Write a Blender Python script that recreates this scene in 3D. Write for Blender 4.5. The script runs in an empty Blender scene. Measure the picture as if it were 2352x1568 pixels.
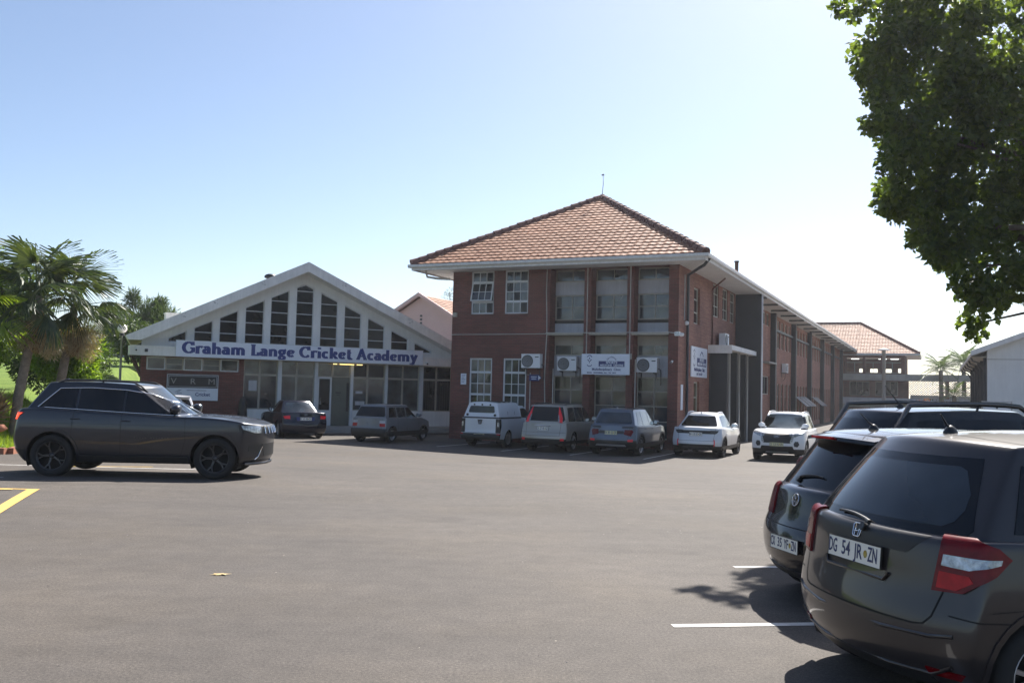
import bpy, math, random
import numpy as np
from mathutils import Vector, Matrix
from mathutils.bvhtree import BVHTree
R = math.radians
random.seed(7)
rng = np.random.default_rng(7)
col = bpy.context.scene.collection
scn = bpy.context.scene

# ------------------------------------------------------------------ camera, sky, sun, exposure
cam_d = bpy.data.cameras.new('camera'); cam = bpy.data.objects.new('camera', cam_d); col.objects.link(cam)
cam_d.sensor_width = 36.0; cam_d.lens = 36.0 * 2104 / 2352; cam_d.clip_start = 0.05; cam_d.clip_end = 3000
PITCH = math.atan(113.6 / 2104); ROLL = 0.025
cam.matrix_world = Matrix.Translation((0, 0, 1.72)) @ Matrix.Rotation(R(90) + PITCH, 4, 'X') @ Matrix.Rotation(ROLL, 4, 'Z')
scn.camera = cam
SUN_AZ, SUN_EL = 28.5, 47.5          # azimuth clockwise from +Y, elevation
world = bpy.data.worlds.new('World'); scn.world = world; world.use_nodes = True
wn = world.node_tree; wn.nodes.clear()
wo = wn.nodes.new('ShaderNodeOutputWorld'); wb_ = wn.nodes.new('ShaderNodeBackground'); sk = wn.nodes.new('ShaderNodeTexSky')
sk.sky_type = 'NISHITA'; sk.sun_disc = False
sk.sun_elevation = R(SUN_EL); sk.sun_rotation = R(SUN_AZ)
sk.altitude = 0; sk.air_density = 0.8; sk.dust_density = 0.9; sk.ozone_density = 0.8
wb_.inputs['Strength'].default_value = 0.08
wn.links.new(sk.outputs[0], wb_.inputs[0]); wn.links.new(wb_.outputs[0], wo.inputs[0])
sun_d = bpy.data.lights.new('sun', 'SUN'); sun = bpy.data.objects.new('sun', sun_d); col.objects.link(sun)
sun_d.energy = 5.0; sun_d.angle = R(0.53); sun_d.color = (1.0, 0.95, 0.88)
sv = Vector((math.sin(R(SUN_AZ)) * math.cos(R(SUN_EL)), math.cos(R(SUN_AZ)) * math.cos(R(SUN_EL)), math.sin(R(SUN_EL))))
sun.rotation_euler = sv.to_track_quat('Z', 'Y').to_euler(); sun.location = (20, 30, 60)
scn.view_settings.view_transform = 'Standard'; scn.view_settings.look = 'None'
scn.view_settings.exposure = 1.1; scn.view_settings.gamma = 1.0; scn.view_settings.use_curve_mapping = False

# ------------------------------------------------------------------ materials
MATS = {}
def nm(name):
    m = bpy.data.materials.new(name); m.use_nodes = True; MATS[name] = m
    return m, m.node_tree, m.node_tree.nodes['Principled BSDF']
def setp(b, **k):
    for a, v in k.items():
        a = {'rough': 'Roughness', 'metal': 'Metallic', 'coat': 'Coat Weight', 'coat_rough': 'Coat Roughness', 'spec': 'Specular IOR Level', 'trans': 'Transmission Weight', 'ior': 'IOR', 'alpha': 'Alpha', 'emis': 'Emission Strength'}[a]
        b.inputs[a].default_value = v
def c4(c): return (c[0], c[1], c[2], 1)
def plain(name, c, rough=0.6, var=0.12, scale=3.0, bump=0.0, bscale=40.0, streak=0.0, **k):
    """a colour with soft uneven wear, so no surface is perfectly uniform"""
    m, t, b = nm(name); N, Lk = t.nodes.new, t.links.new
    setp(b, rough=rough, **k)
    tc = N('ShaderNodeTexCoord')
    n1 = N('ShaderNodeTexNoise'); n1.inputs['Scale'].default_value = scale; n1.inputs['Detail'].default_value = 6; n1.inputs['Roughness'].default_value = 0.65
    Lk(tc.outputs['Object'], n1.inputs['Vector'])
    mr = N('ShaderNodeMapRange'); mr.inputs['From Min'].default_value = 0.3; mr.inputs['From Max'].default_value = 0.7
    mr.inputs['To Min'].default_value = 1 - var; mr.inputs['To Max'].default_value = 1 + var
    Lk(n1.outputs['Fac'], mr.inputs['Value'])
    mx = N('ShaderNodeVectorMath'); mx.operation = 'SCALE'; mx.inputs[0].default_value = c
    fac = mr.outputs[0]
    if streak:      # rain streaks and grime running down
        mp = N('ShaderNodeMapping'); mp.inputs['Scale'].default_value = (5, 5, .35); Lk(tc.outputs['Object'], mp.inputs['Vector'])
        n3 = N('ShaderNodeTexNoise'); n3.inputs['Scale'].default_value = 1.6; n3.inputs['Detail'].default_value = 7; n3.inputs['Roughness'].default_value = .7; Lk(mp.outputs[0], n3.inputs['Vector'])
        m3 = N('ShaderNodeMapRange'); m3.inputs['From Min'].default_value = .35; m3.inputs['From Max'].default_value = .62; m3.inputs['To Min'].default_value = 1 - streak; m3.inputs['To Max'].default_value = 1.0; Lk(n3.outputs['Fac'], m3.inputs['Value'])
        mm = N('ShaderNodeMath'); mm.operation = 'MULTIPLY'; Lk(fac, mm.inputs[0]); Lk(m3.outputs[0], mm.inputs[1]); fac = mm.outputs[0]
    Lk(fac, mx.inputs['Scale']); Lk(mx.outputs[0], b.inputs['Base Color'])
    if bump:
        n2 = N('ShaderNodeTexNoise'); n2.inputs['Scale'].default_value = bscale; n2.inputs['Detail'].default_value = 4
        Lk(tc.outputs['Object'], n2.inputs['Vector'])
        bp = N('ShaderNodeBump'); bp.inputs['Strength'].default_value = bump; bp.inputs['Distance'].default_value = 0.01
        Lk(n2.outputs['Fac'], bp.inputs['Height']); Lk(bp.outputs[0], b.inputs['Normal'])
    return m
def paint(name, c, rough=0.32, metal=0.5, flake=0.06):
    m, t, b = nm(name); N, Lk = t.nodes.new, t.links.new
    setp(b, rough=rough, metal=metal, coat=0.75, coat_rough=0.03, spec=0.3)
    tc = N('ShaderNodeTexCoord'); n = N('ShaderNodeTexNoise'); n.inputs['Scale'].default_value = 2.2; n.inputs['Detail'].default_value = 8
    Lk(tc.outputs['Object'], n.inputs['Vector'])
    mr = N('ShaderNodeMapRange'); mr.inputs['To Min'].default_value = 1 - flake; mr.inputs['To Max'].default_value = 1 + flake
    Lk(n.outputs['Fac'], mr.inputs['Value'])
    mx = N('ShaderNodeVectorMath'); mx.operation = 'SCALE'; mx.inputs[0].default_value = c
    Lk(mr.outputs[0], mx.inputs['Scale']); Lk(mx.outputs[0], b.inputs['Base Color'])
    # thin dust film: uneven coat roughness
    n2 = N('ShaderNodeTexNoise'); n2.inputs['Scale'].default_value = 5; n2.inputs['Detail'].default_value = 8
    Lk(tc.outputs['Object'], n2.inputs['Vector'])
    m2 = N('ShaderNodeMapRange'); m2.inputs['To Min'].default_value = 0.01; m2.inputs['To Max'].default_value = 0.07
    Lk(n2.outputs['Fac'], m2.inputs['Value']); Lk(m2.outputs[0], b.inputs['Coat Roughness'])
    return m
def leafmat(name, c1, c2, trans=0.35, rough=0.45):
    m = bpy.data.materials.new(name); m.use_nodes = True; t = m.node_tree; MATS[name] = m
    N, Lk = t.nodes.new, t.links.new
    t.nodes.clear(); out = N('ShaderNodeOutputMaterial')
    geo = N('ShaderNodeNewGeometry'); rp = N('ShaderNodeMix'); rp.data_type = 'RGBA'
    rp.inputs['A'].default_value = c4(c1); rp.inputs['B'].default_value = c4(c2)
    Lk(geo.outputs['Random Per Island'], rp.inputs['Factor'])
    p = N('ShaderNodeBsdfPrincipled'); p.inputs['Roughness'].default_value = rough
    Lk(rp.outputs['Result'], p.inputs['Base Color'])
    tr = N('ShaderNodeBsdfTranslucent')
    br = N('ShaderNodeMix'); br.data_type = 'RGBA'; br.blend_type = 'MULTIPLY'; br.inputs['Factor'].default_value = 1
    Lk(rp.outputs['Result'], br.inputs['A']); br.inputs['B'].default_value = (2.6, 2.4, 0.7, 1)
    Lk(br.outputs['Result'], tr.inputs['Color'])
    mix = N('ShaderNodeMixShader'); mix.inputs[0].default_value = trans
    Lk(p.outputs[0], mix.inputs[1]); Lk(tr.outputs[0], mix.inputs[2]); Lk(mix.outputs[0], out.inputs[0])
    return m
def brickmat(name, c1, c2, mortar, sx=0.225, sz=0.075):
    m, t, b = nm(name); N, Lk = t.nodes.new, t.links.new
    setp(b, rough=0.85)
    uv = N('ShaderNodeUVMap'); br = N('ShaderNodeTexBrick')
    br.inputs['Scale'].default_value = 1.0; br.inputs['Brick Width'].default_value = sx; br.inputs['Row Height'].default_value = sz
    br.inputs['Mortar Size'].default_value = 0.008; br.inputs['Mortar Smooth'].default_value = 0.3; br.inputs['Bias'].default_value = 0.1
    br.inputs['Color1'].default_value = c4(c1); br.inputs['Color2'].default_value = c4(c2); br.inputs['Mortar'].default_value = c4(mortar)
    Lk(uv.outputs[0], br.inputs['Vector'])
    n = N('ShaderNodeTexNoise'); n.inputs['Scale'].default_value = 0.7; n.inputs['Detail'].default_value = 6; Lk(uv.outputs[0], n.inputs['Vector'])
    mr = N('ShaderNodeMapRange'); mr.inputs['From Min'].default_value = 0.3; mr.inputs['From Max'].default_value = 0.7
    mr.inputs['To Min'].default_value = 0.75; mr.inputs['To Max'].default_value = 1.25; Lk(n.outputs['Fac'], mr.inputs['Value'])
    # streaky darker courses
    mp = N('ShaderNodeMapping'); mp.inputs['Scale'].default_value = (0.9, 13, 1); Lk(uv.outputs[0], mp.inputs['Vector'])
    n3 = N('ShaderNodeTexNoise'); n3.inputs['Scale'].default_value = 1.0; n3.inputs['Detail'].default_value = 3; Lk(mp.outputs[0], n3.inputs['Vector'])
    m3 = N('ShaderNodeMapRange'); m3.inputs['From Min'].default_value = 0.35; m3.inputs['From Max'].default_value = 0.65
    m3.inputs['To Min'].default_value = 0.84; m3.inputs['To Max'].default_value = 1.12; Lk(n3.outputs['Fac'], m3.inputs['Value'])
    mm = N('ShaderNodeMath'); mm.operation = 'MULTIPLY'; Lk(mr.outputs[0], mm.inputs[0]); Lk(m3.outputs[0], mm.inputs[1])
    mx = N('ShaderNodeVectorMath'); mx.operation = 'SCALE'; Lk(br.outputs['Color'], mx.inputs[0]); Lk(mm.outputs[0], mx.inputs['Scale'])
    Lk(mx.outputs[0], b.inputs['Base Color'])
    bp = N('ShaderNodeBump'); bp.inputs['Strength'].default_value = 0.6; bp.inputs['Distance'].default_value = 0.01; bp.invert = True
    Lk(br.outputs['Fac'], bp.inputs['Height']); Lk(bp.outputs[0], b.inputs['Normal'])
    return m
def asphaltmat():
    m, t, b = nm('asphalt'); N, Lk = t.nodes.new, t.links.new
    setp(b, rough=0.82, spec=0.35)
    tc = N('ShaderNodeTexCoord')
    def noise(sc, det, vec=None, ro=0.6):
        n = N('ShaderNodeTexNoise'); n.inputs['Scale'].default_value = sc; n.inputs['Detail'].default_value = det; n.inputs['Roughness'].default_value = ro
        Lk(vec or tc.outputs['Object'], n.inputs['Vector']); return n.outputs['Fac']
    def rng_(v, a, b_, lo=0.3, hi=0.7):
        q = N('ShaderNodeMapRange'); q.inputs['From Min'].default_value = lo; q.inputs['From Max'].default_value = hi
        q.inputs['To Min'].default_value = a; q.inputs['To Max'].default_value = b_; Lk(v, q.inputs['Value']); return q.outputs[0]
    mp = N('ShaderNodeMapping'); mp.inputs['Scale'].default_value = (0.35, 1.6, 1); mp.inputs['Rotation'].default_value = (0, 0, 0.15); Lk(tc.outputs['Object'], mp.inputs['Vector'])
    f = [rng_(noise(0.16, 5), 0.80, 1.18), rng_(noise(0.9, 9, mp.outputs[0], .7), 0.87, 1.13), rng_(noise(4.5, 6), 0.88, 1.12), rng_(noise(45, 3), 0.68, 1.36), rng_(noise(130, 2), 0.6, 1.5)]
    cur = f[0]
    for g in f[1:]:
        q = N('ShaderNodeMath'); q.operation = 'MULTIPLY'; Lk(cur, q.inputs[0]); Lk(g, q.inputs[1]); cur = q.outputs[0]
    hue = N('ShaderNodeMix'); hue.data_type = 'RGBA'; hue.inputs['A'].default_value = (0.077, 0.067, 0.059, 1); hue.inputs['B'].default_value = (0.092, 0.077, 0.062, 1)
    Lk(rng_(noise(0.35, 5), 0, 1, 0.45, 0.75), hue.inputs['Factor'])
    mx = N('ShaderNodeVectorMath'); mx.operation = 'SCALE'; Lk(hue.outputs['Result'], mx.inputs[0]); Lk(cur, mx.inputs['Scale'])
    # faint dark oil and damp patches
    oil = rng_(noise(0.55, 6, None, .55), 1.0, 0.80, 0.60, 0.72)
    m0 = N('ShaderNodeVectorMath'); m0.operation = 'SCALE'; Lk(mx.outputs[0], m0.inputs[0]); Lk(oil, m0.inputs['Scale']); mx = m0
    # fine cracks
    vc = N('ShaderNodeTexVoronoi'); vc.feature = 'DISTANCE_TO_EDGE'; vc.inputs['Scale'].default_value = 0.42; nw = N('ShaderNodeTexNoise'); nw.inputs['Scale'].default_value = 1.6; nw.inputs['Detail'].default_value = 6; Lk(tc.outputs['Object'], nw.inputs['Vector'])
    va = N('ShaderNodeMix'); va.data_type = 'VECTOR'; va.inputs['Factor'].default_value = 0.22; Lk(tc.outputs['Object'], va.inputs['A']); Lk(nw.outputs['Color'], va.inputs['B'])
    sc_ = N('ShaderNodeVectorMath'); sc_.operation = 'ADD'; Lk(tc.outputs['Object'], sc_.inputs[0]); Lk(nw.outputs['Color'], sc_.inputs[1]); Lk(sc_.outputs[0], vc.inputs['Vector'])
    ck = rng_(vc.outputs['Distance'], 0.80, 1.0, 0.0, 0.0045); gate = rng_(noise(0.28, 3), 0.0, 1.0, 0.52, 0.60)
    mk = N('ShaderNodeMix'); mk.inputs['A'].default_value = 1.0; Lk(gate, mk.inputs['Factor']); Lk(ck, mk.inputs['B'])
    m1 = N('ShaderNodeVectorMath'); m1.operation = 'SCALE'; Lk(mx.outputs[0], m1.inputs[0]); Lk(mk.outputs['Result'], m1.inputs['Scale']); mx = m1
    # small pale chips
    vo = N('ShaderNodeTexVoronoi'); vo.inputs['Scale'].default_value = 2.4; Lk(tc.outputs['Object'], vo.inputs['Vector'])
    lt = N('ShaderNodeMath'); lt.operation = 'LESS_THAN'; lt.inputs[1].default_value = 0.022; Lk(vo.outputs['Distance'], lt.inputs[0])
    mc = N('ShaderNodeMix'); mc.data_type = 'RGBA'; Lk(lt.outputs[0], mc.inputs['Factor']); Lk(mx.outputs[0], mc.inputs['A']); mc.inputs['B'].default_value = (0.30, 0.27, 0.22, 1)
    Lk(mc.outputs['Result'], b.inputs['Base Color'])
    bp = N('ShaderNodeBump'); bp.inputs['Strength'].default_value = 0.5; bp.inputs['Distance'].default_value = 0.006
    Lk(noise(150, 3), bp.inputs['Height']); Lk(bp.outputs[0], b.inputs['Normal'])
    return m
def grassmat(name, c1, c2):
    m, t, b = nm(name); N, Lk = t.nodes.new, t.links.new
    setp(b, rough=0.9, spec=0.2)
    tc = N('ShaderNodeTexCoord'); n = N('ShaderNodeTexNoise'); n.inputs['Scale'].default_value = 0.8; n.inputs['Detail'].default_value = 9; n.inputs['Roughness'].default_value = 0.7
    Lk(tc.outputs['Object'], n.inputs['Vector'])
    mr = N('ShaderNodeMapRange'); mr.inputs['From Min'].default_value = 0.3; mr.inputs['From Max'].default_value = 0.7; Lk(n.outputs['Fac'], mr.inputs['Value'])
    mx = N('ShaderNodeMix'); mx.data_type = 'RGBA'; mx.inputs['A'].default_value = c4(c1); mx.inputs['B'].default_value = c4(c2)
    Lk(mr.outputs[0], mx.inputs['Factor']); Lk(mx.outputs['Result'], b.inputs['Base Color'])
    n2 = N('ShaderNodeTexNoise'); n2.inputs['Scale'].default_value = 25; n2.inputs['Detail'].default_value = 4; Lk(tc.outputs['Object'], n2.inputs['Vector'])
    bp = N('ShaderNodeBump'); bp.inputs['Strength'].default_value = 1.0; bp.inputs['Distance'].default_value = 0.06
    Lk(n2.outputs['Fac'], bp.inputs['Height']); Lk(bp.outputs[0], b.inputs['Normal'])
    return m
def darkglass(name, c, rough=0.04, spec=0.5, wav=0.0, coat=0.3):
    m, t, b = nm(name); N, Lk = t.nodes.new, t.links.new
    setp(b, rough=rough, spec=spec, coat=coat, coat_rough=0.02)
    tc = N('ShaderNodeTexCoord'); n = N('ShaderNodeTexNoise'); n.inputs['Scale'].default_value = 1.3; n.inputs['Detail'].default_value = 3; Lk(tc.outputs['Object'], n.inputs['Vector'])
    mx = N('ShaderNodeMix'); mx.data_type = 'RGBA'; mx.inputs['A'].default_value = c4([q * 0.45 for q in c]); mx.inputs['B'].default_value = c4([q * 1.6 for q in c])
    mr = N('ShaderNodeMapRange'); mr.inputs['From Min'].default_value = 0.35; mr.inputs['From Max'].default_value = 0.65; Lk(n.outputs['Fac'], mr.inputs['Value'])
    Lk(mr.outputs[0], mx.inputs['Factor']); Lk(mx.outputs['Result'], b.inputs['Base Color'])
    if wav:
        n2 = N('ShaderNodeTexNoise'); n2.inputs['Scale'].default_value = 1.7; Lk(tc.outputs['Object'], n2.inputs['Vector'])
        bp = N('ShaderNodeBump'); bp.inputs['Strength'].default_value = wav; bp.inputs['Distance'].default_value = 0.02; Lk(n2.outputs['Fac'], bp.inputs['Height']); Lk(bp.outputs[0], b.inputs['Normal'])
    return m

M_ASPH = asphaltmat()
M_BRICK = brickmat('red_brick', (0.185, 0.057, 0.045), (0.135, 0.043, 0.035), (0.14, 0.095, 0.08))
M_BRICK_LIT = brickmat('red_brick_sunlit', (0.30, 0.125, 0.085), (0.23, 0.09, 0.065), (0.26, 0.17, 0.13))  # same red brick, lightened in colour to look sunlit on the side wall
M_PLASTER = plain('white_plaster', (0.80, 0.80, 0.78), 0.8, 0.05, 1.2, 0.2, 60, streak=.08)
M_BEAM = plain('roof_edge_beam', (0.80, 0.78, 0.75), 0.85, 0.10, 1.6, 0.3, 30, streak=.12)
M_EAVE = plain('eave_white', (0.72, 0.71, 0.69), 0.7, 0.08, 0.9, streak=.15)
M_FRAME = plain('window_frame_white', (0.62, 0.64, 0.66), 0.5, 0.05, 4)
M_FRAMEC = plain('window_frame_cream', (0.40, 0.37, 0.31), 0.55, 0.08, 4)
M_TILE = plain('clay_tile', (0.52, 0.23, 0.15), 0.55, 0.30, 2.3, 0.2, 60)
M_TILE2 = plain('clay_tile_weathered', (0.42, 0.19, 0.13), 0.6, 0.25, 3.1, 0.2, 60)
M_TILE3 = plain('clay_tile_pale', (0.60, 0.31, 0.21), 0.5, 0.22, 2.0, 0.2, 60)
M_RIDGE = plain('ridge_tile_dark', (0.16, 0.075, 0.06), 0.8, 0.3, 4)  # weathered clay, darkened further in colour to look backlit
M_ROOFBASE = plain('roof_underlay', (0.12, 0.05, 0.035), 0.9)
M_GLASS = darkglass('window_glass', (0.030, 0.036, 0.042), 0.05, 0.6, 0.25)
M_GLASSD = darkglass('window_glass_dark', (0.006, 0.008, 0.012), 0.15, 0.2, 0.1, 0)
M_GLASSC = darkglass('window_glass_curtain', (0.062, 0.074, 0.076), 0.08, 0.5, 0.2)
M_GLASSG = darkglass('window_glass_green', (0.055, 0.06, 0.035), 0.06, 0.5, 0.2)
M_PANEL = plain('pale_panel', (0.48, 0.49, 0.52), 0.7, 0.08, 1.5, streak=.15)
M_DARKPAN = plain('charcoal_cladding', (0.022, 0.026, 0.034), 0.55, 0.15, 2)
M_PIPE = plain('charcoal_pipe', (0.03, 0.033, 0.04), 0.45)
M_WPIPE = plain('white_conduit', (0.55, 0.53, 0.5), 0.5)
M_CONC = plain('concrete', (0.34, 0.33, 0.31), 0.9, 0.15, 1.5, 0.4, 30)
M_PINK = plain('pink_plaster', (0.62, 0.44, 0.42), 0.85, 0.06, 1)
M_WHITE = plain('white_enamel', (0.78, 0.79, 0.80), 0.4, 0.03, 2)
M_SIGNW = plain('sign_white', (0.72, 0.76, 0.84), 0.35, 0.03, 1.5)
M_NAVY = plain('navy_print', (0.02, 0.035, 0.16), 0.5, 0.05)
M_BLUE = plain('blue_lettering', (0.012, 0.034, 0.20), 0.45, 0.05)
M_BLACK = plain('black_plastic', (0.012, 0.012, 0.013), 0.45, 0.1)
M_BLACKM = plain('black_matte', (0.008, 0.008, 0.008), 0.9, 0.1)
M_RUBBER = plain('tyre_rubber', (0.016, 0.016, 0.016), 0.85, 0.15, 8)
M_ALLOY = plain('alloy_silver', (0.42, 0.42, 0.43), 0.3, 0.08, 6, metal=0.8)
M_ALLOYD = plain('alloy_dark', (0.06, 0.06, 0.065), 0.3, 0.1, 6, metal=0.7)
M_CHROME = plain('chrome', (0.75, 0.76, 0.78), 0.12, 0.03, metal=1.0)
M_RED = plain('tail_light_red', (0.38, 0.003, 0.006), 0.25, 0.3, 14, spec=.3)
M_REDD = plain('tail_light_deep_red', (0.13, 0.001, 0.003), 0.25, 0.35, 16, spec=.3)
M_REFL = plain('reflector_red', (0.85, 0.015, 0.03), 0.3, 0.1, 10)
M_CLEAR = plain('lamp_lens', (0.34, 0.36, 0.38), 0.15, 0.6, 22, .3, 30, coat=.6, metal=0.5)
M_PLATE = plain('plate_white', (0.78, 0.76, 0.68), 0.45, 0.04)
M_PLATEY = plain('plate_yellowish', (0.70, 0.66, 0.40), 0.45, 0.04)
M_INK = plain('plate_ink', (0.02, 0.03, 0.10), 0.5)
M_GOLD = plain('plate_crest', (0.40, 0.30, 0.05), 0.5, 0.4, 60)
M_CARGLASS = darkglass('car_glass', (0.005, 0.006, 0.008), 0.03, 0.4, 0, 0)
M_SCREEN = darkglass('windscreen_glass', (0.09, 0.11, 0.12), 0.02, 0.6)  # base colour lightened to stand for sky reflected in the screen
M_BRAKE = plain('brake_lamp_lit', (.6, .02, .01), .3)
MATS['brake_lamp_lit'].node_tree.nodes['Principled BSDF'].inputs['Emission Color'].default_value = (1, .08, .03, 1)
MATS['brake_lamp_lit'].node_tree.nodes['Principled BSDF'].inputs['Emission Strength'].default_value = .9
M_CARGLASSB = darkglass('car_glass_blue', (0.03, 0.045, 0.06), 0.02, 0.6)
M_WLINE = plain('white_road_paint', (0.55, 0.53, 0.50), 0.8, 0.25, 5)
M_YLINE = plain('yellow_road_paint', (0.60, 0.39, 0.10), 0.8, 0.18, 6)
M_BARK = plain('bark', (0.11, 0.085, 0.065), 0.95, 0.3, 9, 0.8, 18)
M_PALMBARK = plain('palm_bark', (0.20, 0.165, 0.13), 0.95, 0.3, 8, 0.6, 20)
M_DRYLEAF = leafmat('dry_palm_leaf', (0.30, 0.21, 0.12), (0.20, 0.13, 0.07), 0.2)
M_PALM = leafmat('palm_leaf', (0.035, 0.062, 0.030), (0.075, 0.10, 0.042), 0.22)
M_SEED = leafmat('palm_seed', (0.46, 0.41, 0.31), (0.34, 0.29, 0.21), 0.25)
M_RSCREEN = darkglass('screen_sheen_glass', (0.024, 0.032, 0.040), 0.03, 0.5, 0, 0.2)  # paler glass colour stands for reflection and see-through at the centre
M_PALMB = leafmat('palm_leaf_bright', (0.14, 0.22, 0.03), (0.18, 0.26, 0.04), 0.45)
M_LEAF = leafmat('tree_leaf', (0.036, 0.062, 0.024), (0.085, 0.125, 0.034), 0.55, .4)
M_LEAFB = leafmat('shrub_leaf_bright', (0.07, 0.14, 0.02), (0.14, 0.22, 0.035), 0.45, 0.35)
M_LEAFD = leafmat('far_tree_leaf', (0.03, 0.06, 0.025), (0.06, 0.095, 0.035), 0.3)
M_ORANGE = leafmat('orange_blossom', (0.5, 0.12, 0.03), (0.45, 0.2, 0.05), 0.3)
M_GRASS = grassmat('lawn_grass', (0.10, 0.17, 0.03), (0.20, 0.27, 0.05))
M_BLADE = leafmat('grass_blade', (0.10, 0.18, 0.02), (0.20, 0.27, 0.05), 0.45)
M_TERRA = plain('terracotta_stone', (0.30, 0.12, 0.07), 0.9, 0.3, 3, 0.5, 15)
M_WARM = plain('lamp_tube', (1.0, 0.8, 0.3), 0.5)
MATS['lamp_tube'].node_tree.nodes['Principled BSDF'].inputs['Emission Color'].default_value = (1, 0.72, 0.25, 1)
MATS['lamp_tube'].node_tree.nodes['Principled BSDF'].inputs['Emission Strength'].default_value = 1.6
M_TUBE = plain('cool_tube', (1, 1, 1), 0.5)
MATS['cool_tube'].node_tree.nodes['Principled BSDF'].inputs['Emission Color'].default_value = (1, 1, 1, 1)
MATS['cool_tube'].node_tree.nodes['Principled BSDF'].inputs['Emission Strength'].default_value = 1.5
M_GLOBE = plain('opal_globe', (0.80, 0.74, 0.70), 0.3, 0.04, 2)

# ------------------------------------------------------------------ object helpers
def tag(o, label=None, cat=None, group=None, kind=None):
    if label: o['label'] = label
    if cat: o['category'] = cat
    if group: o['group'] = group
    if kind: o['kind'] = kind
    return o
def empty(name, loc=(0, 0, 0), rz=0.0, label=None, cat=None, group=None, kind=None):
    o = bpy.data.objects.new(name, None); o.empty_display_size = 0.3; col.objects.link(o)
    o.location = loc; o.rotation_euler = (0, 0, rz)
    return tag(o, label, cat, group, kind)
def link(name, me, parent=None, loc=(0, 0, 0), rot=(0, 0, 0)):
    o = bpy.data.objects.new(name, me); col.objects.link(o); o.parent = parent; o.location = loc; o.rotation_euler = rot
    return o
class MB:
    """collects faces; build() makes one mesh object"""
    def __init__(s): s.v = []; s.f = []; s.sm = []
    def poly(s, pts, smooth=False):
        i = len(s.v); s.v += [tuple(p) for p in pts]; s.f.append(tuple(range(i, i + len(pts)))); s.sm.append(smooth)
    def box(s, x0, x1, y0, y1, z0, z1, F=None):
        c = [(x0, y0, z0), (x1, y0, z0), (x1, y1, z0), (x0, y1, z0), (x0, y0, z1), (x1, y0, z1), (x1, y1, z1), (x0, y1, z1)]
        s.hexa(c, F)
    def hexa(s, c, F=None):
        if F: c = [F(*p) for p in c]
        i = len(s.v); s.v += [tuple(p) for p in c]
        for q in ((0, 3, 2, 1), (4, 5, 6, 7), (0, 1, 5, 4), (1, 2, 6, 5), (2, 3, 7, 6), (3, 0, 4, 7)):
            s.f.append(tuple(i + k for k in q)); s.sm.append(False)
    def prism(s, pts2, z0, z1, F=None):
        """pts2 in (a,b), extruded along third"""
        F = F or (lambda a, b, c: (a, b, c)); n = len(pts2)
        s.poly([F(a, b, z0) for a, b in pts2]); s.poly([F(a, b, z1) for a, b in pts2][::-1])
        for k in range(n):
            a, b = pts2[k], pts2[(k + 1) % n]
            s.poly([F(a[0], a[1], z0), F(b[0], b[1], z0), F(b[0], b[1], z1), F(a[0], a[1], z1)])
    def tube(s, pts, r, n=8, r1=None, cap=True):
        P = [Vector(p) for p in pts]; rings = []; m = len(P)
        up = Vector((0, 0, 1))
        for k, p in enumerate(P):
            d = (P[min(k + 1, m - 1)] - P[max(k - 1, 0)]).normalized()
            a = d.cross(up)
            if a.length < 1e-3: a = d.cross(Vector((1, 0, 0)))
            a.normalize(); b = d.cross(a).normalized()
            if rings and a.dot(rings[-1][1]) < 0: a, b = -a, -b
            rr = r if r1 is None else r + (r1 - r) * k / max(1, m - 1)
            rings.append(([p + (a * math.cos(2 * math.pi * q / n) + b * math.sin(2 * math.pi * q / n)) * rr for q in range(n)], a))
        i = len(s.v)
        for rg, _ in rings: s.v += [tuple(q) for q in rg]
        for k in range(m - 1):
            for q in range(n):
                s.f.append((i + k * n + q, i + k * n + (q + 1) % n, i + (k + 1) * n + (q + 1) % n, i + (k + 1) * n + q)); s.sm.append(True)
        if cap:
            s.f.append(tuple(i + q for q in range(n))); s.sm.append(False)
            s.f.append(tuple(i + (m - 1) * n + q for q in range(n))[::-1]); s.sm.append(False)
    def lathe(s, prof, n=24, F=None, closed=False):
        """prof: list of (radius, axial); axis along third coordinate of F"""
        F = F or (lambda a, b, c: (a, b, c)); i = len(s.v); m = len(prof)
        for (r, h) in prof:
            for q in range(n):
                t = 2 * math.pi * q / n; s.v.append(tuple(F(r * math.cos(t), r * math.sin(t), h)))
        for k in range(m - 1):
            for q in range(n):
                s.f.append((i + k * n + q, i + k * n + (q + 1) % n, i + (k + 1) * n + (q + 1) % n, i + (k + 1) * n + q)); s.sm.append(True)
    def mesh(s, name, mat, recalc=False):
        me = bpy.data.meshes.new(name); me.from_pydata(s.v, [], s.f)
        me.polygons.foreach_set('use_smooth', s.sm)
        # box-projected UVs in metres
        uv = me.uv_layers.new(name='UVMap'); me.update()
        if len(s.v) < 20000:
            for p in me.polygons:
                n = p.normal
                for li in p.loop_indices:
                    c = me.vertices[me.loops[li].vertex_index].co
                    uv.data[li].uv = (c.x, c.z) if abs(n.y) >= abs(n.x) and abs(n.z) < 0.8 else ((c.y, c.z) if abs(n.z) < 0.8 else (c.x, c.y))
        if mat: me.materials.append(mat)
        return me
    def build(s, name, mat, parent=None, loc=(0, 0, 0), rot=(0, 0, 0)):
        return link(name, s.mesh(name, mat), parent, loc, rot)
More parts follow.
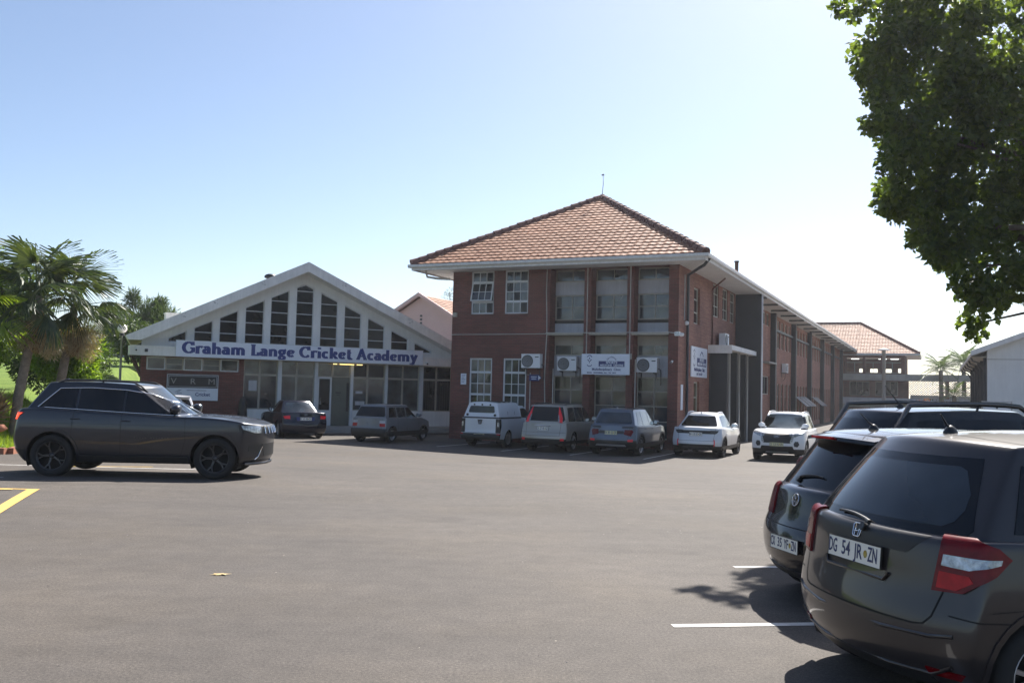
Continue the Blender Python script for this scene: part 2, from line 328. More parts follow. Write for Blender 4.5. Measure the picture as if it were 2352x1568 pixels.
def np_mesh(name, V, Fq, mat, smooth=False):
    """V (n,3); Fq (m,k) constant k"""
    me = bpy.data.meshes.new(name); n, m, k = len(V), len(Fq), Fq.shape[1]
    me.vertices.add(n); me.vertices.foreach_set('co', np.asarray(V, np.float32).ravel())
    me.loops.add(m * k); me.loops.foreach_set('vertex_index', np.asarray(Fq, np.int32).ravel())
    me.polygons.add(m); me.polygons.foreach_set('loop_start', np.arange(0, m * k, k, dtype=np.int32))
    me.polygons.foreach_set('loop_total', np.full(m, k, np.int32)); me.polygons.foreach_set('use_smooth', np.full(m, smooth))
    me.update(calc_edges=True); me.validate()
    if mat: me.materials.append(mat)
    return me
_dg = None
def text_mesh(txt, size=1.0, extrude=0.004, mat=None, align='CENTER', sx=1.0, offset=0.0, shear=0.0):
    cu = bpy.data.curves.new('txt', 'FONT'); cu.body = txt; cu.size = size; cu.extrude = extrude; cu.align_x = align; cu.align_y = 'CENTER'
    cu.resolution_u = 2; cu.offset = offset; cu.shear = shear
    o = bpy.data.objects.new('txt', cu); col.objects.link(o)
    dg = bpy.context.evaluated_depsgraph_get(); me = bpy.data.meshes.new_from_object(o.evaluated_get(dg))
    bpy.data.objects.remove(o); bpy.data.curves.remove(cu)
    if sx != 1.0: me.transform(Matrix.Diagonal((sx, 1, 1, 1)))
    me.materials.clear()
    if mat: me.materials.append(mat)
    return me

# ------------------------------------------------------------------ ground
def gz(x, y):
    t = min(1.0, max(0.0, (y - 13) / 18.0)); s = t * t * (3 - 2 * t)
    return -0.41 * s * (1 - 0.35 * min(1.2, max(0.0, -x / 10.0)))
def axis_steps(lo, hi, st, far):
    return [-far, -far * 0.4] + [lo + st * i for i in range(int((hi - lo) / st) + 1)] + [far * 0.4, far]
gx, gy = axis_steps(-60, 60, 2, 900), axis_steps(-14, 80, 1.5, 900)
gv = [(x, y, gz(x, y)) for y in gy for x in gx]; nx = len(gx)
gf = [(j * nx + i, j * nx + i + 1, (j + 1) * nx + i + 1, (j + 1) * nx + i) for j in range(len(gy) - 1) for i in range(nx - 1)]
me = bpy.data.meshes.new('asphalt_ground'); me.from_pydata(gv, [], gf); me.polygons.foreach_set('use_smooth', [True] * len(gf)); me.materials.append(M_ASPH)
tag(link('ground', me), kind='structure')

def strip(name, p, q, w, mat, lift=0.004, n=None, label=None):
    """painted line on the ground from p to q"""
    p, q = Vector(p), Vector(q); d = (q - p); L = d.length; d.normalize(); s = Vector((-d.y, d.x)) * (w / 2)
    n = n or max(1, int(L / 1.0)); b = MB(); pts = []
    for k in range(n + 1):
        c = p + d * (L * k / n); jt = 0.006
        for e in (s, -s):
            w_ = c + e * (1 + random.uniform(-jt, jt) * 4); pts.append((w_.x, w_.y, gz(w_.x, w_.y) + lift))
    for k in range(n):
        b.poly([pts[2 * k], pts[2 * k + 2], pts[2 * k + 3], pts[2 * k + 1]])
    return tag(b.build(name, mat), kind='structure')
U = Vector((math.sin(R(24.9)), math.cos(R(24.9)))); V = Vector((-math.cos(R(24.9)), math.sin(R(24.9))))
# bay lines of the right-hand row
for k, (x, y) in enumerate([(1.25, 6.94), (2.30, 9.36), (0.4, 4.5)]):
    strip('parking_line', (x, y), (x + 4.9, y + 0.72), 0.09, M_WLINE)
# bay lines in the shade of the brick building
for k in range(4):
    c = Vector((-2.65, 33.6)) + Vector((2.36, -1.10)) * k
    strip('parking_line', c, c + U * 4.4, 0.08, M_WLINE)
# lines behind the large dark estate
strip('parking_line', (-14.5, 18.9), (-6.5, 19.35), 0.10, M_WLINE)
strip('parking_line', (-16, 15.9), (-8.9, 16.25), 0.07, M_WLINE)
strip('parking_line', (-9.4, 19.0), (-7.6, 19.7), 0.10, M_YLINE, lift=0.009)
# yellow hatched box corner
strip('yellow_line', (-12.5, 14.47), (-7.35, 14.47), 0.09, M_YLINE)
strip('yellow_line', (-7.42, 14.42), (-5.6, 8.9), 0.17, M_YLINE, lift=0.008)
strip('yellow_line', (-7.7, 14.35), (-12.5, 12.6), 0.09, M_YLINE, lift=0.012)

# grass bank on the left, rising away
def bank_edge(y):           # x of the kerb
    return -12.3 - max(0, y - 22.6) * 0.27
def bank_z(x, y):
    d = min(bank_edge(y) - x, y - 22.6)
    if y > 39: d = bank_edge(y) - x
    s = min(1, max(0, d / 1.9)); s = s * s * (3 - 2 * s)
    return gz(x, y) + 0.12 + s * (0.98 + 0.052 * max(0, y - 24)) + 0.05 * math.sin(x * 1.3 + y * 0.7) * s
bv = []; ys = [22.6 + 0.6 * i for i in range(50)] + [54, 58, 62, 68, 76, 90, 120]; fr = [0, 0.3, 0.6, 1, 1.5, 2, 3, 4, 6, 8, 11, 15, 20, 28, 40, 70]
for y in ys:
    for d in fr: x = bank_edge(y) - d; bv.append((x, y, bank_z(x, y)))
nf = len(fr); bf = [(j * nf + i, j * nf + i + 1, (j + 1) * nf + i + 1, (j + 1) * nf + i) for j in range(len(ys) - 1) for i in range(nf - 1)]
me = bpy.data.meshes.new('grass_bank'); me.from_pydata(bv, [], bf); me.polygons.foreach_set('use_smooth', [True] * len(bf)); me.materials.append(M_GRASS)
tag(link('grass_bank', me), kind='structure')
kb = MB()
for k in range(60):
    x = -12.3 - 0.5 * k; kb.box(x - 0.49, x, 22.42, 22.6, -0.3, gz(x, 22.5) + 0.15)
for k in range(36):
    y = 22.6 + 0.5 * k; x = bank_edge(y); kb.hexa([(x, y, -0.6), (x + .14, y, -0.6), (x + .14 - .135, y + .49, -0.6), (x - .135, y + .49, -0.6), (x, y, gz(x, y) + .15), (x + .14, y, gz(x, y) + .15), (x + .14 - .135, y + .49, gz(x, y) + .15), (x - .135, y + .49, gz(x, y) + .15)])
tag(kb.build('kerb', M_TERRA), kind='structure')
# grass blades as one mass
def blades(name, n, fx, fy, h, mat, w=0.012):
    xs = fx(n); yv = fy(n); V_ = np.zeros((n, 3, 3)); ang = rng.uniform(0, 2 * np.pi, n); hh = h * rng.uniform(0.5, 1.3, n); ln = rng.normal(0, 0.35, (n, 2)) * hh[:, None]
    for i in range(n):
        z = bank_z(xs[i], yv[i]); c, s = math.cos(ang[i]) * w, math.sin(ang[i]) * w
        V_[i] = [(xs[i] - c, yv[i] - s, z - .02), (xs[i] + c, yv[i] + s, z - .02), (xs[i] + ln[i, 0], yv[i] + ln[i, 1], z + hh[i])]
    return tag(link(name, np_mesh(name, V_.reshape(-1, 3), np.arange(3 * n).reshape(-1, 3), mat)), kind='stuff')
yy = lambda n: rng.uniform(22.7, 30, n)
_y = rng.uniform(22.7, 30, 9000); _x = np.array([bank_edge(t) for t in _y]) - np.abs(rng.normal(0, 2.6, 9000)) - 0.05
tag(blades('grass', 9000, lambda n: _x, lambda n: _y, 0.16, M_BLADE), label='bright green grass on the bank beside the palms')

# ------------------------------------------------------------------ windows and walls
def wallquads(b, F, a0, a1, z0, z1, opens, rev=0.14):
    """outer skin in frame F(a, d, z) with rectangular openings and their reveals"""
    A = sorted(set([a0, a1] + [q for o in opens for q in o[:2]])); Z = sorted(set([z0, z1] + [q for o in opens for q in o[2:4]]))
    for i in range(len(A) - 1):
        for j in range(len(Z) - 1):
            ca, cz = (A[i] + A[i + 1]) / 2, (Z[j] + Z[j + 1]) / 2
            if any(o[0] < ca < o[1] and o[2] < cz < o[3] for o in opens): continue
            b.poly([F(A[i], 0, Z[j]), F(A[i + 1], 0, Z[j]), F(A[i + 1], 0, Z[j + 1]), F(A[i], 0, Z[j + 1])])
    for o in opens:
        r = o[4] if len(o) > 4 else rev
        p = [(o[0], o[2]), (o[1], o[2]), (o[1], o[3]), (o[0], o[3])]
        for k in range(4):
            s, e = p[k], p[(k + 1) % 4]
            b.poly([F(s[0], 0, s[1]), F(e[0], 0, e[1]), F(e[0], r, e[1]), F(s[0], r, s[1])])
def window(parent, F, a0, a1, z0, z1, d, cols, zs, fmat, gmats, fw=0.05, bar=0.022, th=0.06, name='window', heavy=(), tilt=0):
    """frame mesh with one pane object per light; zs = heights of the horizontal bars"""
    b = MB(); g = 0.0015
    b.box(a0, a0 + fw, d, d + th, z0, z1, F); b.box(a1 - fw, a1, d, d + th, z0, z1, F)
    b.box(a0 + fw + g, a1 - fw - g, d, d + th, z1 - fw, z1, F); b.box(a0 + fw + g, a1 - fw - g, d - .012, d + th, z0, z0 + fw, F)
    xs = [a0 + fw + (a1 - a0 - 2 * fw) * k / cols for k in range(cols + 1)]
    zz = [z0 + fw] + list(zs) + [z1 - fw]
    for z in zs:
        h = 0.045 if z in heavy else bar / 2; b.box(a0 + fw + g, a1 - fw - g, d + .004 - (0.012 if z in heavy else 0), d + th - .004, z - h, z + h, F)
    for x in xs[1:-1]:
        for j in range(len(zz) - 1): b.box(x - bar / 2, x + bar / 2, d + .008, d + th - .008, zz[j] + .002, zz[j + 1] - .002, F)
    w = b.build(name, fmat, parent)
    for i in range(cols):
        for j in range(len(zz) - 1):
            q = MB(); e = random.uniform(-.003, .003)
            q.hexa([(xs[i], d + .03 + e, zz[j]), (xs[i + 1], d + .03 - e, zz[j]), (xs[i + 1], d + .036 - e, zz[j]), (xs[i], d + .036 + e, zz[j]), (xs[i], d + .03 - e, zz[j + 1]), (xs[i + 1], d + .03 + e * .5, zz[j + 1]), (xs[i + 1], d + .036 + e * .5, zz[j + 1]), (xs[i], d + .036 - e, zz[j + 1])], F)
            gm = gmats[(i + j) % len(gmats)] if isinstance(gmats, (list, tuple)) else gmats
            q.build('pane', gm, w)
    return w

# ------------------------------------------------------------------ tiled roofs
def tmat(name, per):
    m, t, b = nm(name); N, Lk = t.nodes.new, t.links.new; setp(b, rough=0.65, spec=0.25)
    src = N('ShaderNodeNewGeometry').outputs['Random Per Island'] if per == 'island' else N('ShaderNodeObjectInfo').outputs['Random']
    cr = N('ShaderNodeValToRGB'); cr.color_ramp.elements[0].color = (0.33, 0.155, 0.092, 1); cr.color_ramp.elements[1].color = (0.41, 0.215, 0.135, 1); e = cr.color_ramp.elements.new(0.5); e.color = (0.37, 0.185, 0.112, 1)
    Lk(src, cr.inputs[0]); tc = N('ShaderNodeTexCoord'); n = N('ShaderNodeTexNoise'); n.inputs['Scale'].default_value = 1.1; n.inputs['Detail'].default_value = 6; Lk(tc.outputs['Object'], n.inputs['Vector'])
    mr = N('ShaderNodeMapRange'); mr.inputs['From Min'].default_value = .3; mr.inputs['From Max'].default_value = .7; mr.inputs['To Min'].default_value = .74; mr.inputs['To Max'].default_value = 1.08; Lk(n.outputs['Fac'], mr.inputs['Value'])
    mx = N('ShaderNodeVectorMath'); mx.operation = 'SCALE'; Lk(cr.outputs[0], mx.inputs[0]); Lk(mr.outputs[0], mx.inputs['Scale']); Lk(mx.outputs[0], b.inputs['Base Color'])
    return m
M_TI, M_TO = tmat('roof_tile_clay', 'island'), tmat('roof_tile_clay_single', 'object')
TW, TL = 0.30, 0.33
_px = [0, .05, .10, .15, .21, .30]; _pz = [.008, .020, .026, .020, .008, .005]
TV = [(x, 0, z + .040) for x, z in zip(_px, _pz)] + [(x, .40, z) for x, z in zip(_px, _pz)] + [(x, .012, z - .004) for x, z in zip(_px, _pz)] + [(x, 0, z + .040) for x, z in zip(_px, _pz)]
TF = [(i, i + 1, 7 + i, 6 + i) for i in range(5)] + [(12 + i, 13 + i, 19 + i, 18 + i) for i in range(5)]
tile_me = bpy.data.meshes.new('roof_tile'); tile_me.from_pydata(TV, [], TF); tile_me.polygons.foreach_set('use_smooth', [True] * 5 + [False] * 5); tile_me.materials.append(M_TO)
def tile_plane(parent, O, e, g, Lw, rows, inset0, inset1, singles=0, name='roof_tile_field', far=False):
    """tiles on a roof plane. O eave corner, e along the eave, g up the slope (unit), inset per row"""
    O, e, g = Vector(O), Vector(e).normalized(), Vector(g).normalized(); n = e.cross(g)
    A = []; cnt = 0
    for k in range(rows):
        s0, s1 = inset0 * k * TL, Lw - inset1 * k * TL
        i0 = math.ceil(s0 / TW + (.1 if inset0 else -.35)); i1 = math.floor(s1 / TW - (.1 if inset1 else -.35))
        for i in range(i0, i1):
            p = O + e * (i * TW + random.uniform(-.006, .006)) + g * (k * TL + random.uniform(-.008, .008)) + n * random.uniform(0, .008)
            if cnt < singles:
                M = Matrix((( e.x, g.x, n.x, p.x), (e.y, g.y, n.y, p.y), (e.z, g.z, n.z, p.z), (0, 0, 0, 1)))
                o = bpy.data.objects.new('roof_tile', tile_me); col.objects.link(o); o.parent = parent; o.matrix_basis = M; cnt += 1
            else: A.append((p.x, p.y, p.z))
    A = np.array(A); T = np.array(TV); B = np.outer(T[:, 0], np.array(e)) + np.outer(T[:, 1], np.array(g)) + np.outer(T[:, 2], np.array(n))
    Vv = (A[:, None, :] + B[None, :, :]).reshape(-1, 3); F = (np.arange(len(A))[:, None, None] * len(TV) + np.array(TF)[None]).reshape(-1, 4)
    o = link(name, np_mesh(name, Vv, F, M_TI, True), parent); tag(o, kind='stuff'); return o
def ridge_caps(parent, p, q, n, r=0.13, single=True, name='ridge_tile'):
    p, q = Vector(p), Vector(q); d = (q - p) / n; me = None; D = d.normalized(); side = D.cross(Vector((0, 0, 1))).normalized(); up = side.cross(D)
    b = MB(); L = d.length * 1.12; m = 8
    for (u0, u1, r0, r1) in ((0, L, r * 1.12, r * 0.9),):
        c0 = [(side * math.cos(-.75 + (math.pi + 1.5) * k / m) + up * math.sin(-.75 + (math.pi + 1.5) * k / m)) for k in range(m + 1)]
        for k in range(m): b.poly([c0[k] * r0, c0[k + 1] * r0, D * u1 + c0[k + 1] * r1, D * u1 + c0[k] * r1], True)
        b.poly([c * r0 for c in c0]); b.poly([c * (r0 * .8) - D * .0 for c in c0])
    if single:
        me = b.mesh(name, M_RIDGE)
        for k in range(n): link(name, me, parent, p + d * k + up * (-.02 + random.uniform(0, .02)))
    else:
        bb = MB()
        for k in range(n):
            o_ = p + d * k; i = len(bb.v); bb.v += [tuple(Vector(v) + o_) for v in b.v]; bb.f += [tuple(i + t for t in f) for f in b.f]; bb.sm += b.sm
        tag(bb.build(name, M_RIDGE, parent), kind='stuff')

# ------------------------------------------------------------------ two-storey brick building
I3 = lambda a, d, z: (a, d, z)
SF = lambda a, d, z: (-d, a, z)          # right side wall
MAIN = empty('brick_building', (6.452, 35.5, -0.41), R(-24.9), 'long two storey red brick building with hipped clay tile roof', 'building')
WH = 7.22
piers_y = [21.9, 30.6, 39.3, 48.0, 56.7, 65.4]
front_open = [(-9.10, -8.02, 5.38, WH - .001), (-7.50, -6.42, 5.38, WH - .001), (-9.10, -8.02, 0.9, 3.50), (-7.50, -6.42, 0.9, 3.50),
              (-5.42, -3.92, 0.0, WH - .001, .72), (-3.62, -2.10, 0.0, WH - .001, .72), (-1.82, -0.40, 0.0, WH - .001, .72)]
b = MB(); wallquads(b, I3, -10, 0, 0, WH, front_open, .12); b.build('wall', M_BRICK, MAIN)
slots = []
for k in range(5):
    y0, y1 = piers_y[k], piers_y[k + 1]
    for j in range(5):
        c = y0 + (j + .75) * (y1 - y0) / 5.5 + .25; slots.append((c - .48, c + .48))
side_open = [(2.45, 3.5, 5.1, 6.64), (6.0, 7.2, 5.7, 7.2), (8.0, 9.2, 5.7, 7.2), (9.7, 10.8, 5.7, 7.2), (2.6, 3.6, 0.8, 2.71),
             (18.9, 19.9, 6.35, 7.1), (20.2, 21.2, 6.35, 7.1), (19.0, 21.3, 2.3, 3.37)] + [(a, c, 5.22, 7.0) for a, c in slots] + [(a, c, 0.35, 3.0) for a, c in slots]
b = MB(); wallquads(b, SF, 0, 70, 0, WH, side_open, .16); b.build('side_wall', M_BRICK_LIT, MAIN)
b = MB(); b.poly([(-10, 0, 0), (-10, 0, WH), (-10, 70, WH), (-10, 70, 0)]); b.poly([(-10, 70, 0), (0, 70, 0), (0, 70, WH), (-10, 70, WH)]); b.build('rear_wall', M_BRICK_LIT, MAIN)
# sash windows left of the bays
for (a0, a1) in ((-9.10, -8.02), (-7.50, -6.42)):
    window(MAIN, I3, a0, a1, 5.38, WH - .003, .05, 3, [5.90, 6.32, 6.74], M_FRAME, [M_GLASS, M_GLASS, M_GLASSD], .06, .03, heavy=(5.90, 6.74))
    window(MAIN, I3, a0, a1, 0.9, 3.50, .05, 3, [1.45, 1.96, 2.42, 2.90], M_FRAME, [M_GLASSC, M_GLASS], .07, .03, heavy=(1.96, 2.90))
    s = MB(); s.box(a0 - .05, a1 + .05, -.06, .05, 5.33, 5.377); s.build('window_sill', M_RIDGE, MAIN)
# open top-hung sash of the upper left window
ts = MB(); ts.hexa([(-9.02, -.16, 5.95), (-8.06, -.16, 5.95), (-8.06, -.12, 5.95), (-9.02, -.12, 5.95), (-9.02, .02, 6.70), (-8.06, .02, 6.70), (-8.06, .045, 6.70), (-9.02, .045, 6.70)])
fr_ = MB()
def slant(z): return -.16 + (z - 5.95) / .75 * .18
for (xa, xb, za, zb_) in ((-9.06, -9.0, 5.93, 6.72), (-8.10, -8.04, 5.93, 6.72), (-8.999, -8.101, 5.93, 5.98), (-8.999, -8.101, 6.67, 6.72), (-8.70, -8.67, 5.981, 6.669), (-8.40, -8.37, 5.981, 6.669), (-8.999, -8.101, 6.31, 6.335)):
    fr_.hexa([(xa, slant(za) - .02, za), (xb, slant(za) - .02, za), (xb, slant(za) + .0, za), (xa, slant(za), za), (xa, slant(zb_) - .02, zb_), (xb, slant(zb_) - .02, zb_), (xb, slant(zb_), zb_), (xa, slant(zb_), zb_)])
sash = fr_.build('open_sash', M_FRAME, MAIN); ts = MB(); ts.poly([(-9.02, slant(5.95) - .008, 5.95), (-8.08, slant(5.95) - .008, 5.95), (-8.08, slant(6.7) - .008, 6.7), (-9.02, slant(6.7) - .008, 6.7)]); ts.build('pane', M_GLASS, sash)
# three recessed bays
RD = .62
for bi, (a0, a1) in enumerate(((-5.42, -3.92), (-3.62, -2.10), (-1.82, -0.40))):
    window(MAIN, I3, a0, a1, 6.72, WH - .004, RD, 2, [], M_FRAMEC, [M_GLASSC, M_GLASS], .045)
    p = MB(); p.box(a0, a1, RD - .03, RD + .06, 6.18, 6.715); p.build('spandrel_panel', M_PANEL, MAIN)
    window(MAIN, I3, a0, a1, 5.12, 6.175, RD, 2, [5.66], M_FRAMEC, [M_GLASS, M_GLASSC], .05, .035)
    p = MB(); p.box(a0, a1, RD - .05, RD + .06, 5.0, 5.115); p.build('window_sill', M_BLACKM, MAIN)
    p = MB(); p.box(a0, a1, RD - .03, RD + .06, 4.54, 4.995); p.build('spandrel_panel', M_PANEL, MAIN)
    p = MB(); p.box(a0, a1, RD - .02, RD + .06, 4.12, 4.46); p.build('spandrel_panel', M_FRAMEC, MAIN)
    window(MAIN, I3, a0, a1, 3.66, 4.115, RD, 2, [], M_FRAMEC, [M_GLASSC, M_GLASS], .045)
    p = MB(); p.box(a0, a1, RD - .03, RD + .06, 2.83, 3.655); p.build('spandrel_panel', M_PANEL, MAIN)
    window(MAIN, I3, a0, a1, 0.35, 2.825, RD, 2, [1.05, 1.65, 2.24], M_FRAMEC, [M_GLASSG, M_GLASSC, M_GLASS], .05, .04)
    p = MB(); p.box(a0, a1, RD - .04, RD + .06, 0, .345); p.build('spandrel_panel', M_BRICK, MAIN)
    p = MB(); p.box(a0 - .03, a1 + .03, -.16, RD, 4.465, 4.535); p.build('hood', M_FRAMEC, MAIN)
# side windows
window(MAIN, SF, 2.45, 3.5, 5.1, 6.64, .10, 1, [5.6, 6.15], M_FRAMEC, M_GLASS, .07, .05)
for (a0, a1) in ((6.0, 7.2), (8.0, 9.2), (9.7, 10.8)):
    window(MAIN, SF, a0, a1, 5.7, 7.2, .05, 2, [6.2, 6.75], M_FRAMEC, [M_GLASS, M_GLASSC], .06, .04)
window(MAIN, SF, 2.6, 3.6, 0.8, 2.71, .10, 1, [1.45, 2.05], M_FRAMEC, M_GLASSG, .07, .05)
for (a0, a1) in ((18.9, 19.9), (20.2, 21.2)):
    window(MAIN, SF, a0, a1, 6.35, 7.1, .05, 1, [], M_FRAMEC, M_GLASSC, .05)
window(MAIN, SF, 19.0, 21.3, 2.3, 3.37, .06, 2, [], M_FRAMEC, M_GLASS, .05)
for n_, (a0, a1) in enumerate(slots):
    window(MAIN, SF, a0, a1, 5.22, 7.0, .08, 1, [6.1], M_FRAMEC, [M_GLASSD, M_GLASS], .06, .05)
    window(MAIN, SF, a0, a1, 0.35, 3.0, .08, 1, [2.2], M_FRAMEC, [M_GLASSD, M_GLASS], .06, .05)
for y in piers_y:
    p = MB(); p.box(.003, .32, y - .19, y + .19, 0, WH - .01); p.build('pier', M_DARKPAN, MAIN)
for k in range(5):
    p = MB(); p.box(.003, .14, piers_y[k] + .20, piers_y[k + 1] - .20, 6.22, 6.36); p.build('louvre_rail', M_DARKPAN, MAIN)
for k, y0 in enumerate((32.0, 34.2, 36.2, 41.5, 43.5)):
    p = MB()
    for j in range(3): p.hexa([(.03, y0 + j * .62, 2.25), (.03, y0 + j * .62 + .52, 2.25), (.06, y0 + j * .62 + .52, 2.25), (.06, y0 + j * .62, 2.25), (.85, y0 + j * .62, 1.55), (.85, y0 + j * .62 + .52, 1.55), (.88, y0 + j * .62 + .52, 1.57), (.88, y0 + j * .62, 1.57)])
    p.build('awning_sash', M_PIPE, MAIN)
p = MB(); p.box(.003, .42, 18.7, 21.6, 4.10, 4.2); p.build('ledge', M_CONC, MAIN)
# entrance: charcoal fins, posts, flat canopy and the tall portal fin
p = MB(); p.box(.003, .04, 5.4, 11.0, 0, 4.1); p.build('entrance_cladding', M_DARKPAN, MAIN)
for y in (5.45, 7.6, 9.6):
    p = MB(); p.box(.045, .78, y, y + .16, 0, 4.14); p.build('entrance_fin', M_DARKPAN, MAIN)
    p = MB(); p.tube([(.86, y + .08, 0), (.86, y + .08, 4.14)], .05, 10); p.build('post', M_CONC, MAIN)
p = MB(); p.box(.003, 1.05, 5.1, 11.05, 4.15, 4.36); p.box(.003, 1.05, 5.1, 5.14, 4.0, 4.148)
p.build('canopy', M_BEAM, MAIN)
p = MB(); p.box(.003, 1.26, 11.08, 11.36, 0, WH - .01); p.build('portal_fin', M_DARKPAN, MAIN)
p = MB(); p.box(1.263, 1.30, 11.06, 11.38, 0, WH - .01); p.build('portal_edge', M_PANEL, MAIN)
# roof
EZ, SL = 7.40, 0.592; cs, sn = math.cos(math.atan(SL)), math.sin(math.atan(SL))
rb = MB(); AP = 6.3 * SL + EZ
rb.poly([(-11.3, -1.3, EZ), (1.3, -1.3, EZ), (-5, 5, AP)]); rb.poly([(1.3, -1.3, EZ), (1.3, 70, EZ), (-5, 70, AP), (-5, 5, AP)]); rb.poly([(-11.3, -1.3, EZ), (-5, 5, AP), (-5, 70, AP), (-11.3, 70, EZ)])
ROOF = rb.build('roof', M_ROOFBASE, MAIN)
tile_plane(ROOF, (-11.33, -1.36, EZ + .01), (1, 0, 0), (0, cs, sn), 12.66, 22, cs, cs, 300)
tile_plane(ROOF, (1.36, -1.33, EZ + .01), (0, 1, 0), (-cs, 0, sn), 71.4, 22, cs, 0)
tile_plane(ROOF, (-11.36, 70, EZ + .01), (0, -1, 0), (cs, 0, sn), 71.4, 22, 0, cs)
ridge_caps(ROOF, (1.34, -1.34, EZ + .06), (-5, 5, AP + .05), 24, .17); ridge_caps(ROOF, (-11.34, -1.34, EZ + .06), (-5, 5, AP + .05), 24, .17)
ridge_caps(ROOF, (-5, 5.0, AP + .06), (-5, 70, AP + .06), 160, .16, single=False, name='ridge_tile_line')
for (x0, x1, y0, y1, nm_) in ((-11.3, 1.3, -1.3, 0, 'soffit'), (0, 1.3, 0, 70, 'soffit'), (-11.3, -10, 0, 70, 'soffit')):
    p = MB(); p.box(x0, x1, y0, y1 - .001, WH, WH + .05); p.build(nm_, M_EAVE, MAIN)
for (x0, x1, y0, y1) in ((-11.33, 1.33, -1.33, -1.302), (1.302, 1.33, -1.30, 70), (-11.33, -11.302, -1.30, 70)):
    p = MB(); p.box(x0, x1, y0, y1, WH - .05, EZ + .02); p.build('fascia', M_EAVE, MAIN)
def gutter(p, q, out):
    b = MB(); p, q, o = Vector(p), Vector(q), Vector(out); prof = [(0, 0), (0, -.10), (.03, -.13), (.09, -.13), (.12, -.10), (.12, .0), (.105, 0), (.105, -.09), (.015, -.09), (.015, 0)]
    for k in range(len(prof) - 1):
        a, c = prof[k], prof[k + 1]
        b.poly([p + o * a[0] + Vector((0, 0, a[1])), q + o * a[0] + Vector((0, 0, a[1])), q + o * c[0] + Vector((0, 0, c[1])), p + o * c[0] + Vector((0, 0, c[1]))])
    return b
for (p, q, o) in (((-11.45, -1.335, EZ + .01), (1.45, -1.335, EZ + .01), (0, -1, 0)), ((1.335, -1.45, EZ + .01), (1.335, 70, EZ + .01), (1, 0, 0)), ((-11.335, -1.45, EZ + .01), (-11.335, 70, EZ + .01), (-1, 0, 0))):
    gutter(p, q, o).build('gutter', M_EAVE, MAIN)
# soffit joint battens and brackets below the long eave
for k in range(16):
    y = 12.5 + k * 3.6; p = MB(); p.box(.34, 1.29, y, y + .06, WH - .10, WH - .002); p.build('soffit_bracket', M_DARKPAN, MAIN)
# pipes
p = MB(); p.tube([(.09, 1.1, 0), (.09, 1.1, 6.75), (.12, .95, 6.92), (.9, -.5, 6.98), (1.15, -.75, 7.05), (1.38, -.85, 7.3)], .06, 10); p.build('downpipe', M_PIPE, MAIN)
p = MB(); p.tube([(-10.06, -.2, 6.9), (-10.5, -.5, 6.9), (-10.85, -.8, 6.95), (-10.9, -.85, 7.2)], .05, 8); p.build('downpipe', M_WPIPE, MAIN)
p = MB(); p.tube([(.05, 5.7, 4.4), (.05, 5.7, 6.6), (.08, 5.5, 6.85), (.3, 5.2, 6.95), (.9, 4.2, 7.15)], .035, 8); p.build('downpipe', M_RIDGE, MAIN)
for k, (s, z0, z1) in enumerate(((5.55, 0, 7.2), (3.77, 3.7, 7.2), (1.95, 3.7, 7.2), (5.2, 0, 3.1), (1.7, 0, 3.5), (6.22, 0, 2.9))):
    p = MB(); w = lambda z: -s + .03 * math.sin(z * 1.7 + k) * (k == 0); p.tube([(w(z0 + (z1 - z0) * j / 8), -.035, z0 + (z1 - z0) * j / 8) for j in range(9)], .02, 6); p.build('conduit', M_WPIPE, MAIN)
p = MB(); p.tube([(-10, -.06, 4.50), (-7.5, -.05, 4.51), (-5.6, -.05, 4.52), (-5.45, -.19, 4.55), (-3, -.19, 4.55), (-.4, -.19, 4.56), (0.0, -.06, 4.52)], .018, 6); p.build('conduit', M_WPIPE, MAIN)
p = MB(); p.tube([(.04, .75, 5.1), (.04, .75, 6.9)], .02, 6); p.build('conduit', M_WPIPE, MAIN)
p = MB(); p.box(-9.93, -9.75, -.1, -.003, 5.27, 5.45); p.build('junction_box', M_FRAMEC, MAIN)
p = MB(); p.box(-1.99, -1.86, -.08, -.003, 3.50, 3.72); p.build('junction_box', M_FRAMEC, MAIN)
p = MB(); p.lathe([(0, .0), (.07, .01), (.09, .06), (.06, .14), (0, .16)], 12, lambda a, b, c: (c + .003, 1.0 + a, 5.0 + b)); p.build('wall_lamp', M_WHITE, MAIN)
p = MB(); p.tube([(-5, 5.0, AP), (-5, 5.0, AP + .2), (-4.96, 5.0, AP + .7), (-4.98, 5.02, AP + 1.2)], .02, 6, .010); p.box(-5.04, -4.93, 4.97, 5.03, AP + 1.1, AP + 1.15)
tag(p.build('roof_antenna', M_PIPE), 'thin mast antenna on the apex of the brick building roof', 'antenna'); MAST = bpy.data.objects['roof_antenna']; MAST.matrix_world = MAIN.matrix_basis.copy()
def on_main(o, x, y, z, rz=0):
    """set a world transform given in the brick building's frame (for things fixed to it but of their own)"""
    M = Matrix.Translation((6.452, 35.5, -0.41)) @ Matrix.Rotation(R(-24.9), 4, 'Z') @ Matrix.Translation((x, y, z)) @ Matrix.Rotation(rz, 4, 'Z')
    o.matrix_basis = M; return o
MAST.matrix_basis = Matrix.Translation((6.452, 35.5, -0.41)) @ Matrix.Rotation(R(-24.9), 4, 'Z')
vp = MB(); vp.tube([(0, 0, 0), (0, 0, .95)], .09, 10); vp.tube([(0, 0, .95), (0, 0, 1.02)], .12, 10)
on_main(tag(vp.build('roof_vent_pipe', M_PIPE), 'dark vent pipe standing on the long wing roof', 'vent pipe'), .2, 10.2, 7.75)

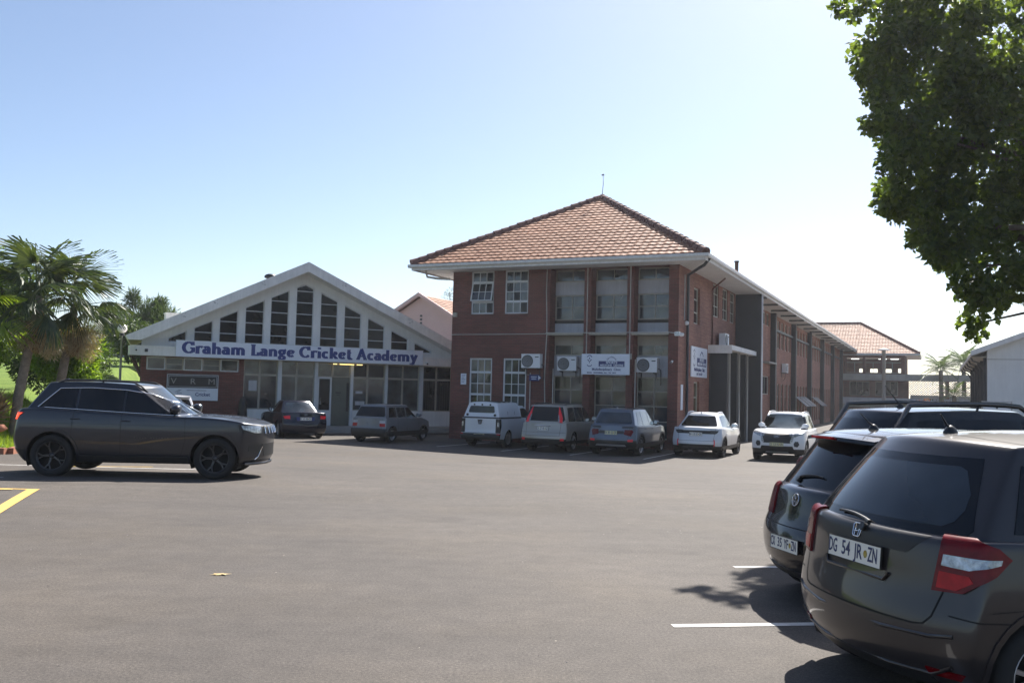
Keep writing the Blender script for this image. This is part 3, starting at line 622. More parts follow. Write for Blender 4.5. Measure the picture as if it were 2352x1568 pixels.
# ------------------------------------------------------------------ air conditioners and small wall things
M_GRILLE = plain('fan_grey', (.09, .10, .10), .6)
def aircon(x, y, z, rz, label, w=.84, h=.56):
    t = empty('air_conditioner', label=label, cat='air conditioner', group='outdoor air conditioning units on the brick building'); on_main(t, x, y, z, rz)
    b = MB(); b.box(-w / 2, w / 2, -.32, -.04, 0, h); b.box(-w / 2 - .005, w / 2 + .005, -.325, -.035, h, h + .02); b.build('casing', M_WHITE, t)
    g = MB(); cx, cz, r = -.14, h / 2, .235
    g.lathe([(0, 0), (r, 0), (r + .02, .012), (r + .02, -.0)], 24, lambda a, b, c: (cx + a, -.322 - c, cz + b)); fan = g.build('fan_grille', M_GRILLE, t)
    q = MB()
    for k in range(1, 6): q.lathe([(r * k / 6, .016), (r * k / 6 + .005, .02), (r * k / 6 + .01, .016)], 20, lambda a, b, c: (cx + a, -.322 - c, cz + b))
    q.build('wire_guard', M_PANEL, fan)
    q = MB(); q.box(.2, .36, -.327, -.321, h - .13, h - .09); q.build('badge', M_PIPE, t)
    q = MB()
    for s in (-.3, .3): q.box(s - .02, s + .02, -.34, -.003, -.05, -.003); q.box(s - .02, s + .02, -.03, -.003, -.3, -.051)
    q.build('bracket', M_PIPE, t); q = MB(); q.tube([(w / 2, -.15, .15), (w / 2 + .1, -.12, .1), (w / 2 + .1, -.1, -.35), (w / 2 + .06, -.01, -.5)], .02, 6); q.build('hose', M_BLACK, t)
aircon(-6.1, -.003, 3.10, 0, 'air conditioner on the brick wall right of the ground floor sash windows')
aircon(-4.72, .56, 3.02, 0, 'air conditioner in the first recessed bay left of the sports medicine sign')
aircon(-1.32, .56, 3.0, 0, 'air conditioner in the bay right of the sports medicine sign')
aircon(.10, 7.1, 4.40, R(90), 'air conditioner standing on the entrance canopy of the side wall')
aircon(.01, 26.4, 3.75, R(90), 'air conditioner high on the side wall far beyond the dark portal fin')
p = MB(); p.box(0, .27, -.006, 0, 0, .47); p_ = on_main(tag(p.build('paper_notice', M_SIGNW), 'white paper notice on brick left of the ground floor sash windows', 'notice'), -9.5, -.004, 2.36)
n_ = MB()
for k in range(6): n_.box(.04, .23 - .03 * (k % 3), -.008, -.0065, .40 - k * .06, .415 - k * .06)
n_.build('printed_lines', M_NAVY, p_)
p = MB(); p.box(0, .3, -.02, 0, 0, 1.0); p_ = on_main(tag(p.build('paper_notice', M_SIGNW), 'tall narrow white notice on the side wall beside the corner downpipe', 'notice'), .004, .45, 1.55, R(90))
# cameras and flood lamp
def cctv(label, M):
    t = empty('security_camera', label=label, cat='security camera'); t.matrix_basis = M
    b = MB(); b.tube([(0, 0, 0), (0, -.08, 0), (0, -.12, -.03)], .02, 8); b.build('bracket', M_WHITE, t)
    b = MB(); b.tube([(-.0, -.1, -.02), (-.0, -.28, -.07)], .045, 10); b.build('housing', M_WHITE, t)
    b = MB(); b.tube([(0, -.28, -.07), (0, -.288, -.072)], .036, 10); b.build('lens', M_BLACK, t)
MM = Matrix.Translation((6.452, 35.5, -0.41)) @ Matrix.Rotation(R(-24.9), 4, 'Z')
cctv('small white security camera on the corner pier of the brick building', MM @ Matrix.Translation((-.2, -.003, 3.45)))
fl = empty('flood_lamp', label='white flood lamp on the corner of the brick building above the side sign', cat='lamp'); fl.matrix_basis = MM @ Matrix.Translation((0, -.05, 4.5))
b = MB(); b.box(-.1, .1, -.14, -.02, -.08, .08); b.build('housing', M_WHITE, fl); b = MB(); b.box(-.08, .08, -.146, -.141, -.06, .06); b.build('lens', M_CLEAR, fl)
b = MB(); b.lathe([(0, .12), (.06, .1), (.08, .03), (.05, 0)], 12, lambda a, b_, c: (.04 + c * 1.5, a + .1, b_ - .02)); b.build('bell', M_WHITE, fl)

# ------------------------------------------------------------------ signs on the brick building
def crest(s, t, mat, cx, cz, r, y):
    """anchor-like emblem between two arcs, as flat strokes"""
    b = MB()
    def arc(x0, z0, rr, a0, a1, w, n=10):
        for k in range(n):
            t0, t1 = R(a0 + (a1 - a0) * k / n), R(a0 + (a1 - a0) * (k + 1) / n)
            b.poly([(x0 + rr * math.cos(t0), y, z0 + rr * math.sin(t0)), (x0 + (rr + w) * math.cos(t0), y, z0 + (rr + w) * math.sin(t0)), (x0 + (rr + w) * math.cos(t1), y, z0 + (rr + w) * math.sin(t1)), (x0 + rr * math.cos(t1), y, z0 + rr * math.sin(t1))])
    arc(cx, cz + r * .8, r * .6, 20, 160, r * .2); arc(cx, cz - r * .8, r * .6, 200, 340, r * .2)
    for (x0, z0, x1, z1, w) in ((-.5, .25, .0, -.25, .16), (.5, .25, .0, -.25, .16), (-.7, .35, -.2, .3, .12), (.7, .35, .2, .3, .12), (0, .9, 0, .5, .3), (0, -.2, 0, -.6, .14)):
        dx, dz = x1 - x0, z1 - z0; L = math.hypot(dx, dz); nx, nz = -dz / L * w / 2, dx / L * w / 2; y -= .0004
        b.poly([(cx + r * (x0 + nx), y, cz + r * (z0 + nz)), (cx + r * (x1 + nx), y, cz + r * (z1 + nz)), (cx + r * (x1 - nx), y, cz + r * (z1 - nz)), (cx + r * (x0 - nx), y, cz + r * (z0 - nz))])
    return b.build('emblem', mat, t)
def put_text(t, txt, size, x, z, y, mat, sx=1.0, name='lettering', off=0.0, rot=0):
    me = text_mesh(txt, size, .002, mat, sx=sx, offset=off); me.name = name
    o = link(name, me, t, (x, y, z)); o.rotation_euler = (R(90), rot, 0); return o
def arc_text(t, txt, size, cx, cz, r, y, mat, spread):
    n = len(txt)
    for k, ch in enumerate(txt):
        a = spread * (0.5 - k / (n - 1)); o = put_text(t, ch, size, cx + r * math.sin(-a), cz + r * math.cos(a), y, mat, 1, 'letter'); o.rotation_euler = (R(90), -(-a) * 1.0, 0)
        o.rotation_euler = Matrix.Rotation(-a, 3, 'Y').to_4x4().to_euler(); o.rotation_euler = (Matrix.Rotation(-a, 4, 'Y') @ Matrix.Rotation(R(90), 4, 'X')).to_euler()
S = empty('clinic_sign', label='wide white Sports Medicine Centre sign across the middle bay', cat='sign'); S.matrix_basis = MM @ Matrix.Translation((-2.83, -.40, 2.87))
b = MB(); b.box(-1.0, 1.0, 0, .05, 0, .82); b.build('board', M_SIGNW, S)
b = MB(); b.box(-.9, -.85, .051, .40, .3, .36); b.box(.85, .9, .051, .40, .3, .36); b.build('bracket', M_PIPE, S)
b = MB(); b.box(-.27, .80, -.008, -.001, .315, .535); b.build('blue_panel', M_NAVY, S)
put_text(S, 'SPORTS', .125, .27, .475, -.012, M_SIGNW, 1.1, off=.004); put_text(S, 'MEDICINE  CENTRE', .105, .27, .368, -.012, M_SIGNW, 1.05, off=.003)
put_text(S, 'Multidisciplinary  Clinic', .135, .05, .205, -.004, M_NAVY, .95, off=.003); put_text(S, 'EMAIL   ENQUIRIES:  031-  764  3877', .06, -.15, .07, -.004, M_NAVY, 1.3, off=.003)
arc_text(S, 'Northwood', .10, .27, .50, .20, -.004, M_NAVY, 2.0)
crest(1, S, M_NAVY, -.66, .54, .145, -.004)
S = empty('clinic_sign', label='tall white Sports Medicine Centre sign on the sunlit side wall', cat='sign'); S.matrix_basis = MM @ Matrix.Translation((.012, 3.35, 2.90)) @ Matrix.Rotation(R(90), 4, 'Z')
b = MB(); b.box(-1.4, 1.4, -.04, 0, 0, 1.25); b.build('board', M_SIGNW, S)
b = MB(); b.box(-.45, 1.2, -.047, -.041, .46, .80); b.build('blue_panel', M_NAVY, S)
put_text(S, 'SPORTS', .19, .37, .71, -.052, M_SIGNW, 1.2, off=.005); put_text(S, 'MEDICINE CENTRE', .16, .37, .55, -.052, M_SIGNW, 1.1, off=.004)
put_text(S, 'Multidisciplinary  Clinic', .20, .0, .31, -.044, M_NAVY, 1.0, off=.005); put_text(S, '031 764 3877', .14, .0, .12, -.044, M_NAVY, 1.3, off=.004)
arc_text(S, 'Northwood', .15, .37, .76, .30, -.044, M_NAVY, 2.0)
crest(1, S, M_NAVY, -.95, .78, .22, -.044)
S = empty('arrow_sign', label='small blue arrow sign on brick under the air conditioner', cat='sign'); S.matrix_basis = MM @ Matrix.Translation((-5.95, -.12, 2.70))
b = MB(); b.prism([(-.28, -.13), (.14, -.13), (.27, 0), (.14, .13), (-.28, .13)], 0, .03, lambda a, b_, c: (a, c, b_)); b.build('board', M_NAVY, S)
b = MB(); b.prism([(.13, -.10), (.24, 0), (.13, .10)], -.003, -.0005, lambda a, b_, c: (a, c, b_)); b.box(-.2, .06, -.003, -.0005, .02, .05); b.box(-.18, .04, -.003, -.0005, -.06, -.03); b.build('lettering', M_SIGNW, S)
b = MB(); b.tube([(-.2, .03, .1), (-.5, .08, .14), (-.5, .1, .5)], .012, 6); b.build('bracket', M_WPIPE, S)

# ------------------------------------------------------------------ far cross wing, link bridge
CW = empty('cross_wing', (6.452, 35.5, -0.41), R(-24.9), 'far brick wing with hipped tile roof and open upper windows', 'building')
CWH = 6.95; x0c, x1c = -16.0, 6.1; Yc = 70.05
copen = [(.9 + 1.25 * k, 1.9 + 1.25 * k, 5.0, 6.6) for k in range(4)]; hol = [(1.55, 1.85), (2.75, 3.25), (4.0, 4.4), (5.0, 5.55)]
FW = [(.35, 5.7, 4.7, 6.65)]
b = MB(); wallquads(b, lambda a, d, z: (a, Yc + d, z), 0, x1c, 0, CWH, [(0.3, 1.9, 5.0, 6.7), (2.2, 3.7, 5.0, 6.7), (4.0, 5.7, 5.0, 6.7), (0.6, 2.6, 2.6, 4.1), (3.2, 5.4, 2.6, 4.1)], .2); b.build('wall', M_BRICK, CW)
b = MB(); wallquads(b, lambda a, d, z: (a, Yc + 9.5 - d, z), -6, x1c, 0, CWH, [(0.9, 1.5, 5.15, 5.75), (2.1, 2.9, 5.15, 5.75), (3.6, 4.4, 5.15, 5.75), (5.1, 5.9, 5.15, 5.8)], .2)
b.poly([(x1c, Yc, 0), (x1c, Yc + 9.5, 0), (x1c, Yc + 9.5, CWH), (x1c, Yc, CWH)]); b.build('rear_wall', M_BRICK_LIT, CW)
for (a0, a1) in ((0.3, 1.9), (2.2, 3.7), (4.0, 5.7)):
    fw_ = MB(); fw_.box(a0, a1, Yc + .08, Yc + .12, 6.1, 6.16); fw_.box(a0, a1, Yc + .08, Yc + .12, 5.0, 5.06); fw_.box((a0 + a1) / 2 - .03, (a0 + a1) / 2 + .03, Yc + .083, Yc + .117, 5.061, 6.099); fw_.build('window', M_FRAMEC, CW)
for (a0, a1) in ((0.6, 2.6), (3.2, 5.4)): window(CW, lambda a, d, z: (a, Yc + d, z), a0, a1, 2.6, 4.1, .1, 3, [], M_FRAMEC, M_GLASSD)
for xx in (.6, 3.4, 4.6):
    q = MB(); q.box(xx, xx + .8, Yc + 2.0, Yc + 2.08, 6.55, 6.62); q.build('ceiling_tube', M_TUBE, CW)
EZ2 = 7.02; ex1, ey0, ey1 = x1c + 1.4, Yc - 1.35, Yc + 10.9; hw = (ey1 - ey0) / 2; AP2 = EZ2 + hw * SL; ym = (ey0 + ey1) / 2
rb = MB(); rb.poly([(x0c, ey0, EZ2), (ex1, ey0, EZ2), (ex1 - hw, ym, AP2), (x0c, ym, AP2)]); rb.poly([(ex1, ey0, EZ2), (ex1, ey1, EZ2), (ex1 - hw, ym, AP2)]); rb.poly([(x0c, ey1, EZ2), (x0c, ym, AP2), (ex1 - hw, ym, AP2), (ex1, ey1, EZ2)])
R2 = rb.build('roof', M_ROOFBASE, CW)
tile_plane(R2, (x0c, ey0 - .05, EZ2 + .01), (1, 0, 0), (0, cs, sn), ex1 - x0c, 21, 0, cs); tile_plane(R2, (ex1 + .05, ey0, EZ2 + .01), (0, 1, 0), (-cs, 0, sn), ey1 - ey0, 21, cs, cs)
ridge_caps(R2, (ex1, ey0, EZ2 + .1), (ex1 - hw, ym, AP2 + .1), 22, single=False, name='ridge_tile_line'); ridge_caps(R2, (x0c, ym, AP2 + .1), (ex1 - hw, ym, AP2 + .1), 40, single=False, name='ridge_tile_line')
p = MB(); p.box(0.0, ex1, ey0, Yc, CWH - .06, CWH - .01); p.build('soffit', M_EAVE, CW); p = MB(); p.box(x1c + .001, ex1, Yc + .001, ey1, CWH - .06, CWH - .01); p.build('soffit', M_EAVE, CW)
p = MB(); p.box(1.4, ex1 + .03, ey0 - .03, ey0 - .002, CWH - .1, EZ2 + .03); p.build('fascia', M_EAVE, CW); p = MB(); p.box(ex1 + .002, ex1 + .03, ey0, ey1, CWH - .1, EZ2 + .03); p.build('fascia', M_EAVE, CW)
p = MB(); p.tube([(x1c + .07, Yc + .4, 4.0), (x1c + .07, Yc + .4, 6.8)], .05, 8); p.build('downpipe', M_PIPE, CW)
p = MB(); p.tube([(ex1 - hw, ym, AP2), (ex1 - hw + .05, ym, AP2 + 1.9)], .02, 5, .01); 
on_main(tag(p.build('roof_antenna', M_PIPE), 'thin aerial on the far cross wing ridge', 'antenna'), 0, 0, 0)
BR = empty('link_bridge', (6.452, 35.5, -0.41), R(-24.9), 'covered walkway with concrete beams and diamond mesh screen between buildings', 'walkway')
p = MB(); p.box(-1.0, 13.6, 68.0, 69.9, 4.20, 4.86); p.build('roof_beam', M_CONC, BR)
p = MB(); p.box(-1.0, 13.6, 67.95, 68.15, 1.68, 2.38); p.build('parapet', M_PANEL, BR)
p = MB(); p.box(6.6, 13.4, 69.6, 69.8, 1.3, 2.75); p.build('rear_parapet', M_CONC, BR)
p = MB(); p.box(-.9, 13.5, 68.2, 69.9, 1.4, 1.66); p.build('deck', M_CONC, BR)
for x in (6.3, 10.1, 13.2):
    p = MB(); p.box(x - .18, x + .18, 69.3, 69.55, 1.661, 4.19); p.build('post', M_BRICK, BR)
for x in (-.6, 3, 6.6, 10.1, 13.3):
    p = MB(); p.box(x - .2, x + .2, 68.3, 68.7, -.1, 1.4); p.build('pier', M_CONC, BR)
lt = MB(); x, st = 6.5, .24
def seg(x0, z0, x1, z1):
    w = .022; dx, dz = x1 - x0, z1 - z0; L = math.hypot(dx, dz); nx_, nz_ = -dz / L * w, dx / L * w
    return [(x0 + nx_, z0 + nz_), (x0 - nx_, z0 - nz_), (x1 - nx_, z1 - nz_), (x1 + nx_, z1 + nz_)]
zl, zh = 2.75, 4.19; H = zh - zl
for k in range(-7, 29):
    for sgn in (1, -1):
        xs_ = 6.5 + k * st; xe = xs_ + sgn * H
        if sgn < 0: xs_ += H; xe += H
        a, c = (xs_, zl), (xe, zh)
        lo, hi = 6.5, 13.05
        def clipx(p, q):
            (x0, z0), (x1, z1) = p, q
            if x0 > x1: x0, z0, x1, z1 = x1, z1, x0, z0
            if x1 <= lo or x0 >= hi: return None
            if x0 < lo: z0 += (z1 - z0) * (lo - x0) / (x1 - x0); x0 = lo
            if x1 > hi: z1 = z0 + (z1 - z0) * (hi - x0) / (x1 - x0); x1 = hi
            return x0, z0, x1, z1
        r = clipx(a, c)
        if r and abs(r[2] - r[0]) > .02:
            yv = 69.66 + (.02 if sgn > 0 else 0); lt.prism(seg(*r), yv, yv + .015, lambda a_, b_, c_: (a_, c_, b_))
tag(lt.build('mesh_screen', M_PIPE, BR), kind='stuff')

# ------------------------------------------------------------------ white gabled building at the right edge
WBX, WBY = 23.9, 46.0
WB = empty('white_building', (WBX, WBY, -0.41), R(-24.9), 'white plastered gabled building at the right edge with dark side piers', 'building')
wl, hgt, pk = 15.0, 4.75, 0.40
b = MB(); b.poly([(0, 0, 0), (wl, 0, 0), (wl, 0, hgt), (wl / 2, 0, hgt + wl / 2 * pk), (0, 0, hgt)]); b.poly([(0, 0, 0), (0, 0, hgt), (0, 24, hgt), (0, 24, 0)]); b.poly([(wl, 0, 0), (wl, 24, 0), (wl, 24, hgt), (wl, 0, hgt)]); b.build('wall', M_PLASTER, WB)
b = MB(); b.box(.0, wl, -.02, -.002, hgt - .45, hgt - .42); b.build('string_course', M_CONC, WB)
def chev(b, o, t, y0, y1, L=wl, rise=pk, base=hgt):
    F = lambda a, c, y: (a, y, c); zz = lambda a: base + (min(a, L - a)) * rise
    b.prism([(-o, zz(-o)), (L / 2, zz(L / 2)), (L / 2, zz(L / 2) + t), (-o, zz(-o) + t)], y0, y1, F); b.prism([(L / 2, zz(L / 2)), (L + o, zz(L + o)), (L + o, zz(L + o) + t), (L / 2, zz(L / 2) + t)], y0, y1, F)
b = MB(); chev(b, .75, .26, -.7, -.45); b.build('bargeboard', M_BEAM, WB); b = MB(); chev(b, .75, .14, -.449, 24); b.build('roof', M_BEAM, WB)
b = MB(); b.box(-.75, -.003, -.1, 24, hgt - .34, hgt - .30); b.build('soffit', M_FRAMEC, WB)
for k in range(6):
    y = .25 + k * 3.9; b = MB(); b.box(-.16, -.003, y, y + .2, 0, hgt - .35); b.build('side_pier', M_DARKPAN, WB)
    b = MB(); b.tube([(-.1, y + .4, hgt - 1.0), (-.3, y + .4, hgt - .62), (-.62, y + .4, hgt - .5), (-.72, y + .4, hgt - .3)], .05, 6); b.build('rainwater_pipe', M_PIPE, WB)
p = MB(); p.tube([(-.09, .75, .0), (-.09, .75, 4.2)], .04, 8); p.build('downpipe', M_WPIPE, WB)

# ------------------------------------------------------------------ pink gabled building behind, small red roof far left
PK = empty('pink_building', (-6.6, 66, -0.3), R(-24.9), 'pale pink gabled building showing between the two buildings', 'building')
b = MB(); zap, ze, hwid = 8.65, 5.35, 5.6
b.poly([(-hwid, 0, 0), (hwid, 0, 0), (hwid, 0, ze), (0, 0, zap), (-hwid, 0, ze)]); b.poly([(hwid, 0, 0), (hwid, 14, 0), (hwid, 14, ze), (hwid, 0, ze)]); b.poly([(-hwid, 0, 0), (-hwid, 0, ze), (-hwid, 14, ze), (-hwid, 14, 0)]); b.build('wall', M_PINK, PK)
sl = (zap - ze) / hwid; an = math.atan(sl)
b = MB()
for s in (-1, 1):
    F = lambda a, c, y: (a, y, c); b.prism([(0, zap + .02), (s * (hwid + .7), ze - .7 * sl + .02), (s * (hwid + .7), ze - .7 * sl + .28), (0, zap + .28)], -.5, -.3, F)
b.build('bargeboard', M_PINK, PK)
b = MB()
for k in range(6): b.box(-.09, .09, -.03, -.002, 5.9 + k * .26, 6.04 + k * .26)
b.build('wall_vent', M_PIPE, PK)
rb = MB(); rb.poly([(0, -.3, zap + .1), (hwid + .7, -.3, ze - .7 * sl + .1), (hwid + .7, 14, ze - .7 * sl + .1), (0, 14, zap + .1)]); rb.poly([(0, -.3, zap + .1), (0, 14, zap + .1), (-hwid - .7, 14, ze - .7 * sl + .1), (-hwid - .7, -.3, ze - .7 * sl + .1)]); rp = rb.build('roof', M_ROOFBASE, PK)
tile_plane(rp, (hwid + .75, -.3, ze - .7 * sl + .12), (0, 1, 0), (-math.cos(an), 0, math.sin(an)), 14.3, 22, 0, 0); tile_plane(rp, (-hwid - .75, 14, ze - .7 * sl + .12), (0, -1, 0), (math.cos(an), 0, math.sin(an)), 14.3, 22, 0, 0)
RH = empty('red_roofed_house', (-36, 84, 2.2), R(-15), 'distant house with a red roof beyond the lawn', 'house')
b = MB(); b.box(-4, 4, 0, 7, 0, 2.6); b.build('wall', M_PLASTER, RH)
b = MB(); b.prism([(-4.6, 2.5), (4.6, 2.5), (0, 4.9)], -.5, 7.5, lambda a, c, y: (a, y, c)); b.prism([(-.4, 4.2), (.4, 4.2), (.4, 5.3), (-.4, 5.3)], 3, 3.6, lambda a, c, y: (a, y, c)); b.build('roof', plain('red_roof', (0.42, 0.09, 0.06), .8, .15), RH)
b = MB(); b.box(-2.8, -1.6, -.05, -.002, .9, 2.0); b.box(1.2, 2.6, -.05, -.002, .9, 2.0); b.build('window', M_GLASSD, RH)

# ------------------------------------------------------------------ cricket academy hall
AG = -0.30
AM = Matrix.Translation((-9.058, 41.0, AG)) @ Matrix.Rotation(R(28), 4, 'Z')
AC = empty('academy_hall', (-9.058, 41.0, AG), R(28), 'low white gabled hall with tall slanted dark windows under its roof', 'building')
def on_ac(o, x, y, z, rz=0): o.matrix_basis = AM @ Matrix.Translation((x, y, z)) @ Matrix.Rotation(rz, 4, 'Z'); return o
AX = -.24
def wt(x): return 6.60 - .472 * (AX - x) if x < AX else 6.56 - .446 * (x - AX)      # window head line
def ru(x): return 7.02 - .488 * (AX - .15 - x) if x < AX - .15 else 7.02 - .452 * (x - AX + .15)    # roof underside
ivs = [(-5.99, -5.27), (-4.97, -4.21), (-3.94, -3.17), (-2.87, -2.06), (-1.78, -.98), (-.66, .13), (.45, 1.26), (1.57, 2.38), (2.70, 3.53), (3.86, 4.71), (5.04, 5.90)]
ZB, Z0 = 3.70, 3.10
b = MB(); xs_ = [-7.02] + [q for i in ivs for q in i] + [7.2]
def up_strip(xa, xb, f0):
    cuts = [xa] + [c for c in (AX - .15, AX) if xa < c < xb] + [xb]
    for p_, q_ in zip(cuts, cuts[1:]): b.poly([(p_, 0, f0(p_)), (q_, 0, f0(q_)), (q_, 0, ru(q_) + .05), (p_, 0, ru(p_) + .05)])
for k in range(0, len(xs_) - 1):
    if k % 2 == 0: up_strip(xs_[k], xs_[k + 1], lambda x: Z0)
    else:
        up_strip(xs_[k], xs_[k + 1], wt); b.poly([(xs_[k], 0, Z0), (xs_[k + 1], 0, Z0), (xs_[k + 1], 0, ZB), (xs_[k], 0, ZB)])
for (xa, xb) in ivs:
    pts = [(xa, ZB), (xb, ZB), (xb, wt(xb))] + ([(AX, wt(AX))] if xa < AX < xb else []) + [(xa, wt(xa))]
    for (p_, q_) in zip(pts, pts[1:] + pts[:1]): b.poly([(p_[0], 0, p_[1]), (q_[0], 0, q_[1]), (q_[0], .16, q_[1]), (p_[0], .16, p_[1])])
b.build('gable_wall', M_PLASTER, AC)
def clipz(poly, z0, z1):
    for lim, sg in ((z0, 1), (z1, -1)):
        out = []
        for i in range(len(poly)):
            a, c = poly[i], poly[(i + 1) % len(poly)]; da, dc = sg * (a[1] - lim), sg * (c[1] - lim)
            if da >= 0: out.append(a)
            if da * dc < 0: t = da / (da - dc); out.append((a[0] + (c[0] - a[0]) * t, lim))
        poly = out
    return poly
for (xa, xb) in ivs:
    g = MB(); xi, xj, fw = xa, xb, .035
    g.box(xa, xa + fw, .08, .14, ZB, wt(xa) - .01); g.box(xb - fw, xb, .08, .14, ZB, wt(xb) - .01); g.box(xa + fw, xb - fw, .06, .14, ZB, ZB + .05)
    cuts = [xa] + ([AX] if xa < AX < xb else []) + [xb]
    for p_, q_ in zip(cuts, cuts[1:]): g.hexa([(p_, .075, wt(p_) - .05), (q_, .075, wt(q_) - .05), (q_, .142, wt(q_) - .05), (p_, .142, wt(p_) - .05), (p_, .075, wt(p_) - .001), (q_, .075, wt(q_) - .001), (q_, .142, wt(q_) - .001), (p_, .142, wt(p_) - .001)])
    lv = [z for z in (4.18, 4.695, 5.21, 5.725, 6.24) if z < max(wt(xa), wt(xb)) - .12]
    for z in lv:
        a_, c_ = xa + fw, xb - fw
        if wt(xa) < z: a_ = max(a_, AX - (6.60 - z) / .472 + .05)
        if wt(xb) < z: c_ = min(c_, AX + (6.56 - z) / .446 - .05)
        if c_ > a_: g.box(a_ + .001, c_ - .001, .072, .138, z - .016, z + .016)
    w = g.build('window', M_FRAME, AC)
    full = [(xa + fw, ZB + .05), (xb - fw, ZB + .05), (xb - fw, wt(xb - fw) - .03)] + ([(AX, wt(AX) - .03)] if xa < AX < xb else []) + [(xa + fw, wt(xa + fw) - .03)]
    zz = [ZB + .04] + lv + [7]
    for z0_, z1_ in zip(zz, zz[1:]):
        pp = clipz(full, z0_, z1_)
        if len(pp) > 2: g = MB(); y_ = .10 + random.uniform(-.002, .002); g.prism(pp, y_, y_ + .006, lambda a, c, y: (a, y, c)); g.build('pane', M_GLASSD, w)
# roof edge beams and roof
F_ = lambda a, c, y: (a, y, c)
b = MB(); ax_ = AX - .18
b.prism([(-7.72, 3.86), (-7.62, 3.70), (-7.15, 3.70), (ax_, 7.02), (ax_, 7.45)], -.92, -.60, F_); b.build('roof_edge', M_BEAM, AC)
b = MB(); b.prism([(ax_, 7.02), (7.9, 7.02 - .452 * (7.9 - ax_)), (7.9, 7.45 - .452 * (7.9 - ax_)), (ax_, 7.45)], -.92, -.60, F_); b.build('roof_edge', M_BEAM, AC)
b = MB(); b.prism([(-7.62, 3.72), (ax_, 7.06), (ax_, 7.30), (-7.70, 3.80)], -.599, 8, F_); b.v = [(q[0] + (1.0 if q[1] > 1 and q[0] < -5 else 0), q[1], q[2]) for q in b.v]; b.prism([(ax_, 7.06), (9.5, 7.06 - .452 * (9.5 - ax_)), (9.5, 7.30 - .452 * (9.5 - ax_)), (ax_, 7.30)], -.599, 8, F_); b.build('roof', M_BEAM, AC)
b = MB(); b.poly([(-7.02, 0, 0), (-6.0, 8, 0), (-6.0, 8, 3.8), (-7.02, 0, 3.6)]); b.poly([(-6.0, 8, 0), (9, 8, 0), (9, 8, 3), (0, 8, 6.9), (-6.0, 8, 3.8)]); b.build('side_wall', M_BRICK, AC)
b = MB(); b.box(-7.52, 7.0, -.62, -.003, 3.10, 3.48); b.build('canopy_slab', M_BEAM, AC)
b = MB(); b.box(-7.5, -5.85, -.64, -.622, 3.44, 3.50); b.build('canopy_coping', M_BEAM, AC)
# weathering cracks on the roof edge as thin raised scars
for (x, sgn) in ((-5.6, 1), (-4.3, 1), (-2.4, 1), (1.2, -1), (4.4, -1)):
    zc = (7.45 - .488 * (ax_ - x) - .1) if sgn > 0 else 7.45 - .452 * (x - ax_) - .12
    g = MB()
    for k in range(5): q = x + random.uniform(-.1, .1); zq = zc + random.uniform(-.14, .06); g.box(q, q + random.uniform(.02, .10), -.924, -.9205, zq, zq + .02)
    g.build('crack', M_CONC, AC)
# brick wall with clerestory, left part
b = MB(); wallquads(b, I3, -7.02, -2.84, 0, 3.098, [(-6.80, -3.06, 2.53, 3.07)], .1); b.build('brick_wall', M_BRICK, AC)
ce = [-6.80, -6.06, -5.34, -4.58, -3.84, -3.08]
for k in range(5):
    window(AC, I3, ce[k] + .004, ce[k + 1] - .004, 2.535, 3.065, -.03 if k % 2 == 0 else .01, 1, [] if k % 2 == 0 else [2.78], M_FRAMEC if k % 2 else M_FRAME, M_GLASS if k % 2 == 0 else M_GLASSC, .045)
# shopfront bays
cols_ = [(-1.38, -1.22), (.26, .40), (1.93, 2.06), (3.60, 3.72), (5.32, 5.50)]
for (x0, x1) in cols_: b = MB(); b.box(x0, x1, -.10, .14, .25, 3.097); b.build('column', M_FRAME, AC)
b = MB(); b.box(-7.02, 7.0, -1.5, .0, 0.0, .14); b.box(-7.0, 7.0, -1.1, -.001, .141, .25); b.build('step', M_CONC, AC)
bays = [(-2.84, -1.38, [-2.16]), (-1.22, .26, [-.54]), (2.06, 3.60, [2.76]), (3.72, 5.32, [4.49]), (5.50, 7.0, [6.21])]
for n_, (x0, x1, mu) in enumerate(bays):
    b = MB(); b.box(x0 + .002, x1 - .002, -.02, .12, .25, .95); b.build('low_wall', M_PLASTER, AC)
    ed = [x0 + .004] + mu + [x1 - .004]
    for a_, c_ in zip(ed, ed[1:]):
        dk = n_ == 4
        window(AC, I3, a_, c_ - .003, 2.45, 3.09, .02, 1, [], M_FRAMEC, [M_GLASSC, M_GLASS, M_GLASSD][(n_) % 3] if not dk else M_GLASSD, .04)
        w = window(AC, I3, a_, c_ - .003, .955, 2.447, .02, 1, [], M_FRAMEC, ([M_GLASS, M_GLASSC][n_ % 2] if not dk else M_GLASSD), .04)
        # pale vertical blinds / window dressing behind the glass is not visible; bars in the last bay
        if dk:
            g = MB()
            for k in range(6): xx = a_ + (c_ - a_) * (k + .7) / 6.6; g.box(xx, xx + .018, -.02, -.005, 1.0, 2.4)
            g.build('burglar_bars', M_PIPE, AC)
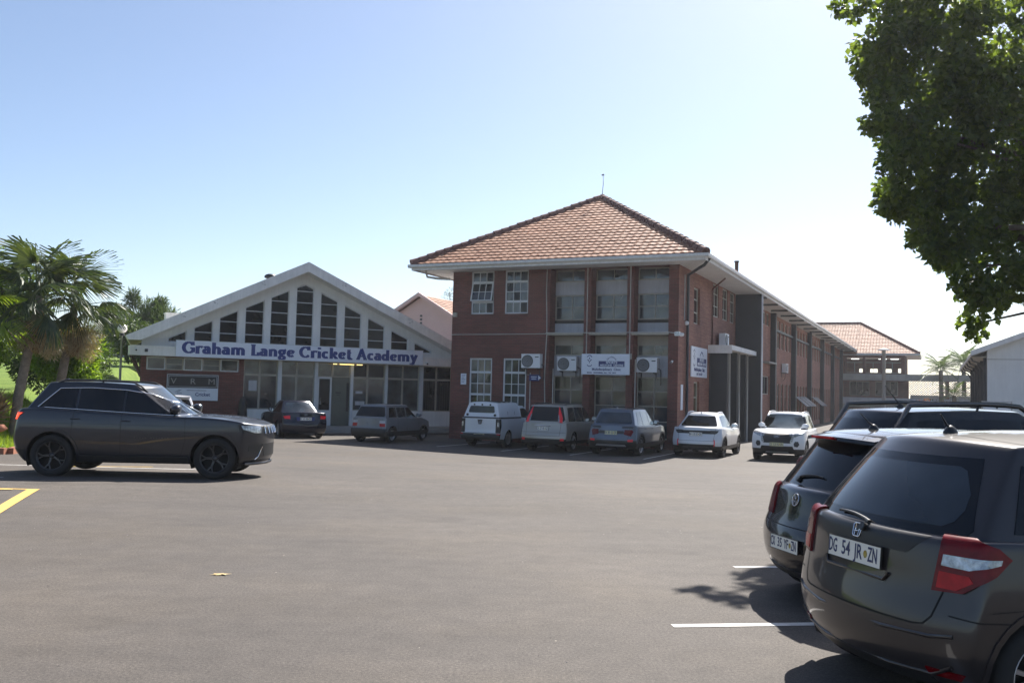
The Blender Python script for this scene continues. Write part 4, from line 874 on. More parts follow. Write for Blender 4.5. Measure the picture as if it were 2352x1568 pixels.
# entrance: half glazed door and grey door leaf
window(AC, I3, .404, 1.10, 2.45, 3.09, .02, 1, [], M_FRAMEC, M_GLASS, .04); window(AC, I3, 1.104, 1.926, 2.45, 3.09, .02, 1, [], M_FRAMEC, M_GLASSC, .04)
dr = MB(); dr.box(.42, .50, .0, .05, .26, 2.44); dr.box(1.0, 1.08, .0, .05, .26, 2.44); dr.box(.501, .999, .0, .05, .26, .95); dr.box(.501, .999, .0, .05, 2.36, 2.44)
D_ = dr.build('door', M_FRAME, AC); g = MB(); g.box(.50, 1.0, .02, .028, .951, 2.359); g.build('pane', M_GLASSD, D_); g = MB(); g.tube([(.56, -.04, 1.2), (.56, -.04, 1.5)], .014, 6); g.build('handle', M_CHROME, D_)
dr = MB(); dr.box(1.11, 1.92, .03, .08, .26, 2.44); D_ = dr.build('door', plain('grey_green_door', (.10, .11, .09), .5), AC); g = MB(); g.box(1.28, 1.52, .024, .029, 1.72, 1.77); g.box(1.32, 1.48, .024, .029, 1.64, 1.67); g.build('lettering', M_BLACK, D_); g = MB(); g.box(1.78, 1.9, .02, .029, .9, 2.2); g.build('door_edge', M_BLACK, D_)
# papers and notices stuck on glass
for (x, z, w_, h_) in ((-2.62, 1.75, .35, .45), (2.2, 1.72, .34, .12), (2.2, 1.2, .45, .18)):
    g = MB(); g.box(x, x + w_, -.002, .003, z, z + h_); g.build('paper', M_PANEL, AC)
# warm tubes under the canopy
for k, (x0, x1) in enumerate(((1.02, 1.22), (1.32, 2.02), (2.12, 2.42))):
    g = MB(); g.box(x0, x1, -.30, -.24, 3.045, 3.097); t = g.build('lamp_housing', M_FRAME); g = MB(); g.box(x0 + .02, x1 - .02, -.295, -.245, 3.02, 3.043); 
    t.name = 'tube_lamp'; on_ac(tag(t, ['short lit tube lamp left of the long one under the canopy', 'long lit yellow tube lamp under the canopy above the door', 'short lit tube lamp right of the long one under the canopy'][k], 'lamp', 'lit tube lamps under the academy canopy'), 0, 0, 0); g.build('lamp_tube', M_WARM, t)
# things on the hall's roof
g = MB(); F3 = lambda a, c, h: (a, c, h); g.lathe([(.17, 0), (.17, .2), (.26, .22), (.27, .29), (.22, .36), (.12, .40), (0, .41)], 16)
on_ac(tag(g.build('roof_ventilator', M_BLACK), 'dark round roof ventilator on the left slope of the white hall', 'ventilator'), -1.72, .6, 6.56)
g = MB(); g.box(-.28, .28, 0, .6, 0, .66); g.box(-.32, .32, -.05, .65, .661, .70); on_ac(tag(g.build('chimney_box', M_BEAM), 'small pale box rising behind the left roof slope', 'roof box'), -5.25, 4.6, 4.56)
cctv('small white security camera at the left end of the hall canopy', AM @ Matrix.Translation((-7.3, -.64, 3.36)))
cctv('small white security camera on the canopy edge right of the big sign', AM @ Matrix.Translation((5.35, -.62, 3.25)))
g = MB(); g.box(-6.95, -6.83, -.66, -.622, 3.24, 3.36); on_ac(tag(g.build('wall_light', M_PIPE), 'tiny dark wall light on the canopy near its left end', 'lamp'), 0, 0, 0)

# ------------------------------------------------------------------ big sign with hand-cut serif letters
def glyph_strokes():
    """each glyph: advance width and strokes; x-height 0.60, capital height 0.92"""
    def arc(cx, cy, rx, ry, a0, a1, n=14): return [(cx + rx * math.cos(R(a0 + (a1 - a0) * k / n)), cy + ry * math.sin(R(a0 + (a1 - a0) * k / n))) for k in range(n + 1)]
    S = lambda x, y, w=.17: ('s', x, y, w)       # slab serif centred on x at height y
    X, C = .56, .88
    G = {}
    G['G'] = (.84, [arc(.44, .44, .35, .40, 48, 300), [(.74, .40), (.74, .10)], [(.54, .40), (.84, .40)], [(.68, .88), (.70, .64)], arc(.44, .44, .35, .40, 300, 330)], [])
    G['r'] = (.48, [[(.16, 0), (.16, X - .05)], arc(.36, .36, .20, .18, 165, 50)], [S(.16, .035, .28), S(.10, X - .04, .16)])
    G['a'] = (.58, [arc(.25, .19, .16, .15, 20, 360), [(.43, .0), (.43, .36)], arc(.27, .37, .16, .17, 0, 150)], [S(.49, .035, .16)])
    G['h'] = (.70, [[(.16, 0), (.16, C)], [(.53, 0), (.53, .34)], arc(.35, .34, .18, .19, 0, 170)], [S(.16, .035, .27), S(.53, .035, .27), S(.10, C - .03, .16)])
    G['m'] = (1.04, [[(.16, 0), (.16, X - .04)], [(.52, 0), (.52, .34)], [(.88, 0), (.88, .34)], arc(.34, .34, .18, .19, 0, 165), arc(.70, .34, .18, .19, 0, 165)], [S(.16, .035, .26), S(.52, .035, .24), S(.88, .035, .26), S(.10, X - .04, .15)])
    G['L'] = (.66, [[(.20, 0), (.20, C)], [(.60, .03), (.60, .26)]], [S(.34, .04, .56), S(.20, C - .035, .34)])
    G['n'] = (.70, [[(.16, 0), (.16, X - .04)], [(.53, 0), (.53, .34)], arc(.35, .34, .18, .19, 0, 165)], [S(.16, .035, .27), S(.53, .035, .27), S(.10, X - .04, .15)])
    G['g'] = (.62, [arc(.28, .36, .17, .17, 0, 360), arc(.28, -.09, .19, .13, 0, 360), [(.22, .17), (.17, .08), (.30, .02)], [(.42, .48), (.56, .56)]], [])
    G['e'] = (.58, [arc(.30, .28, .20, .24, 20, 320), [(.10, .27), (.50, .33)]], [])
    G['C'] = (.80, [arc(.44, .44, .35, .40, 50, 318), [(.68, .90), (.70, .62)]], [])
    G['i'] = (.34, [[(.17, 0), (.17, X - .04)], [(.17, .74), (.17, .86)]], [S(.17, .035, .28), S(.11, X - .04, .15)])
    G['c'] = (.54, [arc(.30, .28, .20, .24, 55, 312)], [S(.42, .46, .10)])
    G['k'] = (.70, [[(.16, 0), (.16, C)], [(.20, .26), (.50, .50)], [(.30, .32), (.54, .04)], arc(.42, .44, .10, .09, -60, 120)], [S(.16, .035, .27), S(.57, .035, .24), S(.10, C - .03, .16)])
    G['t'] = (.44, [[(.20, .10), (.20, .78)], arc(.32, .12, .12, .11, 180, 330)], [S(.22, X - .03, .34)])
    G['A'] = (.86, [[(.14, .02), (.42, .86)], [(.40, .90), (.72, .02)], [(.26, .28), (.60, .28)]], [S(.13, .035, .28), S(.72, .035, .30)])
    G['d'] = (.66, [arc(.27, .27, .18, .23, 0, 360), [(.48, 0), (.48, C)]], [S(.54, .035, .18), S(.43, C - .03, .16)])
    G['y'] = (.64, [[(.12, X), (.32, .06)], [(.54, X), (.24, -.22)], arc(.17, -.17, .08, .07, 300, 180)], [S(.13, X - .03, .24), S(.53, X - .03, .22)])
    return G
def serif_text(txt, width, y0=-.004):
    G = glyph_strokes(); b = MB(); x = 0; dz = [0]; TH, TN = .27, .115
    def ribbon(P):
        for (p, q) in zip(P, P[1:]):
            dx, dz_ = q[0] - p[0], q[1] - p[1]; L = math.hypot(dx, dz_) or 1e-6; w = (TN + (TH - TN) * abs(dz_ / L) ** 1.2) / 2
            ex, ez = dx / L * .02, dz_ / L * .02; nx_, nz_ = -dz_ / L * w, dx / L * w; dz[0] += 1; yy_ = y0 - .00002 * dz[0] % .0031
            yy_ = y0 - (dz[0] % 97) * .00004
            b.poly([(p[0] - ex + nx_, yy_, p[1] - ez + nz_), (p[0] - ex - nx_, yy_, p[1] - ez - nz_), (q[0] + ex - nx_, yy_, q[1] + ez - nz_), (q[0] + ex + nx_, yy_, q[1] + ez + nz_)])
    for ch in txt:
        if ch == ' ': x += .34; continue
        adv, st, sf = G[ch]
        for P in st: ribbon([(x + a, c) for a, c in P])
        for (_, sx, sy, sw) in sf:
            dz[0] += 1; yy_ = y0 - (dz[0] % 97) * .00004; b.poly([(x + sx - sw / 2, yy_, sy - .055), (x + sx + sw / 2, yy_, sy - .055), (x + sx + sw / 2, yy_, sy + .055), (x + sx - sw / 2, yy_, sy + .055)])
        x += adv + .035
    k = width / x
    return b, k
SG = empty('name_sign', label='long white sign reading Graham Lange Cricket Academy', cat='sign'); SG.matrix_basis = AM @ Matrix.Translation((-5.76, -.70, 3.115)) @ Matrix.Rotation(R(-.1), 4, 'Y')
b = MB(); b.box(0, 10.95, 0, .05, 0, .645); b.build('board', M_SIGNW, SG)
b = MB(); b.box(-.02, 10.97, -.006, .056, -.022, -.001); b.box(-.02, 10.97, -.006, .056, .646, .665); b.build('frame', M_FRAME, SG)
b, k_ = serif_text('Graham Lange Cricket Academy', 10.45); zk = .53
b.v = [(q[0] * k_ + .25, q[1], q[2] * zk + .135) for q in b.v]; b.build('lettering', M_BLUE, SG)

VS = empty('sponsor_sign', label='framed black and white VRM sign on the brick wall behind the dark estate car', cat='sign'); VS.matrix_basis = AM @ Matrix.Translation((-5.98, -.06, 1.29))
b = MB(); b.box(0, 2.08, 0, .05, 0, .52); b.build('white_panel', M_SIGNW, VS); b = MB(); b.box(0, 2.08, 0, .05, .521, 1.09); b.build('black_panel', M_BLACK, VS)
b = MB(); b.box(0, 2.08, -.012, -.001, 1.05, 1.09); b.box(0, .04, -.012, -.001, .53, 1.049); b.box(2.04, 2.08, -.012, -.001, .53, 1.049); b.box(.07, 2.01, -.010, -.001, 1.0, 1.02); b.box(.07, 2.01, -.010, -.001, .56, .58); b.box(.07, .09, -.010, -.001, .581, .999); b.box(1.99, 2.01, -.010, -.001, .581, .999); b.build('frame', M_PANEL, VS)
for ch, x in (('V', .27), ('R', 1.04), ('M', 1.80)): put_text(VS, ch, .34, x, .79, -.006, MATS['concrete'], 1.15)
put_text(VS, 'Cricket', .2, 1.45, .25, -.006, M_BLUE, 1.0, off=.004); b = MB(); b.box(.8, 1.6, -.004, -.0005, .41, .43); b.build('printed_line', M_NAVY, VS)
b = MB(); b.tube([(.35, -.006, .34), (.5, -.006, .42), (.6, -.006, .44), (.5, -.006, .38), (.42, -.006, .30), (.62, -.006, .30)], .008, 4); b.build('flourish', M_NAVY, VS)
# small things in front of the hall
g = MB(); g.lathe([(.0, 0), (.22, 0), (.24, .06), (.20, .5), (.17, .95), (.12, 1.15), (.03, 1.25), (0, 1.26)], 14)
on_ac(tag(g.build('covered_bin', M_BLACK), 'dark tapering covered object standing against the hall at the brick corner', 'bin'), -2.95, -.55, .25)

# ------------------------------------------------------------------ lamp posts, notice board
LP = empty('globe_lamp_post', (-16.2, 38.0, 0.9), 0, 'slim lamp post with round opal globe on the lawn', 'lamp post')
b = MB(); b.tube([(0, 0, 0), (0, 0, 2.72)], .055, 10, .04); b.build('post', M_CONC, LP); b = MB(); b.lathe([(.0, 2.7), (.09, 2.71), (.10, 2.76), (.08, 2.80)], 14); b.build('collar', M_PIPE, LP)
b = MB(); b.lathe([(.19 * math.sin(R(a)), 3.0 - .19 * math.cos(R(a))) for a in range(0, 181, 15)], 20); b.build('globe', M_GLOBE, LP)
def lamp(x, y, z0, z1, label):
    t = empty('lamp_post', (x, y, z0), 0, label, 'lamp post'); h = z1 - z0
    b = MB(); b.tube([(0, 0, 0), (0, 0, h)], .13, 10, .11); b.build('post', M_CONC, t); b = MB(); b.lathe([(0, h + .16), (.12, h + .15), (.42, h + .06), (.44, h + .03), (.12, h), (0, h)], 16); b.build('lamp_head', M_PANEL, t)
lamp(24.0, 59.0, -.45, 4.9, 'pale lamp post standing in front of the far link bridge')
lamp(41.0, 97.0, -2, 3.9, 'distant lamp post seen through the diamond mesh')
NB = empty('notice_board', (15.9, 30.0, -.41), R(-20), 'white framed notice board on posts beside the white building', 'sign')
b = MB(); b.box(-.40, .40, -.02, .02, .9, 2.15); b.build('board', M_SIGNW, NB); b = MB()
for x in (-.43, .43): b.tube([(x, 0, 0), (x, 0, 2.2)], .025, 8)
b.box(-.43, .43, -.03, .03, 2.151, 2.19); b.build('post', M_PANEL, NB); b = MB(); b.box(-.2, .2, -.023, -.0205, 1.72, 1.76); b.box(-.03, .03, -.023, -.0205, 1.95, 2.02); b.box(-.25, .25, -.023, -.0205, 1.5, 1.52); b.build('printed_lines', M_PIPE, NB)

# ------------------------------------------------------------------ cars
def lerp(a, b, t): return a + (b - a) * t
def pl(P, x):
    """smooth-ish polyline lookup"""
    if x <= P[0][0]: return P[0][1]
    for (a, c) in zip(P, P[1:]):
        if x <= c[0]: return lerp(a[1], c[1], (x - a[0]) / (c[0] - a[0]))
    return P[-1][1]
def shell(fn, us, vs, ts, lvl=2):
    nu, nv, nt = len(us), len(vs), len(ts); idx = {}; V = []; F = []
    def vid(i, j, k):
        if (i, j, k) not in idx: idx[(i, j, k)] = len(V); V.append(fn(us[i], vs[j], ts[k]))
        return idx[(i, j, k)]
    for i in range(nu - 1):
        for j in range(nv - 1):
            F.append((vid(i, j, nt - 1), vid(i + 1, j, nt - 1), vid(i + 1, j + 1, nt - 1), vid(i, j + 1, nt - 1)))
            F.append((vid(i, j, 0), vid(i, j + 1, 0), vid(i + 1, j + 1, 0), vid(i + 1, j, 0)))
    for i in range(nu - 1):
        for k in range(nt - 1):
            F.append((vid(i, 0, k), vid(i + 1, 0, k), vid(i + 1, 0, k + 1), vid(i, 0, k + 1)))
            F.append((vid(i, nv - 1, k), vid(i, nv - 1, k + 1), vid(i + 1, nv - 1, k + 1), vid(i + 1, nv - 1, k)))
    for j in range(nv - 1):
        for k in range(nt - 1):
            F.append((vid(0, j, k), vid(0, j, k + 1), vid(0, j + 1, k + 1), vid(0, j + 1, k)))
            F.append((vid(nu - 1, j, k), vid(nu - 1, j + 1, k), vid(nu - 1, j + 1, k + 1), vid(nu - 1, j, k + 1)))
    me = bpy.data.meshes.new('t'); me.from_pydata(V, [], F); o = bpy.data.objects.new('t', me); col.objects.link(o)
    md = o.modifiers.new('s', 'SUBSURF'); md.levels = lvl; md.render_levels = lvl
    m2 = bpy.data.meshes.new_from_object(o.evaluated_get(bpy.context.evaluated_depsgraph_get()))
    bpy.data.objects.remove(o); bpy.data.meshes.remove(me)
    n = len(m2.vertices); P = np.zeros(n * 3); m2.vertices.foreach_get('co', P); Nn = np.zeros(n * 3); m2.vertices.foreach_get('normal', Nn)
    Fc = [tuple(p.vertices) for p in m2.polygons]; FN = np.zeros(len(Fc) * 3); m2.polygons.foreach_get('normal', FN); bpy.data.meshes.remove(m2)
    return P.reshape(-1, 3), Nn.reshape(-1, 3), np.array(Fc), FN.reshape(-1, 3)
def clip_face(fc, line, keep_in=True):
    """fc list of (pos,nrm,a,b); line (ax,ay,bx,by); inside = left"""
    ax, ay, bx, by = line; out = []; n = len(fc)
    dd = [(bx - ax) * (q[3] - ay) - (by - ay) * (q[2] - ax) for q in fc]
    if not keep_in: dd = [-d for d in dd]
    for i in range(n):
        d0, d1 = dd[i], dd[(i + 1) % n]; p, q = fc[i], fc[(i + 1) % n]
        if d0 >= 0: out.append(p)
        if (d0 > 0 and d1 < 0) or (d0 < 0 and d1 > 0):
            t = d0 / (d0 - d1); out.append((p[0] + (q[0] - p[0]) * t, p[1] + (q[1] - p[1]) * t, p[2] + (q[2] - p[2]) * t, p[3] + (q[3] - p[3]) * t))
    return out if len(out) > 2 else []
def ccw(poly):
    A = sum(p[0] * q[1] - q[0] * p[1] for p, q in zip(poly, poly[1:] + poly[:1])); return poly if A > 0 else poly[::-1]
def faces_mesh(name, faces, mat, off=0.0, rim=0.0):
    """faces: lists of (pos,nrm,..); welded, offset along normals, optional rim walls"""
    key = {}; V = []; N = []; F = []
    for fc in faces:
        ids = []
        for q in fc:
            k = (round(q[0][0], 5), round(q[0][1], 5), round(q[0][2], 5))
            if k not in key: key[k] = len(V); V.append(q[0] + q[1] * off); N.append(q[1])
            if not ids or ids[-1] != key[k]: ids.append(key[k])
        if len(ids) > 2 and ids[0] == ids[-1]: ids.pop()
        if len(set(ids)) > 2 and len(set(ids)) == len(ids): F.append(ids)
    if rim > 0:
        cnt = {}
        for f in F:
            for a, b in zip(f, f[1:] + f[:1]): e = (min(a, b), max(a, b)); cnt[e] = cnt.get(e, 0) + 1 ; cnt[(e, 'd')] = (a, b)
        for e in [e for e in cnt if not isinstance(e[1], str) and cnt[e] == 1]:
            a, b = cnt[(e, 'd')]; pa, pb = V[a], V[b]; ed = pb - pa; nn = np.cross(ed, N[a]); L = np.linalg.norm(nn)
            if L < 1e-9: continue
            nn = nn / L; i = len(V); V += [pa, pb, pb - N[b] * (off + rim), pa - N[a] * (off + rim)]; N += [nn] * 4; F.append([i, i + 3, i + 2, i + 1])
    if not F: return None
    me = bpy.data.meshes.new(name); me.from_pydata([tuple(v) for v in V], [], F); me.polygons.foreach_set('use_smooth', [True] * len(F))
    me.normals_split_custom_set_from_vertices([tuple(n / (np.linalg.norm(n) + 1e-9)) for n in N])
    if mat: me.materials.append(mat)
    return me
VIEW = {'S': lambda L, s: ((0, s, 0), lambda P: (P[:, 0], P[:, 2])), 'R': lambda L, s: ((-1, 0, 0), lambda P: (P[:, 1] * s, P[:, 2])), 'F': lambda L, s: ((1, 0, 0), lambda P: (P[:, 1] * s, P[:, 2])),
        'T': lambda L, s: ((0, 0, 1), lambda P: (P[:, 0], P[:, 1] * s)), 'CR': lambda L, s: ((-.707, .707 * s, 0), lambda P: ((P[:, 0] + P[:, 1] * s) * .7071, P[:, 2])),
        'CF': lambda L, s: ((.707, .707 * s, 0), lambda P: ((L - P[:, 0] + P[:, 1] * s) * .7071, P[:, 2]))}
class Car:
    def __init__(c, sp):
        c.sp = sp; L, W = sp['L'], sp['W']; c.L, c.W = L, W; top, zs = sp['top'], sp.get('zs', .22)
        rp = sp.get('rear', [(.2, .10), (.32, .02), (.5, 0), (.62, .02), (.72, .07), (1.1, .14)]); fp = sp.get('front', [(.2, L - .16), (.34, L - .03), (.5, L), (.68, L - .05), (1.0, L - .25)])
        side = sp.get('side', [(.2, .93), (.35, .975), (.55, 1.0), (.75, .995), (.9, .965), (1.15, .93)]); rr, rf = sp.get('rr', .16), sp.get('rf', .34)
        def flow(u, v, t):
            x0 = u * L; z = zs + t * (pl(top, x0) - zs); av = abs(v)
            x = lerp(pl(rp, z) + rr * av ** sp.get('re', 3.2), pl(fp, z) - rf * av ** 2.6, u); z = zs + t * (pl(top, x) - zs)
            if t > .5: z += sp.get('crown', .035) * (1 - v * v) * (t - .5) * 2
            y = v * W / 2 * pl(side, z) * (1 - .03 * max(0, 1 - x / .6) - .05 * max(0, 1 - (L - x) / .7))
            return (x, y, z)
        e = .022; us = [0, e, .07, .13, .2, .28, .36, .44, .52, .6, .68, .75, .82, .88, .94, 1 - e, 1]
        c.low = shell(flow, us, [-1, -.95, -.75, -.4, 0, .4, .75, .95, 1], [0, .05, .18, .34, .5, .66, .82, .93, 1])
        c.tops = []
        for g in sp['gh']:
            def ftop(u, v, t, g=g):
                av = abs(v); zb0 = lambda x: pl(top, x) - .10
                xr = lerp(g['xb0'], g['xr0'], t ** g.get('pr', 1.0)); xf = lerp(g['xb1'], g['xr1'], t ** g.get('pf', 1.0))
                x = lerp(xr + g.get('cr', .10) * av ** 2.5, xf - g.get('cf', .22) * av ** 2.2, u)
                z = lerp(zb0(x), pl(g['roof'], x) + g.get('crown', .035) * (1 - v * v), t)
                wb = g['wb'] * (1 - .05 * max(0, 1 - (x - g['xb0']) / .7)); y = v * lerp(wb, g['wr'] * (1 - g.get('rt', .06) * max(0, 1 - (x - g['xr0']) / .8)), t ** 1.15); return (x, y, z)
            c.tops.append(shell(ftop, [0, .03, .12, .28, .45, .62, .8, .93, .975, 1], [-1, -.94, -.7, -.35, 0, .35, .7, .94, 1], [0, .12, .35, .6, .82, .94, 1]))
        c.shells = {'low': [c.low], 'top': c.tops[:1], 'top2': c.tops[1:2], 'all': [c.low] + c.tops}
        c.bvh = {k: [BVHTree.FromPolygons([tuple(v) for v in s[0]], [tuple(int(i) for i in f) for f in s[2]]) for s in v_] for k, v_ in c.shells.items()}
    def patch(c, sh, view, s, poly, cut=.12, zsel=None):
        D, mp = VIEW[view](c.L, s); D = np.array(D); poly = ccw(list(poly)); res = []
        for (P, N, F, FN) in c.shells[sh]:
            A, B = mp(P); fa, fb = A[F], B[F]; pa = [q[0] for q in poly]; pb = [q[1] for q in poly]
            ok = (fa.max(1) > min(pa)) & (fa.min(1) < max(pa)) & (fb.max(1) > min(pb)) & (fb.min(1) < max(pb)) & (FN @ D > cut)
            if view in ('S', 'CR', 'CF'): ok &= (P[F][:, :, 1].mean(1) * s > 0)
            if view == 'R': ok &= P[F][:, :, 0].mean(1) < c.L * .5
            for fi in np.nonzero(ok)[0]:
                fc = [(P[i], N[i], A[i], B[i]) for i in F[fi]]
                for (p, q) in zip(poly, poly[1:] + poly[:1]):
                    fc = clip_face(fc, (p[0], p[1], q[0], q[1]))
                    if not fc: break
                if fc: res.append(fc)
        return res
    def hit(c, view, s, a, b, sh='all'):
        best = None
        if view == 'R': o, d = Vector((-3, a * s, b)), Vector((1, 0, 0))
        elif view == 'F': o, d = Vector((c.L + 3, a * s, b)), Vector((-1, 0, 0))
        elif view == 'S': o, d = Vector((a, s * 4, b)), Vector((0, -s, 0))
        else: o, d = Vector((a, b * s, 5)), Vector((0, 0, -1))
        for bv in c.bvh[sh]:
            h = bv.ray_cast(o, d)
            if h[0] is not None and (best is None or h[3] < best[2]): best = (h[0], h[1], h[3])
        return best
    def body_faces(c):
        sp = c.sp; out = []; rad = sp['r'] + sp.get('ag', .045); arches = [(sp['xr'], sp['r']), (sp['xf'], sp['r'])]
        for si, (P, N, F, FN) in enumerate(c.shells['all']):
            for fi in range(len(F)):
                idx = F[fi]; fc = [(P[i], N[i], P[i][0], P[i][2]) for i in idx]; pieces = [fc]
                if si == 0 and abs(P[idx][:, 1].mean()) > c.W / 2 - .36:
                    for (xc, zc) in arches:
                        if P[idx][:, 0].max() < xc - rad or P[idx][:, 0].min() > xc + rad or P[idx][:, 2].min() > zc + rad: continue
                        n = 20; poly = [(xc + rad * math.cos(2 * math.pi * k / n), zc + rad * math.sin(2 * math.pi * k / n)) for k in range(n)]
                        nxt = []
                        for fc_ in pieces:
                            cur = fc_
                            for (p, q) in zip(poly, poly[1:] + poly[:1]):
                                o_ = clip_face(cur, (p[0], p[1], q[0], q[1]), False)
                                if o_: nxt.append(o_)
                                cur = clip_face(cur, (p[0], p[1], q[0], q[1]))
                                if not cur: break
                        pieces = nxt
                out += pieces
        return out
def circ_strip(xc, zc, r0, r1, a0, a1, n=14):
    out = []
    for k in range(n):
        t0, t1 = R(a0 + (a1 - a0) * k / n), R(a0 + (a1 - a0) * (k + 1) / n)
        out.append([(xc + r0 * math.cos(t0), zc + r0 * math.sin(t0)), (xc + r1 * math.cos(t0), zc + r1 * math.sin(t0)), (xc + r1 * math.cos(t1), zc + r1 * math.sin(t1)), (xc + r0 * math.cos(t1), zc + r0 * math.sin(t1))])
    return out
WH_CACHE = {}
def wheel_meshes(r, rr, w, n, style, mat):
    k = (r, rr, w, n, style, mat.name)
    if k in WH_CACHE: return WH_CACHE[k]
    F = lambda a, b, c: (a, c, b); h = w / 2
    t = MB(); t.lathe([(rr, -h * .8), (rr + .02, -h), (r - .03, -h), (r - .008, -h * .82), (r, -h * .55), (r, h * .55), (r - .008, h * .82), (r - .03, h), (rr + .035, h * 1.02), (rr + .01, h * .93), (rr, h * .85)], 36, F)
    for q in (-.35, 0, .35): t.lathe([(r + .0015, h * (q - .05)), (r - .006, h * (q - .04)), (r - .006, h * (q + .04)), (r + .0015, h * (q + .05))], 36, F)
    tyre = t.mesh('wheel', M_RUBBER)
    b = MB(); b.lathe([(rr, -h * .8), (rr - .015, -h * .7), (rr - .02, h * .1), (rr - .03, h * .12), (0.0, h * .05)], 30, F); back = b.mesh('wheel_barrel', M_BLACKM)
    b = MB(); b.lathe([(rr - .022, h * .62), (rr - .004, h * .88), (rr + .002, h * .88), (rr + .002, h * .6)], 36, F)
    b.lathe([(.0, h * .72), (.03, h * .72), (.045, h * .62), (.06, h * .5), (.06, h * .2)], 18, F)
    if style == 'cover':
        b.lathe([(.03, h * .72), (rr * .5, h * .80), (rr - .022, h * .72)], 36, F)
    for i in range(n):
        a = 2 * math.pi * i / n
        def P(rad, tan, d): return (rad * math.cos(a) - tan * math.sin(a), d, rad * math.sin(a) + tan * math.cos(a))
        def bar(r0, t0, r1, t1, w0, w1, d0, d1, th=.022):
            c_ = []
            for (ra, ta, wa, da) in ((r0, t0, w0, d0), (r1, t1, w1, d1)):
                c_.append([P(ra, ta - wa, da), P(ra, ta + wa, da), P(ra, ta + wa * 1.25, da - th), P(ra, ta - wa * 1.25, da - th)])
            A, B = c_
            b.poly([A[0], A[1], B[1], B[0]]); b.poly([A[1], A[2], B[2], B[1]]); b.poly([A[0], B[0], B[3], A[3]]); b.poly([A[3], B[3], B[2], A[2]])
        if style == 'single': bar(.04, 0, rr - .012, 0, .022, .028, h * .62, h * .74)
        elif style == 'twin': bar(.05, .012, rr - .012, .05, .010, .012, h * .6, h * .74); bar(.05, -.012, rr - .012, -.05, .010, .012, h * .6, h * .74)
        elif style == 'y': bar(.04, 0, rr * .6, 0, .018, .014, h * .6, h * .68); bar(rr * .58, 0, rr - .012, .055, .012, .010, h * .68, h * .76); bar(rr * .58, 0, rr - .012, -.055, .012, .010, h * .68, h * .76)
        elif style == 'cover': bar(rr * .45, 0, rr - .03, 0, .012, .02, h * .86, h * .8, .03)
    rim = b.mesh('rim', mat); WH_CACHE[k] = (tyre, rim, back); return WH_CACHE[k]
def plate(c, t, view, z, txt, mat=None, y=0.0, w=.44, h=.115, back=True):
    hd = c.hit(view, 1, y, z); 
    if not hd: return
    p, n, _ = hd; n = Vector((n.x, 0, n.z * .6)).normalized(); zax = Vector((0, 0, 1)); zax = (zax - n * zax.dot(n)).normalized(); xax = zax.cross(n) * 1.0
    M = Matrix(((xax.x, n.x, zax.x, p.x), (xax.y, n.y, zax.y, p.y), (xax.z, n.z, zax.z, p.z), (0, 0, 0, 1)))
    b = MB(); b.box(-w / 2, w / 2, .004, .012, -h / 2, h / 2); o = b.build('licence_plate', mat or M_PLATE, t); o.matrix_basis = M
    b = MB(); q = .004
    for (x0, x1, z0, z1) in ((-w / 2, w / 2, -h / 2 - q, -h / 2), (-w / 2, w / 2, h / 2, h / 2 + q), (-w / 2 - q, -w / 2, -h / 2 - q, h / 2 + q), (w / 2, w / 2 + q, -h / 2 - q, h / 2 + q)): b.box(x0, x1, .002, .0135, z0, z1)
    b.build('plate_frame', M_BLACK, o)
    f = Matrix(((1, 0, 0, 0), (0, 0, 1, .0135), (0, 1, 0, 0), (0, 0, 0, 1)))
    for (s_, x_, wd) in txt:
        me = text_mesh(s_, h * 1.0, .0008, M_INK, 'CENTER', 1.0, .0012 * h / .115); me.name = 'plate_lettering'
        xs = [v.co.x for v in me.vertices]
        if xs: k = wd * w / max(1e-4, max(xs) - min(xs)); me.transform(Matrix.Diagonal((k, 1, 1, 1)))
        l = link('plate_lettering', me, o); l.matrix_basis = Matrix.Translation((x_ * w, 0, -.0 * h)) @ f
    b = MB(); b.lathe([(0, 0), (.022, 0), (.022, .001)], 12, lambda a, b_, c_: (.225 * w + a * .8, .0125 + c_, b_)); b.build('plate_crest', M_GOLD, o)
    return o
def strokes(c, t, view, y, z, segs, r, mat, name='badge', sh='all', off=.008):
    b = MB(); 
    for sg in segs:
        pts = []
        for (dy, dz) in sg:
            hd = c.hit(view, 1, y + dy, z + dz, sh)
            if hd: pts.append(hd[0] + hd[1] * off)
        if len(pts) > 1: b.tube(pts, r, 6)
    return b.build(name, mat, t)
def circ_pts(r, rz=None, n=20, a0=0, a1=360): rz = rz or r; return [(r * math.cos(R(a0 + (a1 - a0) * k / n)), rz * math.sin(R(a0 + (a1 - a0) * k / n))) for k in range(n + 1)]
